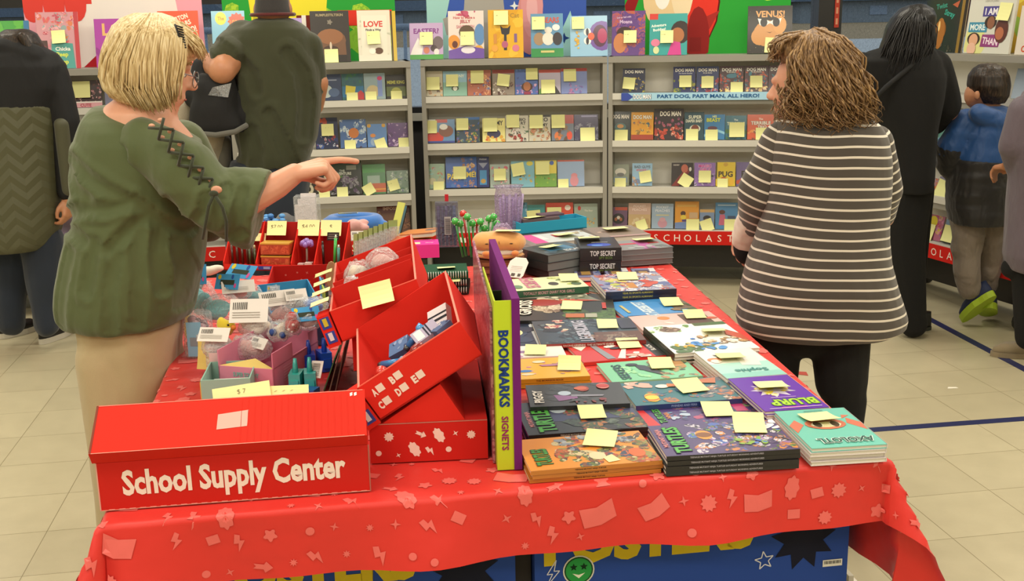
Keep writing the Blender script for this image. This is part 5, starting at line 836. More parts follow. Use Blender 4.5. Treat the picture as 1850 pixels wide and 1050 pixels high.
# patterned cartons under the tilted trays
a = P(670, 838, TZ+.003); b_ = P(882, 828, TZ+.003); bx = (b_-a); bx.z = 0; BW = bx.length; bx.normalize(); by = Vector((-bx.y, bx.x, 0)); M = frame(a, bx, by); MBASE = M
t = thing('patterned_carton', 'red carton printed with white shapes carrying the tilted trays', 'carton', M=M); q = mbM(M); q.box((0, 0, 0), (BW, .42, .0845), '#c4221b')
scatter(q, lambda u, v: (u, -.0006, v), .004, BW-.004, .004, .080, .034, 3, '#ecd0c6', .62); scatter(q, lambda u, v: (BW+.0006, u, v), .004, .41, .004, .080, .034, 5, '#ecd0c6', .62)
q.box((0, -.0004, .083), (BW, .0004, .0849), '#b8786a'); q.build('box', t, 'printed_card')
M3 = M @ Matrix.Translation((.02, .43, 0)); t = thing('patterned_carton', 'red carton standing behind the one with white shapes', 'carton', M=M3); q = mbM(M3); q.box((-.06, 0, 0), (.20, .42, .085), '#c4221b'); scatter(q, lambda u, v: (.2006, u, v), .004, .29, .004, .08, .036, 5, '#ecd0c6', .62); q.build('box', t, 'printed_card')
# wedge
pa, pb = tuple(a)[:2], tuple(b_)[:2]
p1, p2, p3 = VP(691, 762, pa, pb, .002), VP(795, 694, pa, pb, .002), VP(840, 756, pa, pb, .002)
zb = TZ+.003+.085; p1.z = zb; p3.z = zb; t = thing('wedge_stand', 'red folded wedge between the patterned carton and the tilted tray', 'stand', M=Matrix.Translation(p1)); q = MB()
q.add([tuple(p) for p in (p1, p3, p2)]+[tuple(p+by*.28) for p in (p1, p3, p2)], [(0, 1, 2), (5, 4, 3), (0, 3, 4, 1), (1, 4, 5, 2), (2, 5, 3, 0)], RED); q.build('wedge', t, 'printed_card')
# tilted tray with torches
def tilted(pbl, pbr, hpx, off, depth, label, wall_h=None, note_px=None, divs=(), letters=False, name='tilted_tray', hh=.08, backh=1.0):
    O = VP(*pbl, pa, pb, off); X = VP(*pbr, pa, pb, off); x = (X-O); L_ = x.length; x.normalize(); Mt = frame(O, x, by); 
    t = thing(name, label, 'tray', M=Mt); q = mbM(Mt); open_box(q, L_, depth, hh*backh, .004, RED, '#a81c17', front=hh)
    for sx in (-.0004, L_-.0036): q.hexa([(sx, 0, hh-.001), (sx+.0045, 0, hh-.001), (sx+.0045, depth, hh*backh-.001), (sx, depth, hh*backh-.001), (sx, 0, hh+.0006), (sx+.0045, 0, hh+.0006), (sx+.0045, depth, hh*backh+.0006), (sx, depth, hh*backh+.0006)], '#d88a7a')
    q.box((0, -.0004, hh-.0012), (L_, .0045, hh+.0006), '#e05a48'); q.build('tray', t, 'printed_card')
    q = mbM(Mt); q.box((-.034, -.002, -.004), (-.004, .05, hh*.96), RED)
    for k in range(2): q.box((-.030, -.0032, .006+k*hh*.46), (-.008, -.002, hh*.43+k*hh*.46), BLU); q.box((-.024, -.004, .012+k*hh*.46), (-.014, -.0032, hh*.40+k*hh*.46), ['#d8d8dc', '#c8bc3a'][k])
    q.build('end_flap', t, 'printed_card', label='end flap with blue label squares')
    for dv in divs: q = mbM(Mt); q.box((.004, dv, .004), (L_-.004, dv+.003, hh*backh*.9), '#c8261c'); q.build('divider', t, 'printed_card')
    if letters:
        q = mbM(Mt); Fq = frame((0, -.0007, 0), (1, 0, 0), (0, 0, 1))
        for i_, (ch, x_, z_) in enumerate([('A', .022, .056), ('B', .066, .058), ('C', .018, .026), ('D', .062, .030), ('E', .104, .034)]):
            q.text(ch, x_, z_, .017, .010, '#ecd8cc', 0, .05, M=Fq); q.add([tuple(Fq @ Vector(p)) for p in ((x_+.007, z_-.006, 0), (x_+.023, z_-.006, 0), (x_+.023, z_+.010, 0), (x_+.007, z_+.010, 0))], [(0, 1, 2, 3)], '#e8d4c8')
        q.build('letter_print', t, 'printed_card', label='cream letters A to E with squares')
    return t, Mt, L_
t1, MT1, L1 = tilted((689, 759), (871, 641), 75, -.004, .33, 'near tilted red tray of torches lettered A B C D E', letters=True, hh=.083, backh=1.45)
t2, MT2, L2 = tilted((619, 618), (774, 560), 60, .34, .36, 'far tilted red tray with dividers and a long cream note', divs=(.11, .17, .26), hh=.078, backh=1.5)
t3 = thing('wedge_stand', 'red folded support under the far tilted tray', 'stand', M=Matrix.Translation(MT2 @ Vector((.02, .02, -.01))))
q = MB(); c0 = MT2 @ Vector((.02, .02, -.004)); c1 = MT2 @ Vector((L2-.03, .02, -.004)); q.hexa([(c0.x, c0.y, TZ+.09), (c1.x, c1.y, TZ+.09), (c1.x+by.x*.28, c1.y+by.y*.28, TZ+.09), (c0.x+by.x*.28, c0.y+by.y*.28, TZ+.09), tuple(c0), tuple(c1), tuple(c1+by*.28), tuple(c0+by*.28)], RED2); q.build('wedge', t3, 'printed_card')
def torch(M, x, y, z, label, c1, c2, L_=.085, r=.009, yaw=0, pitch=0):
    Mx = M @ Matrix.Translation((x, y, z)) @ Matrix.Rotation(yaw, 4, 'Z') @ Matrix.Rotation(pitch, 4, 'Y'); t = thing('pocket_torch', label, 'torch', M=Mx)
    q = mbM(Mx); q.tube([(0, 0, 0), (L_*.72, 0, 0)], r*.8, 12, c1); q.build('barrel', t, 'plastic')
    q = mbM(Mx); q.tube([(L_*.70, 0, 0), (L_*.78, 0, 0), (L_, 0, 0)], [r*.85, r*1.2, r*1.25], 14, c2); q.build('head', t, 'plastic')
    q = mbM(Mx); q.tube([(-.010, 0, 0), (0, 0, 0)], [r*.6, r*.8], 10, '#2c2e34'); q.build('switch', t, 'plastic')
torch(MT1, .045, .08, .055, 'red torch lying across the pile in the near tilted tray', '#b8221c', '#8a1c18', .10, .011, .35); torch(MT1, .04, .14, .062, 'blue torch with a pale blue head at the back of the near tilted tray', '#2a78b8', '#5ab0d8', .07, .010, -.6, .2)
torch(MT1, .105, .15, .062, 'short blue torch right of the first blue one in the tilted tray', '#2c6cae', '#3f8cc8', .055, .010, .3, -.3); torch(MT1, .02, .05, .04, 'red torch standing at the left end of the near tilted tray', '#a8201a', '#c8342a', .06, .010, 1.2, -.4); torch(MT1, .02, .10, .035, 'dark torch low in the left end of the near tilted tray', '#23303c', '#2f4a68', .07, .010, 1.0, -.1)
def smallbox(M, x, y, z, s, label, col, extra=None, yaw=0, pitch=0, name='boxed_toy', cat='boxed toy'):
    Mx = M @ Matrix.Translation((x, y, z)) @ Matrix.Rotation(yaw, 4, 'Z') @ Matrix.Rotation(pitch, 4, 'X'); t = thing(name, label, cat, M=Mx); q = mbM(Mx); q.box((-s[0]/2, -s[1]/2, 0), (s[0]/2, s[1]/2, s[2]), col)
    q.T = Mx @ Matrix.Translation((-s[0]/2, -s[1]/2, s[2])); paint(q, s[0], s[1], extra or [('b', 5, 0, 0, 1, 1, 5, .2, ['#c8c4cc', '#3a3a5c'])], 0); q.build('box', t, 'printed_card'); return t
smallbox(MT1, .155, .14, .055, (.06, .05, .02), 'grey and lilac boxed pen set in the near tilted tray, with stripes', '#a8a0b8', [('r', .1, .1, .4, .9, '#e0d8dc'), ('r', .5, 0, .56, 1, '#2c2c3c'), ('r', .62, 0, .68, 1, '#2c2c3c')], .2, .3)
smallbox(MT1, .19, .21, .055, (.05, .05, .02), 'white and black striped carded toy in the tray corner', '#d8ccd0', [('r', 0, .2, 1, .35, '#2a2830'), ('r', 0, .5, 1, .6, '#2a2830')], -.3, .5); smallbox(MT1, .19, .12, .04, (.04, .04, .03), 'dull blue blister toy at the right end of the near tilted tray', '#5c6c94', None, .5)
smallbox(MT1, .085, .19, .05, (.05, .04, .02), 'slate blue pack behind the torches in the near tilted tray', '#5c74a0', [('b', 5, 0, 0, 1, 1, 5, .2, ['#8c9cc0', '#3a4a70'])], -.3, .4)
def blob(label, c, r, mat, film_mat='clear_film', seed=0, cat='toy', name='bagged_toy', header=None, hsz=(.06, .04), hrot=0, hpitch=.9, hcol='#4aa0d8', sub=None):
    c = Vector(c); R = random.Random(seed); t = thing(name, label, cat, M=Matrix.Translation(c)); q = MB(); T = MB()
    for k in range(6): q.sph(c+Vector((R.uniform(-.5, .5)*r[0], R.uniform(-.5, .5)*r[1], R.uniform(-.3, .4)*r[2])), tuple(x*R.uniform(.45, .7) for x in r), n=10, m=7)
    if isinstance(mat, str): remesh(q, 'plush', t, mat, .006, 2)
    if sub:
        s_ = MB()
        for (dx, dy, dz, rr, col) in sub: s_.sph(c+Vector((dx, dy, dz)), rr, col, n=8, m=6)
        s_.build('face', t, 'matte')
    if film_mat:
        f = MB(); n = 20; rings = []
        for j, (zz, k) in enumerate([(-.9, .7), (-.6, 1.05), (-.1, 1.15), (.4, 1.08), (.8, .85), (1.15, .6)]):
            rings.append([(c.x+r[0]*k*cos(2*pi*i/n)*(1+.10*R.uniform(-1, 1)), c.y+r[1]*k*sin(2*pi*i/n)*(1+.10*R.uniform(-1, 1)), c.z+r[2]*zz+.004*R.uniform(-1, 1)) for i in range(n)])
        f.loft(rings, smooth=True); f.build('clear_bag', t, film_mat)
    if header:
        Mh = Matrix.Translation(c+Vector(header)) @ Matrix.Rotation(hrot, 4, 'Z') @ Matrix.Rotation(hpitch, 4, 'X'); h = MB(); h.T = Mh; w_, hh_ = hsz
        h.box((-w_/2, -hh_/2, 0), (w_/2, hh_/2, .0012), hcol); h.T = Mh @ Matrix.Translation((-w_/2, -hh_/2, .0012))
        if hcol in ('#e4e0da', '#dcd8d2'): ops = [('r', .08+.05*k, .55, .105+.05*k, .85, '#4a4844') for k in range(8)]+[('r', .08, .2+.1*k, .8, .23+.1*k, '#a8a49c') for k in range(3)]
        else: ops = [('r', .2, .3, .8, .62, '#3a4438'), ('e', .15, .8, .07, .1, '#e0c83a'), ('e', .85, .25, .05, .1, '#d85a9c'), ('e', .7, .82, .05, .1, '#2f58a8')]
        paint(h, w_, hh_, ops, 0); h.build('header_card', t, 'printed_card')
    return t
B = lambda x, y, z: P(x, y, z)
blob('pink plush toy in a clear bag in the far tilted tray', MT2 @ Vector((.13, .22, .10)), (.035, .03, .03), 'plush_pink', seed=2); blob('cream plush toy in a clear bag leaning in the far tilted tray', MT2 @ Vector((.06, .24, .09)), (.03, .03, .03), 'plush_white', seed=3)
blob('small clear bag with a blue barcode card in the far tilted tray', MT2 @ Vector((.045, .14, .075)), (.022, .018, .03), 'plush_white', seed=4, header=(0, -.015, 0), hsz=(.035, .05), hcol='#9cc8d8', hpitch=1.2)
free_note('long cream note stuck on the front edge of the far tilted tray', MT2 @ Matrix.Translation((.115, -.004, .078)) @ Matrix.Rotation(.1, 4, 'Y') @ Matrix.Rotation(1.15, 4, 'X'), .075, .055, None, .012)
for k in range(4):
    free_note('cream price slip on the left end of the far tilted tray, '+['lowest', 'second from the bottom', 'third from the bottom', 'topmost'][k], MT2 @ Matrix.Translation((-.022, .04+.07*k, .092+.008*k)) @ Matrix.Rotation(.25, 4, 'X'), .045, .05, None, .014)
q = mbM(MT2)
# divided rack at the back left
rk0 = P(467, 489, TZ+.003); rk1 = P(620, 491, TZ+.003); rx = rk1-rk0; rx.z = 0; RL = rx.length; rx.normalize(); M = frame(rk0, rx, (-rx.y, rx.x, 0)); RXL = -.135
t = thing('divided_rack', 'red divided rack with cream price notes at the back left of the table', 'rack', M=M); q = mbM(M); q.box((RXL, 0, 0), (RL, .12, .004), RED2); q.box((RXL, .116, 0), (RL, .12, .162), '#a81f1a')
for x in (RXL, -.01, .125, .213, RL-.004): q2_ = mbM(M); q2_.hexa([(x, 0, 0), (x+.004, 0, 0), (x+.004, .12, 0), (x, .12, 0), (x, 0, .03), (x+.004, 0, .03), (x+.004, .12, .165), (x, .12, .165)], RED); q2_.build('divider', t, 'printed_card')
q.box((RXL, 0, 0), (RL, .003, .022), RED); q.box((0, -.0006, .004), (RL, 0, .017), BLU)
for k in range(5): q.box((.02+k*.06, -.0010, .006), (.045+k*.06, -.0006, .015), ['#9aa0c8', '#c8bc9a', '#e0e0e4', '#9aa0c8', '#c8bc9a'][k])
q.build('rack_body', t, 'printed_card')
def rn(lbl, x, z, txt, w=.075, h=.055, rot=0): free_note(lbl, M @ Matrix.Translation((x, .10, z+.006)) @ Matrix.Rotation(rot, 4, 'Y') @ Matrix.Rotation(1.25, 4, 'X'), w, h, txt, .004, '#6a6748')
rn('cream price note over the orange packets in the divided rack', .045, .135, '$7.00'); rn('cream price note over the purple gem pen in the divided rack', .168, .137, '$4.00', .085, .06); rn('cream price note partly under a black tag, rightmost on the divided rack', .255, .137, '$', .08, .06); rn('cream note on the left bay of the divided rack, under the green sleeve', -.035, .10, None, .07, .03)
rn('cream note with a hot pink disc at the left end of the divided rack', -.10, .105, 'DEC 02', .075, .05, -.1)
q = mbM(M @ Matrix.Translation((-.10, .068, .14)) @ Matrix.Rotation(1.25, 4, 'X')); q.prism([(.022*cos(pi*i/10), .022*sin(pi*i/10)) for i in range(11)], 0, .0015, '#e0508c'); tag(q.build('pink_sticker', None, 'matte'), 'hot pink half disc sticker above the leftmost rack note', 'sticker')
for k in range(2):
    z = .008+.048*k; t = thing('candy_pack', 'orange patterned packet with gold edges in the divided rack, '+['lower', 'upper'][k]+' one', 'packet', M=M @ Matrix.Translation((.06, .05, z))); q = mbM(M @ Matrix.Translation((.06, .05, z)))
    q.box((-.055, -.028, 0), (.055, .028, .040), '#b8502f'); q.box((-.056, -.030, .038), (.056, .028, .043), '#c89a3a')
    for j in range(3): q.box((-.05+j*.036, -.0292, .006), (-.02+j*.036, -.028, .033), ('#c8603a', '#a83a24', '#b84a2c'))
    q.build('wrapper', t, 'printed_gloss')
def wand(lbl, Mx, L_, c, top, name='novelty_pen', cat='pen', r=.004):
    t = thing(name, lbl, cat, M=Mx); q = mbM(Mx); q.tube([(0, 0, 0), (0, 0, L_)], r, 8, c); q.build('barrel', t, 'plastic'); q = mbM(Mx); top(q, L_); q.build('topper', t, 'plastic'); return t
def flower(col, r=.014, n=7):
    def f(q, L_):
        for i in range(n): q.sph((r*.8*cos(2*pi*i/n), r*.8*sin(2*pi*i/n), L_+r*.3*(i % 2)), r*.55, col, n=8, m=6)
        q.sph((0, 0, L_+r*.6), r*.6, col, n=8, m=6)
    return f
def ball(col, r=.012, dots='#ecece4'):
    def f(q, L_):
        q.sph((0, 0, L_+r*.6), r, col, n=14, m=10)
        for i in range(10): a = i*2.4; zz = cos(pi*(i+.5)/10); rr = sqrt(1-zz*zz); q.sph((r*.93*rr*cos(a), r*.93*rr*sin(a), L_+r*.6+r*.93*zz), r*.2, dots, n=6, m=4)
    return f
wand('purple gem-headed pen in the divided rack', M @ Matrix.Translation((.17, .05, .006)) @ Matrix.Rotation(.05, 4, 'Y'), .085, '#8a8278', flower('#8c6ab8', .02, 8))
smallbox(M, .155, .03, .005, (.022, .02, .018), 'small pale pink tag block at the foot of the purple gem pen, left', '#d8b8b4'); smallbox(M, .185, .03, .005, (.028, .02, .022), 'small pale pink tag block at the foot of the purple gem pen, right', '#dcc4bc')
wand('green pen in the right bay of the divided rack', M @ Matrix.Translation((.275, .05, .006)) @ Matrix.Rotation(.1, 4, 'Y'), .11, '#3cae4c', lambda q, L_: q.tube([(0, 0, L_), (0, 0, L_+.012)], [.005, .002], 8, '#c8e8d0'), r=.006)
wand('teal pen beside the green one in the divided rack', M @ Matrix.Translation((.293, .045, .006)) @ Matrix.Rotation(.05, 4, 'Y'), .075, '#3a8c80', lambda q, L_: q.tube([(0, 0, L_), (0, 0, L_+.01)], [.005, .003], 8, '#c8d8d0'), r=.006)
wand('black pen in the right bay of the divided rack', M @ Matrix.Translation((.235, .05, .006)), .085, '#1c1a1a', lambda q, L_: q.tube([(0, 0, L_), (0, 0, L_+.012)], [.005, .003], 8, '#3a3634'), r=.005)
for k in range(5): wand('brown pencil in the left bay of the divided rack, %s' % ['at the left wall', 'next to the leftmost', 'in the middle', 'next to the rightmost', 'at the divider'][k], M @ Matrix.Translation((-.118+.02*k, .05, .006)), .08+.008*(k % 2), '#4a2c22', lambda q, L_: q.tube([(0, 0, L_), (0, 0, L_+.01)], [.005, .004], 8, '#8c6a54'), name='novelty_pencil', cat='pencil', r=.005)
for k in range(2): wand(['brown bottle-topped pen left of the rack divider', 'gold-capped pen by the rack divider'][k], M @ Matrix.Translation((-.045+.02*k, .04, .006)), .07, '#3f4a2c', lambda q, L_: q.tube([(0, 0, L_), (0, 0, L_+.012)], [.005, .003], 8, '#b8b084'), r=.005)
smallbox(M @ Matrix.Translation((.272, .066, .118)) @ Matrix.Rotation(1.2, 4, 'X'), 0, 0, 0, (.045, .03, .002), 'black printed tag hanging over the rack notes', '#23201e', [('r', .1, .2, .9, .3, '#7a6a64'), ('r', .1, .45, .9, .55, '#7a6a64'), ('r', .1, .7, .9, .8, '#7a6a64')], name='black_tag', cat='tag')
# red and blue boxes with the fidget toys
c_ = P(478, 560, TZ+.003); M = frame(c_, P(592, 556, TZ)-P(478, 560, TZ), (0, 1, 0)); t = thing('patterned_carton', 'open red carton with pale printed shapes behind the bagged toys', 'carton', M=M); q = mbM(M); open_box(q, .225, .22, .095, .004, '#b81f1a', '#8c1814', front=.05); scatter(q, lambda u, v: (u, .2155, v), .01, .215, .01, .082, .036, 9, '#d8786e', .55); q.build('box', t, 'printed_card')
c_ = P(505, 618, TZ+.003); M = frame(c_, P(590, 606, TZ)-P(505, 618, TZ), (0, 1, 0)); t = thing('toy_tray', 'light blue open carton full of bagged toys', 'tray', M=M); q = mbM(M); open_box(q, .155, .23, .12, .003, '#3f90c0', '#7ab8a8', front=.04); q.build('tray', t, 'printed_card')
MBL = M
# pink carton with a handle slot
A_ = P(418, 693, TZ+.003); B_ = P(497, 714, TZ+.003); C_ = P(577, 660, TZ+.003); x = C_-B_; x.z = 0; PL = x.length*1.0; x.normalize(); y = Vector((-x.y, x.x, 0)); M = frame(B_, x, y); t = thing('pink_carton', 'open pink carton with a cut-out handle', 'carton', M=M); q = mbM(M); dp, ht = .15, .105
q.box((0, 0, 0), (PL, dp, .003), '#c87a90'); q.box((0, dp-.003, 0), (PL, dp, ht), '#cf8098'); q.box((0, 0, 0), (.003, dp, ht*.62), '#d4849c'); q.box((PL-.003, 0, 0), (PL, dp, ht), '#cf8098')
s0, s1 = PL*.42, PL*.78
q.box((0, 0, 0), (s0, .003, ht), '#cc7c94'); q.box((s1, 0, 0), (PL, .003, ht), '#cc7c94'); q.box((s0, 0, 0), (s1, .003, ht*.66), '#cc7c94')
q.add([(.003, 0, ht*.62), (.003, dp, ht*.62), (.05, dp*.5, ht*.7)], [(0, 1, 2)], '#d8c070')
q.add([(.0, -.001, ht*.62), (PL, -.001, ht*.62), (PL, -.001, ht*.64), (.0, -.001, ht*.64)], [(0, 1, 2, 3)], '#a85c74')
for k in range(6): q.add([(.05, -.001, .055-.007*k), (.05+.07*(1-.08*k), -.001, .055-.007*k), (.05+.07*(1-.08*k), -.001, .0565-.007*k), (.05, -.001, .0565-.007*k)], [(0, 1, 2, 3)], '#dca0b0')
q.text('SUPER SQUISHY', dp*.5, .045, .014, .07, '#7ab0a8', 0, .03, M=frame((-.001, dp, 0), (0, -1, 0), (0, 0, 1))); q.build('box', t, 'printed_card')
MPK = M
# heap of bagged toys
z0 = TZ+.05
def bpx(label, x, y, z, r, mat, **k): return blob(label, P(x, y, z), r, mat, **k)
bpx('teal plush in a clear bag with a tall blue header card, leftmost of the heap', 366, 545, .83, (.04, .035, .05), 'plush_teal', seed=1, header=(-.012, -.01, .085), hsz=(.065, .06), hrot=.1, hpitch=1.2)
bpx('larger teal plush in a clear bag above the yellow chick', 402, 560, .86, (.055, .035, .035), 'plush_teal', seed=12, header=(.015, .02, .075), hsz=(.07, .045), hrot=-.2, hpitch=1.0)
bpx('teal plush in a clear bag at the back of the heap, beside the red carton', 448, 535, .85, (.04, .03, .03), 'plush_teal', seed=13, header=(-.02, .02, .07), hsz=(.10, .05), hrot=-.5, hpitch=.7)
bpx('yellow chick toy in the middle of the heap', 408, 592, .86, (.024, .024, .034), 'plush_yellow', film_mat=None, seed=14, sub=[(.012, -.02, .012, .003, '#1c1a18'), (.024, -.015, .004, .007, '#d87a2c')])
bpx('low yellow toy in a clear bag left of the chick', 383, 612, .83, (.035, .03, .02), 'plush_yellow', seed=15)
bpx('pink and white carded squishy on top of the heap', 428, 528, .90, (.035, .02, .02), 'plush_pink', seed=16, header=(.01, -.02, .02), hsz=(.09, .04), hrot=.3, hpitch=.8, hcol='#dcd8d2')
bpx('cream squishy with a white barcode card in front of the heap', 462, 588, .86, (.04, .03, .03), 'plush_white', seed=17, header=(-.01, -.02, .045), hsz=(.10, .065), hrot=.0, hpitch=1.0, hcol='#e4e0da')
bpx('clear bag with a slanted white barcode card, right of the barcode pair', 512, 566, .86, (.04, .03, .025), 'plush_pink', seed=18, header=(-.01, -.01, .045), hsz=(.10, .045), hrot=.45, hpitch=.9, hcol='#e4e0da')
bpx('clear bag with a crumpled white card at the front left of the heap', 392, 625, .84, (.035, .03, .025), 'plush_pink', seed=19, header=(0, -.02, .035), hsz=(.08, .04), hrot=-.15, hpitch=.8, hcol='#e4e0da')
bpx('pale pink squishy under the white cards at the front of the heap', 450, 630, .82, (.05, .03, .03), 'plush_pink', seed=20, header=(.03, -.02, .02), hsz=(.06, .03), hrot=-.7, hpitch=.9, hcol='#e4e0da')
bpx('red toy with white dots in a clear bag, above the pink carton', 528, 588, .88, (.02, .02, .028), None, seed=21, sub=[(0, 0, 0, .02, '#b8201c'), (0, 0, .022, .014, '#b8201c'), (.006, -.018, .006, .004, '#ecdcd8'), (-.006, -.017, -.006, .004, '#ecdcd8'), (.002, -.019, -.012, .003, '#ecdcd8')])
bpx('blue and white toy in a clear bag, left of the red dotted one', 504, 600, .86, (.025, .022, .026), 'plush_white', seed=22, sub=[(-.012, -.016, .004, .01, '#2f4a8c'), (.012, -.016, -.004, .009, '#2f4a8c')])
bpx('clear bag with a bright blue patterned header over the pink carton', 556, 580, .88, (.035, .03, .02), 'plush_pink', seed=23, header=(.0, -.015, .022), hsz=(.07, .045), hrot=.35, hpitch=.7)
bpx('clear bag with a grey card at the top of the blue carton', 536, 552, .88, (.035, .03, .02), 'plush_grey', seed=24, header=(0, 0, .03), hsz=(.06, .035), hrot=.4, hpitch=.8, hcol='#dcd8d2')
bpx('light blue toy in a clear bag at the right end of the blue carton', 566, 552, .88, (.035, .03, .02), 'plush_blue', seed=25)
bpx('clear bag with a small red and blue card standing in the blue carton', 496, 540, .89, (.02, .02, .03), 'plush_teal', seed=26, header=(0, -.01, .02), hsz=(.035, .04), hrot=0, hpitch=1.1, hcol='#a8b8c8')
bpx('cream plush with a black mane lying on the back of the heap', 386, 490, .86, (.05, .025, .02), 'plush_white', film_mat=None, seed=27, sub=[(-.05, -.005, .0, .016, '#2c2420'), (-.05, -.01, -.03, .013, '#2c2420')])
# clear tubs
def tub(label, c, r, h, col, note=None, lid='#d8d4cc', bits=None, seed=0):
    c = Vector(c); t = thing('clear_tub', label, 'tub', M=Matrix.Translation(c)); q = MB(); q.loft([[(c.x+rr*cos(2*pi*i/24), c.y+rr*sin(2*pi*i/24), c.z+z) for i in range(24)] for z, rr in ((0, r), (h*.1, r*1.02), (h*.95, r), (h, r*.9))]); q.build('tub_wall', t, 'clear_film')
    R = random.Random(seed); q = MB()
    for k in range(26): a = R.uniform(0, 6.28); rr = R.uniform(0, r*.7); q.sph((c.x+rr*cos(a), c.y+rr*sin(a), c.z+R.uniform(.1, .8)*h), R.uniform(.12, .24)*r*1.6, R.choice(col), n=8, m=6)
    q.build('filling', t, 'plastic', kind='stuff')
    if bits: q = MB(); q.box((c.x-r*.5, c.y-r*1.06, c.z+h*.05), (c.x+r*.5, c.y-r*1.03, c.z+h*.85), bits); q.box((c.x-r*.3, c.y-r*1.09, c.z+h*.3), (c.x+r*.3, c.y-r*1.06, c.z+h*.5), '#8c9ca8'); q.build('label_strip', t, 'printed_card')
    return t
tub('clear tub of dark pink toys with a blue card strip, left end of the table', P(362, 640, TZ+.003), .04, .12, ['#8c5a6c', '#a86a7c', '#b88a94', '#6a4a5c'], bits='#8cc0e0', seed=1)
tub('clear tub of pink toys behind the gold hanging note', P(402, 688, TZ+.003), .036, .10, ['#c87a84', '#d8a0a4', '#b8606c', '#d8c8c4'], bits='#d8b8b8', seed=2)
free_note('golden yellow price note hanging on the pink tub', Matrix.Translation(P(370, 640, .80)) @ Matrix.Rotation(-.25, 4, 'Z') @ Matrix.Rotation(1.5, 4, 'X'), .036, .075, '$', .012, '#5c5028', '#d8c06a')
free_note('yellow note edge at the far left side of the clear tub', Matrix.Translation(P(337, 585, .79)) @ Matrix.Rotation(1.0, 4, 'Z') @ Matrix.Rotation(1.5, 4, 'X'), .03, .08, None, .006, '#5c5028', '#c8b84a')
# blue and aqua staplers
for k, (x, y, col, lb) in enumerate([(536, 708, '#3ab4ac', 'aqua handheld toy behind the display panel, left of the pair'), (562, 706, '#34aca8', 'aqua handheld toy behind the display panel, right of the pair'), (560, 672, '#1f44b0', 'deep blue handheld toy behind the aqua pair'), (588, 668, '#1f4ab8', 'deep blue handheld toy against the brown cards')]):
    p = P(x, y, TZ+.003); Mx = Matrix.Translation(p) @ Matrix.Rotation(.15*k, 4, 'Z'); t = thing('stapler', lb, 'stapler', M=Mx); q = mbM(Mx); q.prism([(-.014, -.02), (.014, -.02), (.016, .03), (-.016, .03)], 0, .05, col).prism([(-.010, -.024), (.010, -.024), (.010, -.018), (-.010, -.018)], .01, .035, col); q.build('body', t, 'plastic')
    q = mbM(Mx); q.tube([(0, 0, .045), (0, .002, .07), (0, .004, .085)], [.008, .006, .004], 10, col); q.build('lever', t, 'plastic')
q = MB(); p = P(540, 716, TZ+.003); q.T = Matrix.Translation(p); q.prism([(-.05, -.01), (.04, -.02), (.05, .01), (-.03, .03)], 0, .02, '#1f5ca8'); tag(q.build('blue_case', None, 'plastic'), 'flat royal blue case under the aqua handheld toys', 'case')
smallbox(Matrix.Translation(P(572, 668, .80)), 0, 0, 0, (.03, .045, .002), 'white barcode tag above the aqua handheld toys', '#e4e2dc', [('r', .2, .15+.08*k, .8, .18+.08*k, '#4a4a48') for k in range(9)], -.2, .9, name='barcode_tag', cat='tag')
for k, (x0, y0, x1, y1, h, col, lb) in enumerate([(592, 714, 612, 640, .10, '#5c4a3a', 'brown folded card leaning beside the near tilted tray'), (603, 716, 622, 650, .12, '#4a3a2e', 'dark brown folded card behind the leaning one'), (584, 706, 604, 655, .08, '#3f5c34', 'green and blue card standing against the brown cards')]):
    a = P(x0, y0, TZ+.003); b2 = P(x1, y1, TZ+.003); q = MB(); n_ = Vector((.003, 0, 0)); q.hexa([tuple(a), tuple(a+n_), tuple(b2+n_), tuple(b2)]+[tuple(v+Vector((.03, .01, h))) for v in (a, a+n_, b2+n_, b2)], col); tag(q.build('folded_card', None, 'matte'), lb, 'card')
smallbox(Matrix.Translation(P(563, 622, TZ+.003)), .03, .02, 0, (.035, .06, .085), 'navy slotted box beside the pink carton', '#34507c', [('e', .5, .5, .3, .2, '#22345c')], .1)
for k, (x, y, zz, hh, lb) in enumerate([(588, 575, .83, .13, 'lime green card standing at the end of the blue carton'), (582, 540, .86, .10, 'light blue card edge above the lime card')]):
    p = P(x, y, zz); q = MB(); q.T = Matrix.Translation((p.x, p.y, p.z-.05)) @ Matrix.Rotation(.25, 4, 'Z'); q.box((0, 0, 0), (.004, .07, hh), ['#9cb84a', '#4a90c8'][k]).box((.004, 0, 0), (.012, .07, hh*.97), ['#2c3a2c', '#3a4a5c'][k]); tag(q.build('standing_card', None, 'matte'), lb, 'card')
p = P(600, 500, .86); q = MB(); q.T = Matrix.Translation((p.x, p.y, .80)); q.prism([(.018*cos(a)*1, .03*0+0.002*sin(a)) for a in [2*pi*i/12 for i in range(12)]], 0, .001, '#a8845c'); q.sph((0, 0, .06), (.02, .002, .05), '#a8845c'); q.box((-.02, .004, -.03), (.022, .008, .05), '#8c8a90'); tag(q.build('paddle_card', None, 'matte'), 'tan oval card standing in front of the right rack bay', 'card')

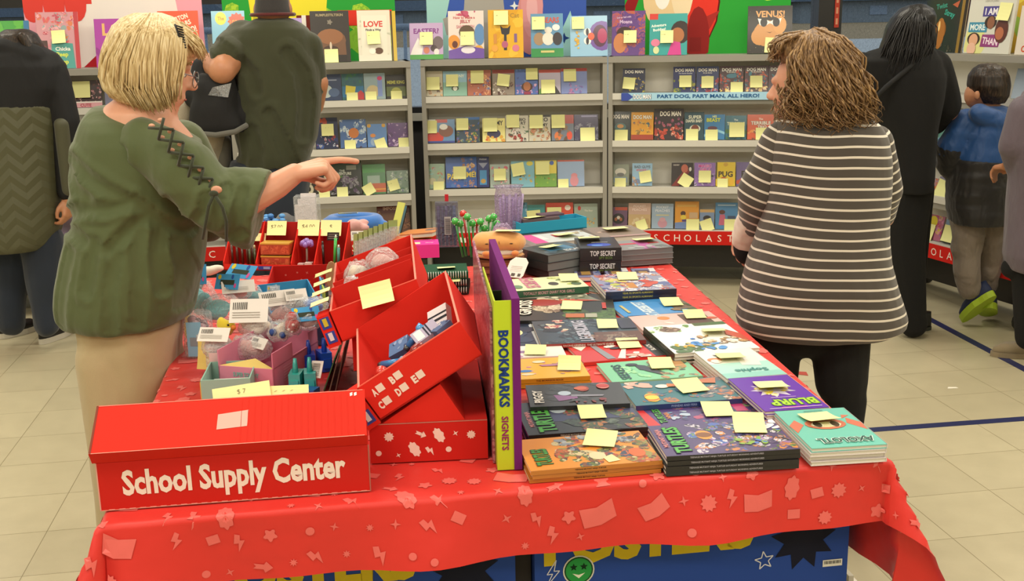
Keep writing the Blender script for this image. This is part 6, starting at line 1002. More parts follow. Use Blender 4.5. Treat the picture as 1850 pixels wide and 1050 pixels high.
# ================================================================= BACK OF THE TABLE
plain('spiral_white', '#c8c8c0', .5)
t = thing('plush_ring', 'blue plush ring pillow with a cream note on it', 'plush', M=Matrix.Translation(P(640, 405, .80))); c = P(640, 405, .80); q = MB()
for k in range(22): a = 2*pi*k/22; a2 = 2*pi*(k+1)/22; q.cap((c.x+.095*cos(a), c.y+.06*sin(a), c.z+.01), (c.x+.095*cos(a2), c.y+.06*sin(a2), c.z+.01), .033, .033, 10, 3)
q.sph(c+Vector((.12, -.02, -.01)), (.035, .03, .03)); q.sph(c+Vector((-.115, 0, 0)), (.03, .03, .03)); remesh(q, 'ring_body', t, 'plush_blue', .007, 3); q = MB(); note_mesh(q, c.x-.02, c.y-.03, c.z+.047, .08, .1, None, .012); q.build('price_note', t, 'matte')
blob('grey plush lump behind the rack, beside the white plastic boxes', P(518, 398, .80), (.05, .04, .04), 'plush_grey', film_mat=None, seed=31, cat='plush', name='plush_toy')
blob('pink plush with a white tag over the clear packs', P(648, 408, .84), (.05, .035, .03), 'plush_pink', film_mat=None, seed=32, cat='plush', name='plush_toy', header=(.0, -.05, -.03), hsz=(.05, .035), hcol='#e4e0da', hpitch=1.2)
q = MB(); c = P(492, 402, .83); R = random.Random(4)
for k in range(26): q.sph(c+Vector((R.uniform(-.05, .05), R.uniform(-.03, .03), R.uniform(-.02, .03))), (.014, .011, .010), R.choice(['#3a7ac0', '#5c9cd8', '#2a5c9c']), n=8, m=6)
tag(q.build('ribbon_bow', None, 'plastic'), 'shiny blue ribbon bow beneath the pointing arm', 'bow')
c = P(553, 405, TZ+.04); t = thing('clear_box_stack', 'stack of clear and white plastic boxes behind the rack', 'boxes', M=Matrix.Translation(c)); q = MB(); q.T = Matrix.Translation(c)
for k in range(3): q.box((-.045+.008*k, 0, .0+.0*k), (.045-.004*k, .012, .085+.022*k), '#d8d0d0'); q.T = q.T @ Matrix.Translation((.003, .016, 0))
q.build('white_sleeve', t, 'printed_card'); q = MB(); q.T = Matrix.Translation(c); q.box((-.048, -.004, -.01), (.055, .07, .12)); q.build('clear_box', t, 'clear_film'); q = MB(); q.T = Matrix.Translation(c); q.prism([(-.02, 0), (.02, 0), (.02, .018), (.0, .012)], 0, .001, '#2a2624'); q.T = Matrix.Identity(4); q.build('black_print', t, 'matte')
for k in range(8):
    p = P(640+k*9, 480-k*4, .77); Mx = Matrix.Translation(p) @ Matrix.Rotation(-.25, 4, 'Z') @ Matrix.Rotation(-.15, 4, 'X'); t = thing('blister_pack', 'clear blister pack with a lime card, %s of the leaning row' % ['leftmost', 'second from the left', 'third from the left', 'fourth from the left', 'fourth from the right', 'third from the right', 'second from the right', 'rightmost'][k], 'pack', M=Mx, group=None)
    q = mbM(Mx); q.box((-.004, 0, .05), (-.003, .10, .115), '#9aa868').box((-.004, 0, 0), (-.003, .10, .05), '#2c4434'); q.build('card', t, 'printed_card'); q = mbM(Mx); q.box((-.0025, .002, 0), (.008, .098, .09)); q.build('shell', t, 'clear_film')
# orange and other books behind
for k, (x, y, z, w_, d_, yaw, col, lb) in enumerate([(735, 440, .76, .16, .16, .5, '#d8742c', 'orange book leaning behind the tilted trays'), (760, 425, .785, .17, .14, -.35, '#e0862c', 'orange book with a grey photo corner, on top'), (705, 440, .79, .10, .10, .9, '#c8602c', 'dark orange book edge left of the lime note')]):
    Mx = Matrix.Translation(P(x, y, z)) @ Matrix.Rotation(yaw, 4, 'Z') @ Matrix.Rotation(-.12, 4, 'Y') @ Matrix.Translation((-w_/2, -d_/2, 0)); book('paperback', lb, 'book', Mx, w_, d_, .016, col, [('e', .7, .7, .14, .1, '#5c5a5c'), ('r', 0, 0, 1, .1, '#8c3a1c')], (.8, .4, -20) if k == 1 else None)
p = P(715, 418, .80); q = MB(); q.T = Matrix.Translation((p.x, p.y, .77)) @ Matrix.Rotation(.7, 4, 'Z') @ Matrix.Rotation(.35, 4, 'Y'); q.box((0, 0, 0), (.003, .05, .15), '#c8cc6a').box((.003, 0, 0), (.014, .05, .14), '#4a7a8c').box((.014, 0, 0), (.02, .05, .13), '#22201e'); tag(q.build('standing_card', None, 'matte'), 'lime card standing with blue and black booklets behind the red trays', 'card')
Mx = Matrix.Translation(P(765, 452, TZ+.10)) @ Matrix.Rotation(.08, 4, 'Z'); t = smallbox(Matrix.Translation((P(765, 452, .80).x, P(765, 452, .80).y, .78)), 0, 0, 0, (.115, .10, .05), 'hot pink box with a slotted top and note, behind the green notebooks', '#d03a94', [('r', .1, .8, .9, .9, '#8c2060'), ('r', .1, .2, .4, .5, '#eeeaa8'), ('t', 'Shopkins'[:4]+'', .7, .35, .15, .4, '#e8b8d4')], .1)
for k in range(3):
    z = TZ+.004+.026*k; p = P(793, 520, z+.02); Mx = Matrix.Translation((p.x-.08, p.y-.02, z)) @ Matrix.Rotation(.04*k, 4, 'Z')
    Mx[0][3] = P(800, 505, .80).x-.085; Mx[1][3] = P(800, 505, .80).y-.005*k
    t = thing('spiral_notebook', 'spiral notebook, %s of the pile left of the bun plush' % ['bottom black one', 'middle black one', 'dark green one on top'][k], 'notebook', M=Mx); q = mbM(Mx); q.box((0, 0, 0), (.17, .14, .022), ['#23211f', '#201f1d', '#1f4a34'][k]); 
    q.build('cover', t, 'printed_card'); q = mbM(Mx)
    for j in range(20): q.tube([(.006+j*.0082, -.002, .004), (.006+j*.0082, -.008, .012), (.006+j*.0082, 0, .022), (.006+j*.0082, .006, .024)], .0013, 5, '#c8c8c0')
    q.build('spiral_binding', t, 'spiral_white')
    if k: q = mbM(Mx); note_mesh(q, .10, .06, .0235, .05, .05, None, .006, None, .06); q.build('price_note', t, 'matte')
p = P(822, 520, .79); free_note('cream note at the left foot of the bookmarks stand', Matrix.Translation(P(822, 503, .80)) @ Matrix.Rotation(.6, 4, 'X'), .035, .05)
# purple tall pack
c = P(808, 447, TZ+.035); t = thing('pen_pack', 'tall clear pack of dark purple pens with a barcode', 'pack', M=Matrix.Translation(c)); q = MB(); q.T = Matrix.Translation(c); q.box((-.042, 0, 0), (.045, .03, .175)); q.build('clear_sleeve', t, 'smoky_film'); q = MB(); q.T = Matrix.Translation(c)
for k in range(5): q.tube([(-.03+.015*k, .015, .005), (-.03+.015*k, .015, .16)], .0068, 8, ['#4a3a68', '#3f3458', '#5c4a7c', '#34305a', '#4a5a8c'][k])
q.build('pens', t, 'plastic'); q = MB(); q.T = Matrix.Translation(c); q.box((-.008, -.001, .05), (.018, -.0005, .12), '#a8a8a8'); [q.box((-.005, -.0015, .055+.005*k), (.015, -.001, .057+.005*k), '#2c2c34') for k in range(12)]; q.box((-.004, .01, .178), (.010, .014, .205), '#b82a34'); q.build('label_tag', t, 'printed_card')
# ball pens and lilac pens
R = random.Random(11)
for k in range(11):
    x = 836+k*5.2; red = k in (2, 5); y = 442-R.uniform(0, 14); L_ = [.135, .12, .155, .15, .12, .12, .13, .10, .135, .15, .12][k]; p = P(x, 452, TZ+.03)
    Mx = Matrix.Translation((p.x, p.y+.015*(k % 3), TZ+.003)) @ Matrix.Rotation((k-5)*.035, 4, 'Y') @ Matrix.Rotation(.08-.04*(k % 3), 4, 'X')
    wand(('red' if red else 'green')+' dotted ball-topped pen, '+['leftmost of the bunch', 'second from the left', 'tall one near the left', 'tallest in the middle', 'behind the low red one', 'lower in the middle', 'right of the low red one', 'lowest at the right', 'third from the right', 'second from the right', 'rightmost of the bunch'][k], Mx, L_, '#b8241f' if red else '#2f8c3c', ball('#c8281f' if red else '#3cae44', .0145), r=.004)
blob('pair of pink-topped pens in a clear bag beside the ball-topped pens', P(907, 425, .84), (.035, .03, .04), 'plush_pink', film_mat='lilac_film', seed=41, cat='pens', name='pen_bag')
c = P(920, 430, TZ+.03); t = thing('pen_bag', 'tall clear bag of lilac pens in front of the lower shelves', 'pens', M=Matrix.Translation(c)); q = MB(); q.T = Matrix.Translation(c)
for k in range(8): q.tube([(-.03+.010*k, .01*(k % 3), .0), (-.034+.013*k, .012*(k % 3), .165+.012*(k % 2))], .0055, 8, ['#9c84c0', '#a890c8', '#8c7ab4', '#b4a0cc'][k % 4])
q.build('pens', t, 'plastic'); q = MB(); q.T = Matrix.Translation(c); n = 20; q.loft([[((.055*k_)*cos(2*pi*i/n)+.002*R.uniform(-1, 1), .03*k_*sin(2*pi*i/n), z) for i in range(n)] for z, k_ in ((0, .8), (.05, 1), (.12, 1), (.17, 1.05), (.20, .9), (.215, 1.15))]); q.build('clear_bag', t, 'lilac_film')
# bun plush on brown box
c = P(902, 452, .855); t = thing('bun_plush', 'tan bread-shaped plush with a sleepy face and cream note', 'plush', M=Matrix.Translation(c)); q = MB()
q.sph(c+Vector((0, .01, .03)), (.096, .055, .036)); q.sph(c+Vector((.05, .01, .026)), (.045, .052, .034)); q.sph(c+Vector((-.05, .01, .03)), (.045, .05, .034)); remesh(q, 'bun_top', t, 'plush_tan', .006, 3, disp=lambda p: .0012*fb(p, 60))
q = MB(); q.sph(c+Vector((.0, .01, -.006)), (.086, .05, .014)); remesh(q, 'filling', t, 'plush_white', .005, 1); q = MB(); q.sph(c+Vector((.0, .012, -.018)), (.09, .052, .014)); remesh(q, 'bun_base', t, 'plush_tan', .005, 1)
q = MB()
for dx in (-.045, .055): q.sph(c+Vector((dx, -.045, -.003)), (.014, .012, .010))
q.build('paw', t, 'plush_orange', smooth=True); q = MB()
for dx in (-.042, .042): q.sph(c+Vector((dx, -.040, .030)), (.006, .003, .0018), '#3a2418', n=8, m=5)
q.tube([c+Vector((0, -.046, .040)), c+Vector((.001, -.049, .030))], .0009, 5, '#3a2418'); q.build('face_stitching', t, 'matte'); q = MB(); note_mesh(q, c.x+.03, c.y-.005, c.z+.067, .055, -.15, None, .004, None, .085); q.build('price_note', t, 'matte')
p = P(905, 492, TZ+.003)
for k in range(3):
    Mx = Matrix.Translation((P(905, 480, .80).x-.075, P(905, 480, .80).y-.02, TZ+.003+.026*k)) @ Matrix.Rotation(-.05*k, 4, 'Z'); t = thing('brown_box', 'brown box under the bun plush, %s of three' % ['bottom', 'middle', 'top'][k], 'box', M=Mx); q = mbM(Mx); q.box((0, 0, 0), (.15, .12, .024), '#6a3f2c'); q.box((.01, -.0006, .004), (.14, 0, .016), '#8c5a40'); q.build('box', t, 'printed_card')
q = MB(); Mx = Matrix.Translation(P(934, 484, .815)) @ Matrix.Rotation(-.5, 4, 'Z') @ Matrix.Rotation(.75, 4, 'X'); q.T = Mx; q.prism([(-.03, -.04), (.03, -.04), (.035, -.03), (.035, .025), (.02, .042), (-.02, .042), (-.035, .025), (-.035, -.03)], 0, .0012, '#e4dad4')
q.T = Mx @ Matrix.Translation((-.035, -.04, .0012)); paint(q, .07, .08, [('r', .2, .3+.08*k, .8, .32+.08*k, '#b8aca8') for k in range(4)]+[('r', .35, .06, .55, .2, '#5c544f'), ('r', .7, .06, .85, .2, '#5c544f')], 0); tag(q.build('paper_tag', None, 'printed_card'), 'large white swing tag in front of the bun plush', 'tag')
# bookmarks stand
a = P(899, 850, TZ+.003); b2 = P(942, 846, TZ+.003); xx = b2-a; xx.z = 0; xx.normalize(); yy = (TC-TB).normalized(); zx = yy.cross(Vector((0, 0, 1))); M = frame(a, zx, yy); t = thing('bookmark_stand', 'tall lime and purple cardboard stand reading BOOKMARKS SIGNETS', 'display stand', M=M)
BH = .350; BL = .57; q = mbM(M); q.box((0, 0, 0), (.034, .003, BH), '#b8cc2c'); q.box((0, .003, 0), (.003, BL*.55, BH), '#a8b83c'); q.box((.003, .003, 0), (.034, BL, .003), '#3a4a1c'); q.box((.004, .20, .01), (.032, .205, BH*.92), '#26301c'); q.build('lime_tray', t, 'printed_card')
q = mbM(M); q.hexa([(.034, -.002, 0), (.050, -.002, 0), (.050, BL, 0), (.034, BL, 0), (.034, -.002, BH+.004), (.050, -.002, BH+.004), (.050, BL, BH+.012), (.034, BL, BH+.012)], '#6a1f6c'); q.build('purple_back', t, 'printed_card')
q = mbM(M); q.hexa([(-.006, .04, .0), (-.001, .04, 0), (-.001, BL, 0), (-.006, BL, 0), (-.006, .04, BH*.94), (-.001, .04, BH*.94), (-.001, BL, BH+.01), (-.006, BL, BH+.01)], ('#8c3f50', '#b87a84', '#7a4a5c')); q.build('picture_side', t, 'printed_gloss')
q = mbM(M); Fq = frame((0, -.0008, 0), (0, 0, -1), (1, 0, 0)); Fq = frame((.017, -.0008, BH), (0, 0, -1), (1, 0, 0))
q.text('BOOKMARKS', .138, 0, .021, .158, '#1f3a7c', 0, .04, M=Fq, fill=True); q.build('lettering', t, 'printed_card', label='navy vertical lettering BOOKMARKS'); q = mbM(M); q.text('SIGNETS', .272, 0, .014, .072, '#8c2c5c', 0, .03, M=Fq, fill=True); q.build('lettering', t, 'printed_card', label='plum vertical lettering SIGNETS')
# right-hand back rows
def flat(lbl, quad, zt, n, t_, ori, base, ops, **k): lay(lbl, quad, zt, n, t_, ori, base, ops, **k)
lay('clear-bagged dark sketch set with a blue cover, top of the stack beside the bun plush', [(966, 444), (1040, 432), (1048, 452), (962, 466)], .845, 3, .031, 'N', '#3a4248', [('b', 3, 0, .1, 1, 1, 9, .3, ['#2c3438', '#4a5c6c']), ('r', .25, .3, .8, .7, '#4a7ca0'), ('t', 'ESCAPE', .7, .2, .16, .4, '#c8ccd0')], (.45, .55, 5, None, .09), '#33383a', None, pages='#6a7070', stack='clear-bagged dark sketch set in the stack beside the bun plush', name='sketch_set', cat='craft set')
lay('black TOP SECRET kit box with a blue glow, top of two', [(1040, 430), (1106, 428), (1126, 447), (1046, 449)], .855, 2, .05, 'N', '#1d1b20', [('e', .5, .3, .3, .2, '#2c4ab8'), ('e', .45, .25, .14, .1, '#5c8cd8'), ('r', .35, .5, .75, .54, '#a8a8b0')], (.35, .78, 0, None, .1), '#1a181c', None, pages='#1a181c', ft=('TOP SECRET', '#d8d8dc', 'SPY BOX'), stack='black TOP SECRET kit box under the other', name='kit_box', cat='box')
lay('grey pen set in a clear case with a pink strap, at the table corner', [(1100, 437), (1192, 430), (1211, 447), (1120, 452)], .818, 3, .022, 'N', '#8c9094', [('r', .1, .55, .9, .68, '#c83a4c'), ('r', .45, 0, .68, 1, '#b868a8'), ('b', 3, 0, 0, 1, .3, 6, .2, ['#a8acb0', '#6a6e74'])], (.7, .8, 0, None, .1), '#9a9ea0', None, pages='#74787c', stack='grey pen set at the table corner', name='pen_set', cat='pen set')
lay('pink and white striped craft folder under a cream note', [(950, 425), (1060, 415), (1070, 430), (955, 442)], .835, 2, .02, 'N', '#c8d0d4', [('r', 0, 0, .2, 1, '#e04a9c'), ('r', .2, .3, .3, .8, '#e8e0e4'), ('r', .45, .5, .6, .8, '#c83a50'), ('b', 5, .6, 0, 1, 1, 6, .1, ['#b8a890', '#d8ccb8'])], (.62, .5, 5, None, .1), '#b8c0c4', None, stack='striped craft folder beneath the pink and white one', name='craft_folder', cat='folder')
lay('grey and brown spiral planner with a big cream note near the back corner', [(1060, 412), (1140, 406), (1176, 424), (1080, 430)], .815, 2, .022, 'N', '#8c7c74', [('e', .3, .5, .2, .1, '#b8a090'), ('e', .3, .5, .12, .1, '#6a544a'), ('r', .2, .02, 1, .12, '#b89898')], (.55, .6, 0, None, .12), '#a89c98', None, stack='spiral planner under the one with the big cream note', name='planner', cat='planner')
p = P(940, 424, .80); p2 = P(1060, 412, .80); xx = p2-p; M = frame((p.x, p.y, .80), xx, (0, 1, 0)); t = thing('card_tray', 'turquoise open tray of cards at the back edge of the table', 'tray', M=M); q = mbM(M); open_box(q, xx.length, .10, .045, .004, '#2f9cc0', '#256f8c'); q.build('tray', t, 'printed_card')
q = mbM(M); q.box((.03, .03, .04), (.19, .09, .052), '#6a5a5c'); q.box((.12, .05, .052), (.22, .11, .06), '#5c4a58'); note_mesh(q, .09, .055, .0535, .05, .1, None, .004, None, .08); q.build('cards', t, 'printed_card')
t = thing('display_riser', 'low grey riser under the turquoise tray', 'riser', M=M); q = mbM(M); q.box((0, .002, TZ-.80+.003), (xx.length, .095, -.001), '#7c8084'); q.build('block', t, 'matte')
# key rings and badges beyond the sports almanac
for k, (x0, x1) in enumerate([(1035, 1083), (1091, 1135), (1141, 1185)]):
    lay('carded miniature game with a tan window, %s of three' % ['leftmost', 'middle', 'rightmost'][k], [(x0, 485), (x1-4, 484), (x1+6, 500), (x0+6, 501)], TZ+.02, 1, .016, 'N', '#7c80a8', [('r', .12, .2, .72, .8, '#4a3a4c'), ('r', .25, .25, .62, .65, '#a8844a'), ('r', .75, .6, 1, 1, '#d8d8dc'), ('b', k, .7, 0, 1, .6, 4, .1, ['#4a66a8'])], None, '#6a6c94', None, name='miniature_game', cat='game')
smallbox(Matrix.Translation(P(1003, 494, TZ+.004)), 0, 0, 0, (.045, .03, .006), 'white carded key ring with a black oval', '#e0dcd4', [('e', .5, .5, .38, .2, '#22201f'), ('e', .5, .5, .25, .1, '#a8a49c')], 0); smallbox(Matrix.Translation(P(1021, 493, TZ+.004)), .01, 0, 0, (.045, .035, .006), 'bright yellow tag with a red edge beside the carded key ring', '#ecd02c', [('r', .85, .2, 1, .8, '#d0542c')], 0)
smallbox(Matrix.Translation(P(975, 488, TZ+.004)), 0, 0, 0, (.07, .03, .006), 'purple and pink card strip behind the secret diary', '#5c3a7c', [('r', .1, .3, .4, .8, '#b05a78'), ('r', .55, .2, .8, .7, '#a85a94')], -.2)

# ================================================================= PEOPLE
def sp(M_, label): pass
def X(px_, Y): return PY(px_, 600, Y).x
def person(label, foot, name='person'):
    return thing(name, label, 'person', (foot[0], foot[1], 0))
def head(mb, c, s=1.0, yaw=0, pitch=0, nose=True):
    # c: centre of the skull, face towards +X before yaw; s: scale; about 23 cm tall
    M = Matrix.Translation(Vector(c)) @ Matrix.Rotation(yaw, 4, 'Z') @ Matrix.Rotation(pitch, 4, 'Y') @ Matrix.Scale(s, 4); T = mb.T; mb.T = T @ M
    mb.sph((-.012, 0, .018), (.094, .074, .092), n=20, m=14)          # cranium
    mb.sph((.035, 0, -.035), (.055, .058, .085), n=18, m=12)          # face
    mb.sph((.052, 0, -.095), (.030, .032, .024), n=12, m=8)           # chin
    for sy in (-1, 1):
        mb.sph((.045, sy*.036, -.028), (.032, .024, .026), n=10, m=7)    # cheeks
        mb.sph((-.012, sy*.076, -.022), (.018, .008, .030), n=10, m=7)   # ears
        mb.cap((.02, sy*.048, -.07), (.045, sy*.022, -.100), .022, .020, 10, 4)  # jaw
    mb.cap((.082, 0, .008), (.106, 0, -.030), .009, .013, 10, 4)      # nose bridge to tip
    mb.sph((.100, .010, -.034), .009); mb.sph((.100, -.010, -.034), .009)
    mb.cap((.078, -.030, .016), (.078, .030, .016), .014, .014, 10, 3)   # brow
    mb.cap((.084, -.014, -.062), (.084, .014, -.062), .0085, .0085, 10, 3); mb.cap((.081, -.012, -.073), (.081, .012, -.073), .0085, .0085, 10, 3)   # lips
    mb.T = T; return M
def eyes(par, M, iris='#4a5a5c', brow='#8a6a4a'):
    q = MB(); q.T = M
    for sy in (-1, 1): q.sph((.070, sy*.031, -.006), (.0115, .012, .008), '#d8d0c8', n=12, m=8); q.sph((.0800, sy*.032, -.006), (.002, .005, .005), iris, n=10, m=6); q.sph((.0815, sy*.032, -.006), (.001, .0025, .0025), '#15110e', n=8, m=5)
    q.build('eyes', par, 'plastic')
    q = MB(); q.T = M
    for sy in (-1, 1): q.tube([(.090, sy*.012, .022), (.090, sy*.030, .027), (.080, sy*.046, .022)], [.0022, .003, .0015], 6, brow)
    q.build('eyebrows', par, 'matte')
    q = MB(); q.T = M; q.tube([(.0895, -.020, -.067), (.0925, 0, -.0665), (.0895, .020, -.067)], [.0015, .003, .0015], 6, '#a8564c'); q.build('mouth', par, 'matte')
def hand(mb, W, d, up, curl, s=1.0, thumb=None, side=1, spread=.03):
    # W wrist, d direction of the fingers, up back of the hand; curl: four values 0 straight .. 1 fist, index first
    d = Vector(d).normalized(); up = Vector(up); x = d.cross(up).normalized()*side; up = x.cross(d).normalized()*side; W = Vector(W)
    def pt(a, b, c): return W+d*a*s+x*b*s+up*c*s
    for k in range(4):
        b = (.028, .010, -.009, -.026)[k]; mb.cap(pt(.0, b*.45, 0), pt(.075-abs(k-1)*.004, b, .003), .017*s, .0125*s, 12, 4)
    for k in range(4):
        b = (.028, .010, -.009, -.026)[k]; Ls = [(.044, .026, .021), (.048, .030, .023), (.044, .028, .022), (.034, .021, .019)][k]; p = pt(.078-abs(k-1)*.004, b, .003); a = 0; r = [.0098, .0098, .0094, .0084][k]
        for j, L_ in enumerate(Ls):
            a += curl[k]*(1.35, 1.6, 1.0)[j]; q = p+(d*cos(a)-up*sin(a)+x*spread*(1.5-k)*(1-curl[k]))*L_*s
            mb.cap(p, q, r*s*(1-.08*j), r*s*(1-.08*(j+1)), 10, 4); p = q
    th = thumb or [(.012, .026, -.012), (.038, .046, -.022), (.062, .050, -.028), (.085, .046, -.030)]; pts = [pt(*q) for q in th]
    for a, b, r0, r1 in zip(pts, pts[1:], (.016, .0125, .0105), (.0125, .0105, .009)): mb.cap(a, b, r0*s, r1*s, 10, 4)
def strands(mb, guides, n, r, seed, jit=.008, curl=0, cf=60):
    # guides: list of polylines (lists of points); strands are blends of neighbouring guides
    R = random.Random(seed)
    for i in range(n):
        g = R.uniform(0, len(guides)-1.001); k = int(g); t = g-k; A = guides[k]; B_ = guides[k+1]; m_ = len(A); off = Vector((R.gauss(0, jit), R.gauss(0, jit), R.gauss(0, jit))); ph = R.uniform(0, 6.28); pts = []; cr = curl*R.uniform(.5, 1.3)
        sub = 4 if curl else 2
        for j in range((m_-1)*sub+1):
            u = j/sub; a = min(int(u), m_-2); f = u-a; P0 = Vector(A[a]).lerp(Vector(A[a+1]), f); P1 = Vector(B_[a]).lerp(Vector(B_[a+1]), f); p = P0.lerp(P1, t)+off*min(1, .3+u/(m_-1))
            if curl: w_ = min(1, u/(m_-1)*1.6); p = p+Vector((cos(ph+u*cf), sin(ph+u*cf), .4*sin(ph+u*cf*.7)))*cr*w_
            pts.append(p)
        rr = r*R.uniform(.6, 1.3); L_ = len(pts); mb.tube(pts, [rr*max(.25, sin(pi*min(1, .25+.75*j/(L_-1)))) if j > L_*.6 else rr for j in range(L_)], 5)
def shoe(par, p, yaw, L_=.25, w=.09, h=.09, mat='shoe_black', sole='sole_white', pitch=0, sole_h=.025, label=None):
    M = Matrix.Translation(Vector(p)) @ Matrix.Rotation(yaw, 4, 'Z') @ Matrix.Rotation(pitch, 4, 'Y'); out = [(L_*.62*cos(a) if cos(a) > 0 else L_*.38*cos(a), w/2*sin(a)*(1.0 if cos(a) > 0 else .82)) for a in [2*pi*i/20 for i in range(20)]]
    q = mbM(M); q.prism([(x*1.03, y*1.05) for x, y in out], .001, sole_h); q.build('sole', par, sole, label=label)
    q = mbM(M); rings = []
    for z, kx, ky, dx in ((sole_h*.8, 1, 1, 0), (sole_h+.02, .97, .97, -.003), (sole_h+.04, .80, .86, -.018), (h*.8, .56, .72, -.038), (h, .48, .62, -.045)): rings.append([(x*kx+dx*L_/.25, y*ky, z) for x, y in out])
    q.loft(rings, smooth=True); q.build('shoe', par, mat)
def fold(amp, s=8, seed=0, stretch=(1, 1, .5)):
    def f(p): return amp*noise.noise(Vector((p[0]*s*stretch[0]+seed, p[1]*s*stretch[1], p[2]*s*stretch[2])))
    return f
def D(x, y, Y): return PY(x, y, Y)

def creases(lines, Y, depth, width):
    segs = []
    for ln in lines:
        k_ = ln[0]; pts = [PY(x, y, Y) for x, y in ln[1:]]
        for a, b_ in zip(pts, pts[1:]): segs.append((a.x, a.z, b_.x-a.x, b_.z-a.z, k_))
    def f(p):
        if p[1] > Y+.02: return 0
        out = 0; best = {}
        for ax, az, dx, dz, k_ in segs:
            L2 = dx*dx+dz*dz; t_ = max(0, min(1, ((p[0]-ax)*dx+(p[2]-az)*dz)/L2)); ex = p[0]-ax-dx*t_; ez = p[2]-az-dz*t_; d2 = ex*ex+ez*ez
            if d2 < width*width*9:
                sg = 1 if (ex*dz-ez*dx) > 0 else -1; v = -depth*k_*math.exp(-d2/(width*width)); u = depth*.75*k_*math.exp(-(sqrt(d2)-width*1.7)**2/(width*width*1.5)); out = min(out, v) if v < -depth*.1 else max(out, u) if out >= 0 else out
        return out
    return f
# ---- the woman in the olive tunic, left of the table, pointing
LY = 2.9; RS[0] = 1.0
t = person('woman with blond bob and glasses in an olive tunic pointing across the table', (X(235, LY), LY, 0)); T_ = t
class PB(MB):
    def cap(s, p0, p1, r0, r1, n=14, k=5): return MB.cap(s, p0, p1, r0*RS[0], r1*RS[0], n, k)
    def sph(s, c, r, *a, **k): return MB.sph(s, c, tuple(x*RS[0] for x in r) if isinstance(r, (tuple, list)) else r*RS[0], *a, **k)
b = MB(); hc = D(275, 119, LY)
Mh = head(b, hc, 1.02, radians(20), radians(14))
b.cap(D(272, 165, LY), D(243, 225, LY), .055, .062); pl(b, LY, [(172, 218, 268, .05), (188, 195, 300, .075), (200, 185, 315, .10), (225, 180, 320, .11), (260, 190, 320, .10)])
b.cap(D(262, 200, LY), D(318, 262, LY), .05, .05)
remesh(b, 'body', t, 'skin_pink', .006, 5)
eyes(t, Mh, '#5c6c74', '#b08f62')
b = MB(); wr = D(532, 314, LY-.08); el = D(415, 378, LY-.16); b.cap(el, D(500, 335, LY-.10), .046, .034); b.cap(D(500, 335, LY-.10), wr, .034, .027)
fd = (D(592, 300, LY-.05)-wr); hand(b, wr, fd, (0, -.25, 1), (.10, .78, .88, .95), 1.06, thumb=[(.012, .022, -.014), (.036, .034, -.030), (.056, .026, -.042), (.074, .014, -.046)], side=-1)
remesh(b, 'arm', t, 'skin_pink', .0035, 3, label='bare forearm and pointing hand')
# tunic
b = MB()
pl(b, LY, [(188, 170, 200, .05), (198, 162, 228, .09), (212, 153, 262, .125), (230, 145, 318, .15), (256, 137, 362, .165), (300, 132, 374, .17), (350, 133, 372, .17), (400, 130, 372, .17), (440, 122, 372, .175), (480, 114, 366, .18), (505, 110, 360, .185), (540, 109, 352, .185), (562, 112, 346, .18), (576, 124, 340, .17)], 32, 2.2)
def ridge(x, y, z): return 1-2*abs(noise.noise(Vector((x, y, z))))
tunic_cr = creases([(1, (158, 280), (200, 306), (240, 330), (283, 352), (322, 388), (352, 404)), (1.2, (136, 388), (160, 372), (191, 360), (232, 360), (275, 346)), (.9, (134, 402), (165, 404), (190, 416)), (1, (300, 372), (282, 386), (262, 404), (238, 430)),
    (.8, (212, 420), (206, 450), (200, 500)), (.8, (322, 395), (315, 440), (322, 500)), (.7, (250, 440), (240, 500), (242, 560)), (.7, (160, 440), (150, 500), (146, 560)), (.6, (345, 420), (352, 470), (345, 540)), (.6, (285, 400), (288, 470), (284, 555)), (.7, (150, 300), (170, 330), (196, 345))], LY, .008, .014)
def tunic_fold(p):
    return tunic_fold0(p)+tunic_cr(p)
def tunic_fold0(p):
    k = min(1, max(0, (1.15-p[2])*3)); return k*(.005*ridge(p[0]*3+p[2]*4, p[1]*3, p[2]*1.5-p[0]*2)+.004*ridge(p[0]*6, p[1]*6+4, p[2]*1.0))+.005*noise.noise(Vector((p[0]*5+p[2]*9, p[1]*5, p[2]*6-p[0]*6)))-.004
remesh(b, 'tunic', t, 'olive_crepe', .007, 5, disp=tunic_fold)
b = MB(); SL = LY-.15
sleeve_cr = creases([(1, (415, 335), (410, 358), (398, 372)), (.8, (440, 325), (432, 352), (420, 380)), (.7, (392, 390), (425, 402), (465, 395)), (.8, (372, 376), (402, 398), (430, 412)), (.7, (345, 340), (360, 372), (385, 396)), (.6, (262, 262), (250, 300), (262, 330)), (.7, (470, 330), (462, 360), (448, 395))], LY, .007, .012)
b.cap(D(262, 262, SL+.05), D(330, 306, SL), .066, .078, 20, 6); b.cap(D(330, 306, SL), D(392, 372, SL), .078, .076, 20, 6)
rings = []
for (x, y, hx, hy, r) in ((375, 358, .080, .072, 0), (415, 366, .088, .074, .12), (447, 370, .095, .078, .25), (472, 373, .099, .082, .36)):
    c = D(x, y, SL+.03); n = 26; ax = Vector((sin(r*.9), 0, cos(r*.9)))
    rings.append([tuple(c+ax*(hx*cos(2*pi*i/n)*(1 if cos(2*pi*i/n) > 0 else 1.15))+Vector((0, 1, 0))*(hy*sin(2*pi*i/n)*(1+.08*sin(6*pi*i/n)))) for i in range(n)])
b.loft(rings)
remesh(b, 'sleeve', t, 'olive_crepe', .006, 4, disp=lambda p: .006*ridge(p[0]*5+p[2]*5, p[1]*4, p[2]*7-p[0]*5)+.004*ridge(p[0]*14, p[1]*4, p[2]*3)-.004+sleeve_cr(p))
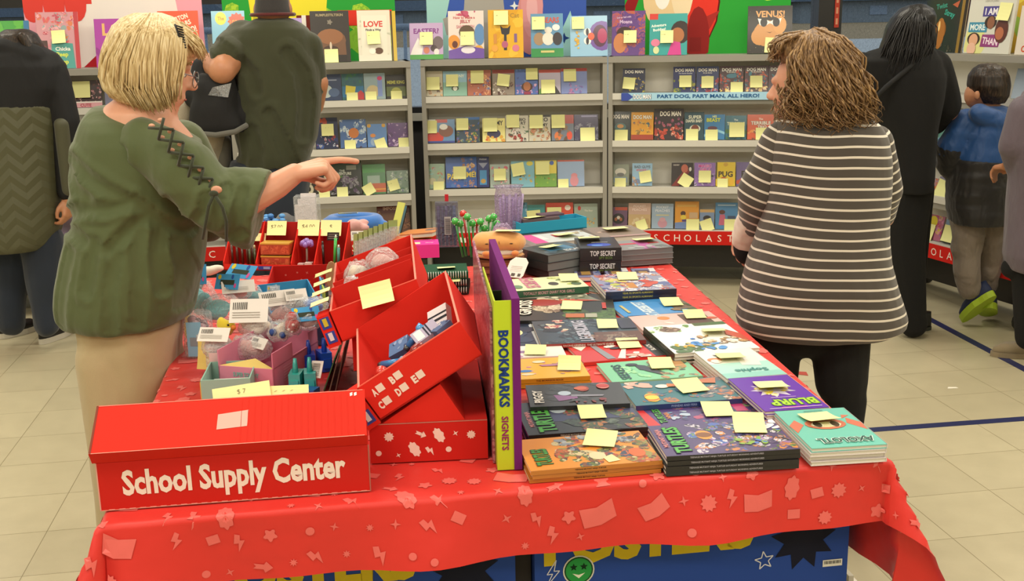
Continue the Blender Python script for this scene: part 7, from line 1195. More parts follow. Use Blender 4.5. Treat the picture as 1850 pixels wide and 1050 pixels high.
b = MB(); b.cap(D(330, 262, LY+.13), D(362, 330, LY+.14), .07, .07); b.cap(D(362, 330, LY+.14), D(372, 400, LY+.12), .07, .06); remesh(b, 'sleeve', t, 'olive_crepe', .008, 4)
# laced cut-outs down the sleeve
b = MB(); b2 = MB(); lp = [(282, 222), (300, 243), (318, 266), (336, 290), (354, 312), (371, 332), (383, 350)]
for i, (x, y) in enumerate(lp):
    dy = SL-.078+.004*i
    for s_ in (-1, 1): b = MB(); b.sph(D(x+s_*8, y-s_*5, dy), (.008, .004, .005), n=8, m=6); b.build('sleeve_opening', t, 'skin_pink')
    if i < len(lp)-1:
        x2, y2 = lp[i+1]; b2.tube([D(x+14, y-9, dy-.006), D((x+x2)/2, (y+y2)/2, dy-.012), D(x2-14, y2+9, dy-.006)], .0038, 6); b2.tube([D(x-14, y+9, dy-.006), D((x+x2)/2, (y+y2)/2, dy-.010), D(x2+14, y2-9, dy-.006)], .0038, 6)
b = MB(); b.sph(D(391, 343, SL-.075), (.014, .004, .010), n=10, m=6)
b.build('sleeve_opening', t, 'skin_pink')

b2.tube([D(386, 352, SL-.09), D(377, 372, SL-.095), D(372, 400, SL-.09), D(366, 432, SL-.08)], .0042, 6); b2.tube([D(388, 352, SL-.09), D(402, 375, SL-.09), D(409, 400, SL-.085), D(409, 436, SL-.075)], .0042, 6); b2.sph(D(386, 350, SL-.09), (.012, .006, .008))
b2.build('lacing', t, 'cord_dark', smooth=True)
# trousers and shoes
b = MB(); pl(b, LY, [(575, 140, 330, .15), (620, 150, 322, .15), (680, 158, 318, .14), (720, 165, 310, .13)])
b.cap(D(200, 650, LY-.06), (X(215, LY), LY-.08, .10), .095, .07); b.cap(D(270, 650, LY+.05), (X(262, LY), LY+.06, .10), .095, .07); b.cap(D(215, 780, LY-.06), (X(215, LY), LY-.08, .06), .08, .085); b.cap(D(275, 780, LY+.05), (X(262, LY), LY+.06, .06), .08, .08)
remesh(b, 'trousers', t, 'khaki_twill', .009, 5, disp=lambda p: .010*noise.noise(Vector((p[0]*14, p[1]*14, p[2]*1.8))))
shoe(t, (X(219, LY), LY-.09, 0), .1, mat='shoe_taupe'); shoe(t, (X(266, LY), LY+.06, 0), .05, mat='shoe_taupe')
# hair
b = MB(); pl(b, LY, [(24, 240, 285, .03), (32, 218, 312, .06), (45, 204, 332, .085), (60, 196, 346, .10), (80, 189, 358, .11), (98, 185, 360, .112), (118, 183, 338, .115), (140, 184, 322, .115), (160, 190, 318, .11), (178, 214, 318, .10), (192, 250, 306, .085), (199, 268, 292, .06)], 28, 2.1)
remesh(b, 'hair', t, 'hair_blond', .006, 4, disp=lambda p: .004*noise.noise(Vector((p[0]*45, p[1]*45, p[2]*6)))+.003*noise.noise(Vector((p[0]*12, p[1]*12, p[2]*12))))
b = MB(); yo = LY-.112
G = [[D(262, 30, LY-.04), D(215, 60, yo+.03), D(192, 105, yo+.03), D(186, 145, yo+.05), D(200, 172, yo+.05)],
     [D(268, 28, LY-.04), D(235, 62, yo), D(215, 110, yo-.01), D(212, 150, yo), D(238, 186, yo+.02)],
     [D(276, 28, LY-.04), D(262, 66, yo-.006), D(250, 115, yo-.012), D(250, 160, yo-.002), D(272, 198, yo+.015)],
     [D(284, 30, LY-.04), D(288, 66, yo-.004), D(282, 115, yo-.012), D(284, 160, yo-.002), D(300, 196, yo+.015)],
     [D(292, 34, LY-.04), D(316, 66, yo+.006), D(312, 112, yo-.004), D(308, 150, yo+.0), D(312, 184, yo+.018)],
     [D(298, 38, LY-.04), D(336, 70, yo+.02), D(332, 104, yo+.012), D(322, 140, yo+.01), D(318, 172, yo+.022)]]
strands(b, G, 480, .0030, 5, .006); b.build('hair_strands', t, 'hair_blond', smooth=True)
b = MB(); G = [[D(300, 40, LY-.05), D(330, 62, LY-.07), D(352, 84, LY-.06), D(362, 104, LY-.03)], [D(296, 34, LY), D(330, 50, LY-.01), D(354, 72, LY), D(366, 98, LY+.01)], [D(300, 40, LY+.05), D(332, 56, LY+.06), D(354, 78, LY+.05), D(364, 100, LY+.03)]]
strands(b, G, 150, .0030, 6, .006); b.build('fringe', t, 'hair_blond', smooth=True)
b = MB(); 
for k in range(9): b.tube([D(318+.8*k, 46+4.5*k, LY-.100), D(330+.8*k, 50+4.5*k, LY-.104)], .0022, 5)
b.tube([D(316, 44, LY-.098), D(322, 60, LY-.106), D(328, 86, LY-.10)], .003, 6); b.build('hair_clip', t, 'dark_rubber')
b = MB(); b.T = Mh
for sy in (-1, 1):
    rim = [(.106+.004*cos(a), sy*(.034+.024*cos(a)), -.012+.020*sin(a)) for a in [2*pi*i/20 for i in range(20)]]; b.tube(rim+[rim[0]], .0013, 6)
    b.tube([(.104, sy*.058, -.004), (.04, sy*.074, .0), (-.01, sy*.078, -.006)], .0014, 6)
b.tube([(.110, -.010, -.008), (.112, 0, -.006), (.110, .010, -.008)], .0012, 6); g = b.build('glasses', t, 'steel')
b = MB(); b.T = Mh
for sy in (-1, 1): b.add([(.106+.004*cos(a), sy*(.034+.023*cos(a)), -.012+.019*sin(a)) for a in [2*pi*i/20 for i in range(20)]], [tuple(range(20))])
b.build('lens', g, 'lens')

# ---- the woman in the striped top
SY = 3.4; RS[0] = 1.02
m, nt, bs = newmat('striped_jersey'); at = N(nt, 'ShaderNodeAttribute', attribute_name='band'); fr = N(nt, 'ShaderNodeMath', operation='FRACT'); nt.links.new(at.outputs['Fac'], fr.inputs[0])
gt = N(nt, 'ShaderNodeMath', operation='GREATER_THAN', i_1=.78); nt.links.new(fr.outputs[0], gt.inputs[0]); mx = N(nt, 'ShaderNodeMix', data_type='RGBA'); mx.inputs[6].default_value = (*lin('#4a443e'), 1); mx.inputs[7].default_value = (*lin('#d8d0c2'), 1)
nt.links.new(gt.outputs[0], mx.inputs[0]); nt.links.new(mx.outputs[2], bs.inputs['Base Color']); bs.inputs['Roughness'].default_value = .9; bs.inputs['Sheen Weight'].default_value = .2
n = N(nt, 'ShaderNodeTexNoise', i_Scale=7.0, i_Detail=2.5); nt.links.new(coords(nt, (1, 1, .6)), n.inputs['Vector']); bp = N(nt, 'ShaderNodeBump', i_Strength=.25, i_Distance=.05); nt.links.new(n.outputs[0], bp.inputs['Height']); nt.links.new(bp.outputs[0], bs.inputs['Normal']); MATS['striped_jersey'] = m
t = person('woman with curly brown hair in a dark striped tunic, seen from behind', (X(1480, SY), SY, 0))
PER = .0305
b = PB(); pl(b, SY, [(204, 1440, 1548, .07), (214, 1408, 1572, .10), (228, 1396, 1588, .13), (250, 1388, 1600, .15), (290, 1384, 1606, .16), (340, 1382, 1606, .165), (390, 1376, 1602, .17), (430, 1366, 1602, .18), (470, 1352, 1606, .19), (510, 1342, 1616, .20), (545, 1334, 1628, .19), (572, 1329, 1636, .19), (590, 1334, 1632, .18), (600, 1356, 1604, .16)], 36, 2.3)
remesh(b, 'tunic', t, 'striped_jersey', .008, 5, disp=lambda p: .006*noise.noise(Vector((p[0]*7, p[1]*7, p[2]*2.5))), attr=lambda p: (p[2]+.035*(p[0]-1.0)+.012*noise.noise(Vector((p[0]*5, p[1]*5, p[2]*3))))/PER)
def sleeve(p0, p1, p2, r0, r1, r2, nm='sleeve', lean=0):
    b = PB(); b.cap(p0, p1, r0, r1, 18, 6); b.cap(p1, p2, r1, r2, 18, 6); ax = (p1-p0).normalized()
    return remesh(b, nm, t, 'striped_jersey', .007, 4, disp=lambda p: .005*noise.noise(Vector((p[0]*12, p[1]*12, p[2]*12))), attr=lambda p: ((Vector(p)-p0).dot(ax)+.004*noise.noise(Vector(p)*12))/PER)
sleeve(D(1412, 258, SY), D(1372, 345, SY+.02), D(1362, 400, SY+.12), .066, .064, .050)
sleeve(D(1580, 262, SY), D(1596, 345, SY+.02), D(1590, 385, SY+.12), .060, .058, .048)
b = PB(); b.cap(D(1362, 392, SY+.11), D(1348, 430, SY+.20), .052, .048); remesh(b, 'cuff', t, 'plush_white', .006, 3, disp=lambda p: .004*fb(p, 40), label='pale turned-up cuff')
b = PB(); hc = D(1452, 152, SY); Mh = head(b, hc, 1.0, radians(148), radians(4)); b.cap(D(1465, 185, SY), D(1480, 235, SY), .052, .062)
remesh(b, 'body', t, 'skin_pink', .006, 4)
b = PB(); W1 = D(1352, 422, SY+.20); b.cap(D(1362, 400, SY+.12), W1, .034, .027); hand(b, W1, (-.15, .75, -.5), (0, .3, 1), (.5, .55, .6, .65), .95, side=1); remesh(b, 'hand', t, 'skin_pink', .004, 3)
b = PB(); W1 = D(1600, 395, SY+.16); b.cap(D(1592, 385, SY+.10), W1, .034, .027); hand(b, W1, (-.3, .8, -.3), (0, .3, 1), (.5, .55, .6, .65), .95, side=-1); remesh(b, 'hand', t, 'skin_pink', .004, 3)
b = PB(); b.cap(D(1400, 600, SY+.02), D(1398, 690, SY+.03), .088, .075); b.cap(D(1398, 690, SY+.03), (X(1402, SY), SY+.06, .45), .075, .06); b.cap((X(1402, SY), SY+.06, .45), (X(1410, SY), SY+.06, .08), .062, .04)
b.cap(D(1518, 600, SY-.02), D(1520, 690, SY-.02), .095, .082); b.cap(D(1520, 690, SY-.02), (X(1530, SY), SY-.02, .42), .082, .066); b.cap((X(1530, SY), SY-.02, .42), (X(1530, SY), SY-.02, .08), .068, .042); b.cap(D(1440, 590, SY), D(1500, 590, SY), .10, .10)
remesh(b, 'leggings', t, 'black_cloth', .009, 5)
shoe(t, (X(1410, SY), SY+.10, 0), pi/2+.1, mat='shoe_black', sole='sole_dark'); shoe(t, (X(1530, SY), SY+.02, 0), pi/2-.1, mat='shoe_black', sole='sole_dark')
b = PB(); pl(b, SY, [(54, 1445, 1492, .03), (62, 1422, 1512, .06), (76, 1410, 1532, .085), (95, 1404, 1544, .10), (118, 1414, 1554, .11), (145, 1424, 1562, .115), (172, 1432, 1570, .115), (196, 1430, 1574, .11), (214, 1440, 1566, .09), (226, 1458, 1545, .06)], 28, 2.1)
remesh(b, 'hair', t, 'hair_brown', .007, 3, disp=lambda p: .012*noise.noise(Vector(p)*26)+.006*noise.noise(Vector(p)*60))
b = PB(); top = D(1470, 58, SY-.02); G = []
for k in range(12):
    a = -2.35+k*.42; rx = .105; ry = .115; cx, cy = D(1492, 150, SY).x, SY
    def rp(z_px, kx): z = D(1490, z_px, SY).z; return Vector((cx-rx*kx*cos(a)*1.0+(.0 if z_px > 100 else -.03), cy-ry*kx*sin(a+pi) if False else cy+ry*kx*sin(a), z))
    G.append([top, rp(80, .75), rp(120, 1.0), rp(165, 1.12), rp(205, 1.15), rp(226, 1.0)])
G = [g for g in G]
strands(b, G, 620, .0036, 9, .014, .016, 3.6); b.build('curls', t, 'hair_brown', smooth=True)
b = PB(); G = [[D(1450, 62, SY-.05), D(1425, 72, SY-.05), D(1408, 88, SY-.04), D(1402, 104, SY-.03)], [D(1450, 60, SY), D(1424, 68, SY), D(1404, 86, SY), D(1398, 102, SY)], [D(1450, 62, SY+.05), D(1426, 72, SY+.05), D(1408, 88, SY+.04), D(1404, 104, SY+.03)]]
strands(b, G, 160, .0034, 10, .010, .009, 3)
G = [[D(1450, 70, SY-.08), D(1430, 110, SY-.10), D(1432, 150, SY-.105), D(1424, 185, SY-.10), D(1418, 206, SY-.09)], [D(1470, 70, SY-.09), D(1460, 110, SY-.11), D(1462, 150, SY-.12), D(1458, 190, SY-.12), D(1456, 220, SY-.11)], [D(1490, 72, SY-.09), D(1492, 110, SY-.115), D(1496, 150, SY-.12), D(1496, 192, SY-.12), D(1496, 224, SY-.115)], [D(1510, 76, SY-.085), D(1524, 112, SY-.105), D(1534, 150, SY-.115), D(1540, 192, SY-.115), D(1542, 222, SY-.11)], [D(1520, 84, SY-.06), D(1546, 116, SY-.07), D(1560, 152, SY-.08), D(1572, 190, SY-.08), D(1574, 218, SY-.075)]]
strands(b, G, 420, .0034, 12, .014, .017, 3.8); b.build('curls', t, 'hair_brown', smooth=True)
bag = MB(); c = D(1346, 446, SY+.22); bag.sph(c, (.04, .05, .06)); o = remesh(bag, 'tmpb', t, 'black_cloth', .008, 3); o.name = 'held_pouch'
b = PB(); b.tube([c+Vector((.0, 0, -.05)), c+Vector((.012, 0, -.09)), c+Vector((.03, 0, -.05))], .004, 6, '#5c5a54'); b.box(tuple(c+Vector((.03, -.03, -.01))), tuple(c+Vector((.05, -.026, .02))), '#c03a2c'); b.build('pouch_strap', t, 'matte')

# ---- the man in the dark cap
MY = 5.15; RS[0] = 1.0
t = person('man in a dark knit cap and olive T-shirt, seen from behind, at the shelves', (X(490, MY), MY, 0))
b = PB(); b.sph(D(493, 10, MY), (.078, .095, .105), n=18, m=12); b.cap(D(493, 22, MY), D(490, 50, MY), .058, .066); 
b.cap(D(440, 78, MY), D(401, 127, MY-.20), .062, .060); b.cap(D(401, 127, MY-.20), D(366, 108, MY+.12), .060, .038)
for sx in (-1, 1): b.sph(D(493, 18, MY)+Vector((sx*.078, 0, 0)), (.010, .018, .03))
W1 = D(366, 108, MY+.12); hand(b, W1, (-.3, .8, .1), (0, 0, 1), (.3, .35, .4, .45), 1.05, side=1)
b.cap(D(572, 150, MY+.03), D(566, 190, MY+.15), .055, .05); W2 = D(556, 200, MY+.30); b.cap(D(566, 190, MY+.15), W2, .048, .034); hand(b, W2, (-.2, .9, .1), (0, 0, 1), (.3, .35, .4, .45), 1.05, side=-1)
remesh(b, 'body', t, 'skin_tan', .006, 4)
shirt_cr = creases([(1, (425, 100), (432, 150), (428, 210), (436, 270)), (.8, (530, 95), (552, 130), (560, 180), (555, 240)), (.7, (500, 200), (520, 240), (535, 285)), (.7, (450, 110), (470, 130), (478, 160)), (.6, (470, 230), (480, 265), (478, 292)), (.8, (412, 82), (432, 96), (440, 118))], MY, .014, .022)
b = PB(); pl(b, MY, [(32, 462, 522, .07), (40, 448, 540, .11), (52, 425, 556, .135), (70, 412, 566, .15), (100, 408, 573, .16), (150, 412, 578, .165), (200, 418, 577, .165), (245, 424, 572, .165), (280, 432, 563, .16), (298, 438, 552, .15)], 30, 2.4)
b.cap(D(440, 70, MY), D(413, 100, MY-.13), .086, .080); b.cap(D(556, 84, MY), D(565, 150, MY+.04), .07, .068)
remesh(b, 'shirt', t, 'olive_shirt', .009, 5, disp=lambda p: .006*noise.noise(Vector((p[0]*5+p[2]*3, p[1]*5, p[2]*2.5)))+shirt_cr(p))
b = PB(); pl(b, MY, [(288, 418, 560, .14), (320, 410, 562, .15), (360, 408, 556, .15), (400, 410, 552, .14)]); b.cap(D(445, 380, MY), (X(448, MY), MY, .10), .11, .075); b.cap(D(520, 380, MY), (X(528, MY), MY, .10), .11, .075)
remesh(b, 'jeans', t, 'denim', .010, 4)
shoe(t, (X(448, MY), MY+.03, 0), pi/2, .28, .1); shoe(t, (X(528, MY), MY+.03, 0), pi/2, .28, .1)
b = PB(); pl(b, MY-.005, [(-30, 470, 505, .06), (-18, 464, 516, .09), (0, 462, 522, .102), (18, 461, 525, .104), (28, 460, 526, .10)], 28, 2.1); c = remesh(b, 'cap', t, 'charcoal_wool', .007, 2)
b = PB(); a_ = D(460, 27, MY); b_ = D(526, 29, MY); cc = (a_+b_)/2; b.tube([(cc.x+.095*cos(k*pi/12), cc.y+.105*sin(k*pi/12), cc.z+.004) for k in range(25)], .008, 8); b.build('cap_band', t, 'maroon_band', smooth=True)
# coat over his arm
c0 = D(395, 180, MY-.12); t2 = thing('held_coat', 'black puffer coat with a grey hem and cream lining hung over the man\'s arm', 'coat', (c0.x, c0.y, c0.z)); b = PB(); pl(b, MY-.14, [(132, 362, 420, .06), (148, 355, 426, .085), (175, 350, 430, .095), (205, 344, 436, .095), (226, 342, 444, .09), (240, 352, 440, .08)], 26, 2.6); b.cap(D(366, 122, MY-.06), D(352, 175, MY-.12), .045, .05); b.cap(D(425, 180, MY-.12), D(440, 225, MY-.12), .045, .04)
remesh(b, 'puffer_shell', t2, 'navy_black', .008, 3, disp=lambda p: .008*noise.noise(Vector((p[0]*6, p[1]*6, p[2]*16))))
b = PB(); b.tube([D(342, 236, MY-.17), D(356, 241, MY-.21), D(390, 244, MY-.235), D(425, 238, MY-.22), D(446, 226, MY-.17)], .012, 8); b.build('hem_trim', t2, 'grey_trim', smooth=True)
b = PB(); b.cap(D(332, 195, MY-.08), D(322, 235, MY-.08), .05, .045); b.cap(D(322, 235, MY-.08), D(345, 260, MY-.06), .04, .03); b.cap(D(385, 245, MY-.06), D(360, 300, MY-.04), .05, .055); b.cap(D(392, 250, MY-.04), D(384, 315, MY-.02), .035, .035); b.cap(D(348, 155, MY-.07), D(335, 190, MY-.08), .02, .035)
remesh(b, 'lining', t2, 'cream_lining', .008, 3, disp=lambda p: .006*noise.noise(Vector(p)*18))
b = PB(); b.cap(D(404, 255, MY-.02), D(398, 330, MY), .035, .05); remesh(b, 'inner_panel', t2, 'grey_trim', .008, 3)
b = PB(); b.hexa([tuple(D(x, y, MY-.235)) for x, y in ((376, 172), (412, 176), (418, 150), (384, 158))]+[tuple(D(x, y, MY-.225)) for x, y in ((376, 172), (412, 176), (418, 150), (384, 158))]); b.build('clear_tag', t2, 'clear_film')
b = PB(); b.sph(D(348, 265, MY-.02), (.05, .03, .03)); o = remesh(b, 'pink_cloth', t2, 'plush_pink', .008, 2); o.data.materials[0] = MATS['pinkcloth'] if 'pinkcloth' in MATS else plain('pinkcloth', '#b83a5c', .8)

# ---- the woman in black
BY = 5.5; RS[0] = 1.10
t = person('woman with long black hair in a black coat with a crossbody strap', (X(1645, BY), BY, 0))
b = PB(); b.sph(D(1650, 58, BY), (.070, .085, .095), n=16, m=12); b.cap(D(1650, 60, BY), D(1640, 100, BY), .05, .06); W1 = D(1700, 215, BY+.30); b.cap(D(1712, 200, BY+.08), W1, .05, .03); hand(b, W1, (-.1, .9, .2), (0, 0, 1), (.3, .35, .4, .45), 1, side=-1); remesh(b, 'body', t, 'skin_tan', .007, 4)
b = PB(); pl(b, BY, [(80, 1605, 1675, .08), (92, 1570, 1688, .11), (108, 1545, 1700, .14), (140, 1552, 1705, .16), (180, 1572, 1700, .165), (230, 1588, 1690, .165), (280, 1598, 1684, .165), (320, 1602, 1682, .165), (345, 1610, 1678, .15)], 28, 2.3)
b.cap(D(1688, 120, BY), D(1708, 190, BY+.05), .075, .07); b.cap(D(1708, 190, BY+.05), D(1690, 222, BY+.2), .068, .055); b.cap(D(1558, 118, BY), D(1572, 180, BY+.06), .06, .055)
remesh(b, 'coat', t, 'black_cloth', .010, 4, disp=fold(.008))
b = PB(); b.cap(D(1640, 330, BY), D(1636, 440, BY), .115, .088); b.cap(D(1636, 440, BY), D(1645, 565, BY), .088, .072); b.cap(D(1652, 340, BY+.1), (X(1660, BY), BY+.15, .12), .09, .06); b.cap(D(1645, 565, BY), D(1650, 585, BY), .07, .066)
remesh(b, 'trousers', t, 'black_knit', .010, 4)
shoe(t, P(1650, 596, 0), pi*.98, .24, .085, .10, 'shoe_black', 'sole_dark', sole_h=.02); shoe(t, (X(1660, BY), BY+.17, 0), pi*.75, .24, .085, .10, 'shoe_black', 'sole_dark')
b = PB(); pl(b, BY, [(8, 1642, 1672, .03), (16, 1626, 1684, .07), (30, 1612, 1690, .095), (50, 1602, 1688, .105), (75, 1594, 1684, .105), (100, 1586, 1678, .11), (122, 1592, 1660, .09)], 24, 2.1); remesh(b, 'hair', t, 'hair_black', .008, 3, disp=lambda p: .006*noise.noise(Vector((p[0]*30, p[1]*30, p[2]*8))))
b = MB(); G = [[D(1655, 12, BY-.03), D(1625, 40, BY-.10), D(1604, 75, BY-.10), D(1590, 110, BY-.08), D(1584, 138, BY-.06)], [D(1658, 12, BY-.03), D(1642, 40, BY-.13), D(1630, 78, BY-.14), D(1618, 112, BY-.14), D(1608, 142, BY-.14)], [D(1662, 14, BY-.03), D(1665, 44, BY-.13), D(1660, 80, BY-.14), D(1648, 112, BY-.15), D(1636, 136, BY-.15)], [D(1668, 16, BY), D(1686, 48, BY-.06), D(1684, 80, BY-.08), D(1672, 104, BY-.10), D(1660, 124, BY-.12)]]
strands(b, G, 320, .0036, 21, .012, .008, 2); b.build('hair_strands', t, 'hair_black', smooth=True)
b = MB(); b.tube([D(1664, 104, BY-.12), D(1640, 124, BY-.175), D(1600, 158, BY-.185), D(1570, 190, BY-.14)], .012, 8); b.build('bag_strap', t, 'navy_black', smooth=True)

# ---- the child in the blue and black jacket
KY = 5.62; RS[0] = 1.14
t = person('child with short dark hair in a blue and black puffer jacket and grey trousers', (X(1780, KY), KY, 0))
b = PB(); b.sph(D(1784, 158, KY), (.070, .075, .085), n=16, m=12); b.sph(D(1762, 172, KY+.02), (.045, .06, .06)); b.cap(D(1786, 180, KY), D(1788, 205, KY), .045, .05); b.sph(D(1765, 172, KY-.072), (.014, .01, .022)); W1 = D(1704, 270, KY+.16); hand(b, W1, (-.5, .8, .3), (0, 0, 1), (.4, .45, .5, .5), .78, side=-1); b.cap(D(1712, 285, KY+.1), W1, .026, .022)
remesh(b, 'body', t, 'skin_tan', .006, 4)
b = PB(); pl(b, KY, [(190, 1765, 1812, .06), (202, 1752, 1824, .10), (218, 1744, 1830, .12), (245, 1732, 1832, .13), (272, 1726, 1834, .135), (290, 1722, 1835, .135)], 26, 2.3); b.cap(D(1745, 225, KY-.02), D(1718, 268, KY), .068, .066); b.cap(D(1770, 205, KY-.10), D(1806, 222, KY-.10), .045, .045); b.cap(D(1806, 210, KY-.02), D(1812, 225, KY-.05), .05, .05); remesh(b, 'jacket_top', t, 'blue_nylon', .008, 3, disp=lambda p: .008*noise.noise(Vector((p[0]*5, p[1]*5, p[2]*22))), label='blue upper part with hood')
b = PB(); pl(b, KY, [(286, 1722, 1835, .137), (315, 1716, 1832, .142), (345, 1713, 1829, .145), (380, 1713, 1826, .145), (402, 1720, 1822, .14)], 26, 2.3); b.cap(D(1716, 270, KY), D(1722, 302, KY+.05), .066, .060); b.cap(D(1716, 298, KY+.03), D(1700, 285, KY+.14), .058, .04); remesh(b, 'jacket_skirt', t, 'dark_nylon', .008, 3, disp=lambda p: .008*noise.noise(Vector((p[0]*4, p[1]*4, p[2]*24))), label='black lower part and cuffs')
b = PB(); b.cap(D(1748, 400, KY), D(1746, 455, KY), .074, .066); b.cap(D(1746, 455, KY), D(1748, 505, KY), .064, .056); b.cap(D(1748, 505, KY), D(1752, 524, KY), .054, .050); b.cap(D(1792, 400, KY+.04), D(1790, 455, KY+.06), .072, .060); b.cap(D(1790, 455, KY+.06), D(1784, 512, KY+.09), .058, .050)
remesh(b, 'sweatpants', t, 'grey_sweat', .008, 4, disp=lambda p: .010*noise.noise(Vector((p[0]*10, p[1]*10, p[2]*14))))
q_ = P(1738, 588, 0); shoe(t, (q_.x+.05, KY-.03, .135), radians(112), .27, .10, .10, 'shoe_navy', 'sole_lime', pitch=radians(44), sole_h=.035, label='lime green sole')
shoe(t, (X(1790, KY), KY+.05, .085), radians(70), .27, .10, .10, 'shoe_navy', 'sole_lime', pitch=radians(24), sole_h=.035, label='lime green sole')
b = PB(); pl(b, KY, [(115, 1772, 1800, .03), (122, 1760, 1814, .06), (136, 1752, 1821, .085), (155, 1750, 1823, .095), (172, 1758, 1820, .09), (186, 1768, 1812, .07)], 24, 2.1); remesh(b, 'hair', t, 'hair_dark', .006, 3, disp=lambda p: .003*noise.noise(Vector((p[0]*50, p[1]*50, p[2]*12))))

# ---- the person in the mauve coat at the right edge
VY = 5.0; RS[0] = 1.1
t = person('person in a long mauve coat and tan shoes at the right edge of the view', (X(1910, VY), VY, 0))
b = PB(); b.sph(D(1905, 95, VY), (.08, .09, .115), n=16, m=12); b.cap(D(1905, 120, VY), D(1905, 160, VY), .05, .06); W1 = D(1822, 300, VY+.14); b.cap(D(1828, 285, VY+.05), W1, .032, .026); hand(b, W1, (-.3, .8, -.2), (0, 0, 1), (.4, .45, .5, .5), .9, side=1); remesh(b, 'body', t, 'skin_tan', .008, 3)
b = PB(); pl(b, VY, [(150, 1870, 1940, .08), (168, 1852, 1965, .12), (200, 1840, 1980, .15), (260, 1832, 1990, .16), (320, 1828, 1995, .165), (400, 1822, 2000, .17), (460, 1816, 2005, .175), (486, 1822, 2000, .17)], 26, 2.3); b.cap(D(1850, 200, VY), D(1832, 262, VY), .068, .064); b.cap(D(1832, 262, VY), D(1840, 300, VY+.06), .062, .055); remesh(b, 'coat', t, 'mauve_nylon', .010, 3, disp=fold(.010, 7))
b = PB(); b.cap(D(1860, 480, VY), D(1858, 610, VY), .075, .055); b.cap(D(1940, 480, VY), D(1940, 620, VY), .075, .055); b.cap(D(1828, 485, VY+.02), D(1905, 495, VY+.02), .045, .05); remesh(b, 'trousers', t, 'black_knit', .010, 3)
shoe(t, Vector((P(1838, 645, 0).x+.03, P(1838, 645, 0).y+.01, .0)), pi*.97, .24, .10, .075, 'suede', 'suede'); shoe(t, (P(1940, 645, 0).x, VY-.02, 0), pi*.95, .24, .10, .075, 'suede', 'suede')
b = PB(); b.sph(D(1905, 88, VY), (.092, .105, .12)); remesh(b, 'hair', t, 'hair_dark', .008, 2)

# ---- the person in the hooded coat at the left edge
HY = 5.6; RS[0] = 1.12
t = person('person in a black and olive quilted coat at the left edge', (X(45, HY), HY, 0))
b = PB(); b.sph(D(34, 94, HY), (.066, .075, .088), n=16, m=12); b.cap(D(36, 105, HY), D(40, 140, HY), .05, .06); W1 = D(122, 366, HY-.02); b.cap(D(40, 135, HY), D(112, 200, HY-.02), .05, .045); b.cap(D(112, 200, HY-.02), D(126, 345, HY-.02), .045, .034); b.cap(D(126, 345, HY-.02), W1, .034, .026); hand(b, W1, (-.05, -.2, -1), (1, -.3, 0), (.45, .5, .55, .6), .92, side=1); remesh(b, 'body', t, 'skin_tan', .006, 3)
b = PB(); pl(b, HY, [(84, -20, 72, .10), (98, -48, 100, .14), (120, -58, 116, .165), (160, -62, 118, .175), (200, -62, 112, .18), (222, -62, 108, .18)], 28, 2.3); b.cap(D(92, 130, HY), D(118, 220, HY-.02), .072, .066); b.cap(D(118, 220, HY-.02), D(122, 345, HY-.02), .066, .048); b.cap(D(12, 92, HY-.08), D(58, 104, HY-.08), .06, .06); remesh(b, 'coat_yoke', t, 'navy_black', .009, 4, disp=fold(.006), label='black upper part, hood and sleeve')
m, nt, bb = newmat('chevron_quilt'); bb.inputs['Base Color'].default_value = (*lin('#4e4e36'), 1); bb.inputs['Roughness'].default_value = .6; tc = N(nt, 'ShaderNodeTexCoord'); sx_ = N(nt, 'ShaderNodeSeparateXYZ'); nt.links.new(tc.outputs['Object'], sx_.inputs[0])
pp_ = N(nt, 'ShaderNodeMath', operation='PINGPONG', i_1=.06); nt.links.new(sx_.outputs[0], pp_.inputs[0]); ad = N(nt, 'ShaderNodeMath', operation='ADD'); nt.links.new(pp_.outputs[0], ad.inputs[0]); nt.links.new(sx_.outputs[2], ad.inputs[1]); p2_ = N(nt, 'ShaderNodeMath', operation='PINGPONG', i_1=.035); nt.links.new(ad.outputs[0], p2_.inputs[0])
bp = N(nt, 'ShaderNodeBump', i_Strength=.45, i_Distance=.35); nt.links.new(p2_.outputs[0], bp.inputs['Height']); nt.links.new(bp.outputs[0], bb.inputs['Normal']); MATS['chevron_quilt'] = m
b = PB(); pl(b, HY, [(188, -66, 112, .183), (240, -70, 110, .19), (300, -74, 110, .195), (360, -78, 110, .2), (410, -80, 108, .2), (436, -74, 100, .195), (448, -60, 88, .18)], 30, 2.4); remesh(b, 'coat_skirt', t, 'chevron_quilt', .010, 4, label='olive chevron-quilted lower part'); b = PB(); b.cap(D(112, 225, HY-.07), D(124, 342, HY-.045), .035, .032); remesh(b, 'sleeve_panel', t, 'olive_nylon', .007, 3)
b = PB(); b.cap(D(20, 440, HY+.05), D(18, 580, HY+.05), .10, .068); b.cap(D(78, 440, HY), D(84, 585, HY-.02), .10, .062); remesh(b, 'jeans', t, 'denim', .009, 4, disp=fold(.012, 12))
shoe(t, Vector((P(86, 620, 0).x, P(86, 620, 0).y+.06, 0)), radians(75), .25, .09, .08, 'shoe_black', 'sole_white', sole_h=.03); shoe(t, Vector((P(20, 610, 0).x, P(20, 610, 0).y+.05, 0)), radians(60), .25, .09, .08, 'shoe_black', 'sole_white', sole_h=.03)
b = PB(); pl(b, HY, [(53, 12, 50, .05), (62, -2, 64, .09), (78, -12, 74, .115), (98, -14, 80, .125), (116, -4, 80, .11)], 24, 2.1); remesh(b, 'hair', t, 'hair_dark', .007, 3, disp=lambda p: .005*noise.noise(Vector((p[0]*20, p[1]*20, p[2]*20)))); b = PB(); b.cap(D(40, 66, HY-.10), D(58, 96, HY-.10), .02, .018); remesh(b, 'hair_twist', t, 'hair_dark', .006, 2)

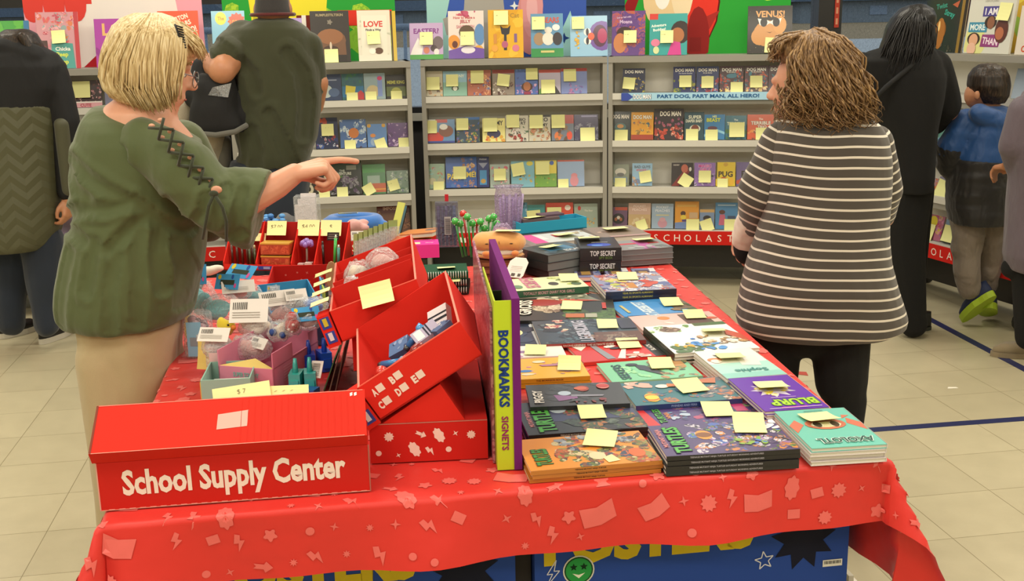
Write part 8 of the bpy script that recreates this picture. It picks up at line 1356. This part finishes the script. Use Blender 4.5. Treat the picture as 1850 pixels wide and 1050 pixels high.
# ---- small child in lilac, mostly behind the olive tunic
CY = 5.95; RS[0] = 1.12
t = person('small child in a lilac puffer jacket, mostly behind the olive tunic', (X(150, CY), CY, 0))
b = PB(); b.sph(D(150, 330, CY), (.07, .08, .09), n=14, m=10); b.cap(D(150, 345, CY), D(150, 370, CY), .04, .05); W1 = D(128, 392, CY-.08); b.cap(D(134, 410, CY-.04), W1, .022, .02); hand(b, W1, (-.2, -.2, 1), (0, -1, 0), (.5, .5, .5, .5), .62, side=1); remesh(b, 'body', t, 'skin_tan', .006, 3)
b = PB(); pl(b, CY, [(368, 122, 180, .07), (380, 110, 195, .10), (420, 104, 200, .12), (460, 102, 202, .13), (485, 108, 196, .12)], 24, 2.3); b.cap(D(118, 390, CY), D(124, 425, CY-.03), .045, .04); remesh(b, 'jacket', t, 'lilac_nylon', .008, 3, disp=lambda p: .009*noise.noise(Vector((p[0]*4, p[1]*4, p[2]*24))))
b = PB(); b.cap(D(125, 480, CY), D(122, 568, CY), .062, .05); b.cap(D(172, 480, CY), D(172, 570, CY), .062, .05); remesh(b, 'jeans', t, 'denim', .008, 3)
shoe(t, Vector((P(125, 585, 0).x, P(125, 585, 0).y, 0)), .2, .2, .08, .07, 'shoe_black', 'sole_dark'); shoe(t, Vector((P(172, 588, 0).x, P(172, 588, 0).y, 0)), .3, .2, .08, .07, 'shoe_black', 'sole_dark')
b = PB(); b.sph(D(150, 322, CY), (.08, .09, .09)); remesh(b, 'hair', t, 'hair_dark', .008, 2)

# ================================================================= GROUPS OF REPEATS
case_names = {id(K_ll): 'case at the left edge', id(K_far): 'case under the pink board', id(K_l): 'case behind the man in the cap', id(K_m): 'middle case', id(K_r): 'case with the blue banner', id(K_x): 'case at the right wall'}
boxes = [(n_, K_['T'].inverted(), K_['W']) for n_, K_ in (('case at the left edge', K_ll), ('case under the pink board', K_far), ('case behind the man in the cap', K_l), ('middle case', K_m), ('case with the blue banner', K_r), ('case at the right wall', K_x))]
rules = {'price_note': 'cream price notes among the supplies', 'bagged_toy': 'bagged toys in the heap', 'novelty_pen': 'novelty pens standing in the supplies', 'novelty_pencil': 'pencils in the left bay of the rack', 'pocket_torch': 'torches in the near tilted tray',
         'boxed_toy': 'small boxed and carded toys', 'stapler': 'handheld toys behind the display box', 'paperback': 'books lying on the table', 'hardback': 'books lying on the table', 'poster_board': 'poster boards standing on the cases', 'display_case': 'wheeled display cases along the walls',
         'poster_carton': 'blue cartons under the table', 'patterned_carton': 'red cartons on the table', 'tilted_tray': 'tilted red trays', 'candy_pack': 'orange packets in the rack', 'clear_tub': 'clear tubs at the left of the table', 'spiral_notebook': 'pile of spiral notebooks', 'brown_box': 'brown boxes under the bun plush',
         'sketch_set': 'stack of sketch sets', 'kit_box': 'black kit boxes', 'pen_set': 'stack of pen sets', 'craft_folder': 'craft folders', 'planner': 'spiral planners', 'miniature_game': 'carded miniature games', 'house': 'houses across the street', 'floor_tape': 'navy floor tape lines', 'folded_card': 'folded cards beside the near tray', 'person': 'people at the book fair'}
for o in list(C.objects):
    if o.parent is None and 'label' in o and 'group' not in o:
        nm = o.name.split('.')[0]; p = o.matrix_world.translation; g = rules.get(nm)
        if nm in ('picture_book', 'toy_box') or (nm == 'blister_pack' and p.y > 5):
            for n_, Ti, W_ in boxes:
                q = Ti @ p
                if -.03 < q.x < W_+.03 and -.1 < q.y < .45: g = ('books along the top of the ' if q.z > 1.39 else 'books and packs on the shelves of the ')+n_
        elif nm == 'blister_pack': g = 'row of clear packs with lime cards'
        if g and nm != 'person': o['group'] = g
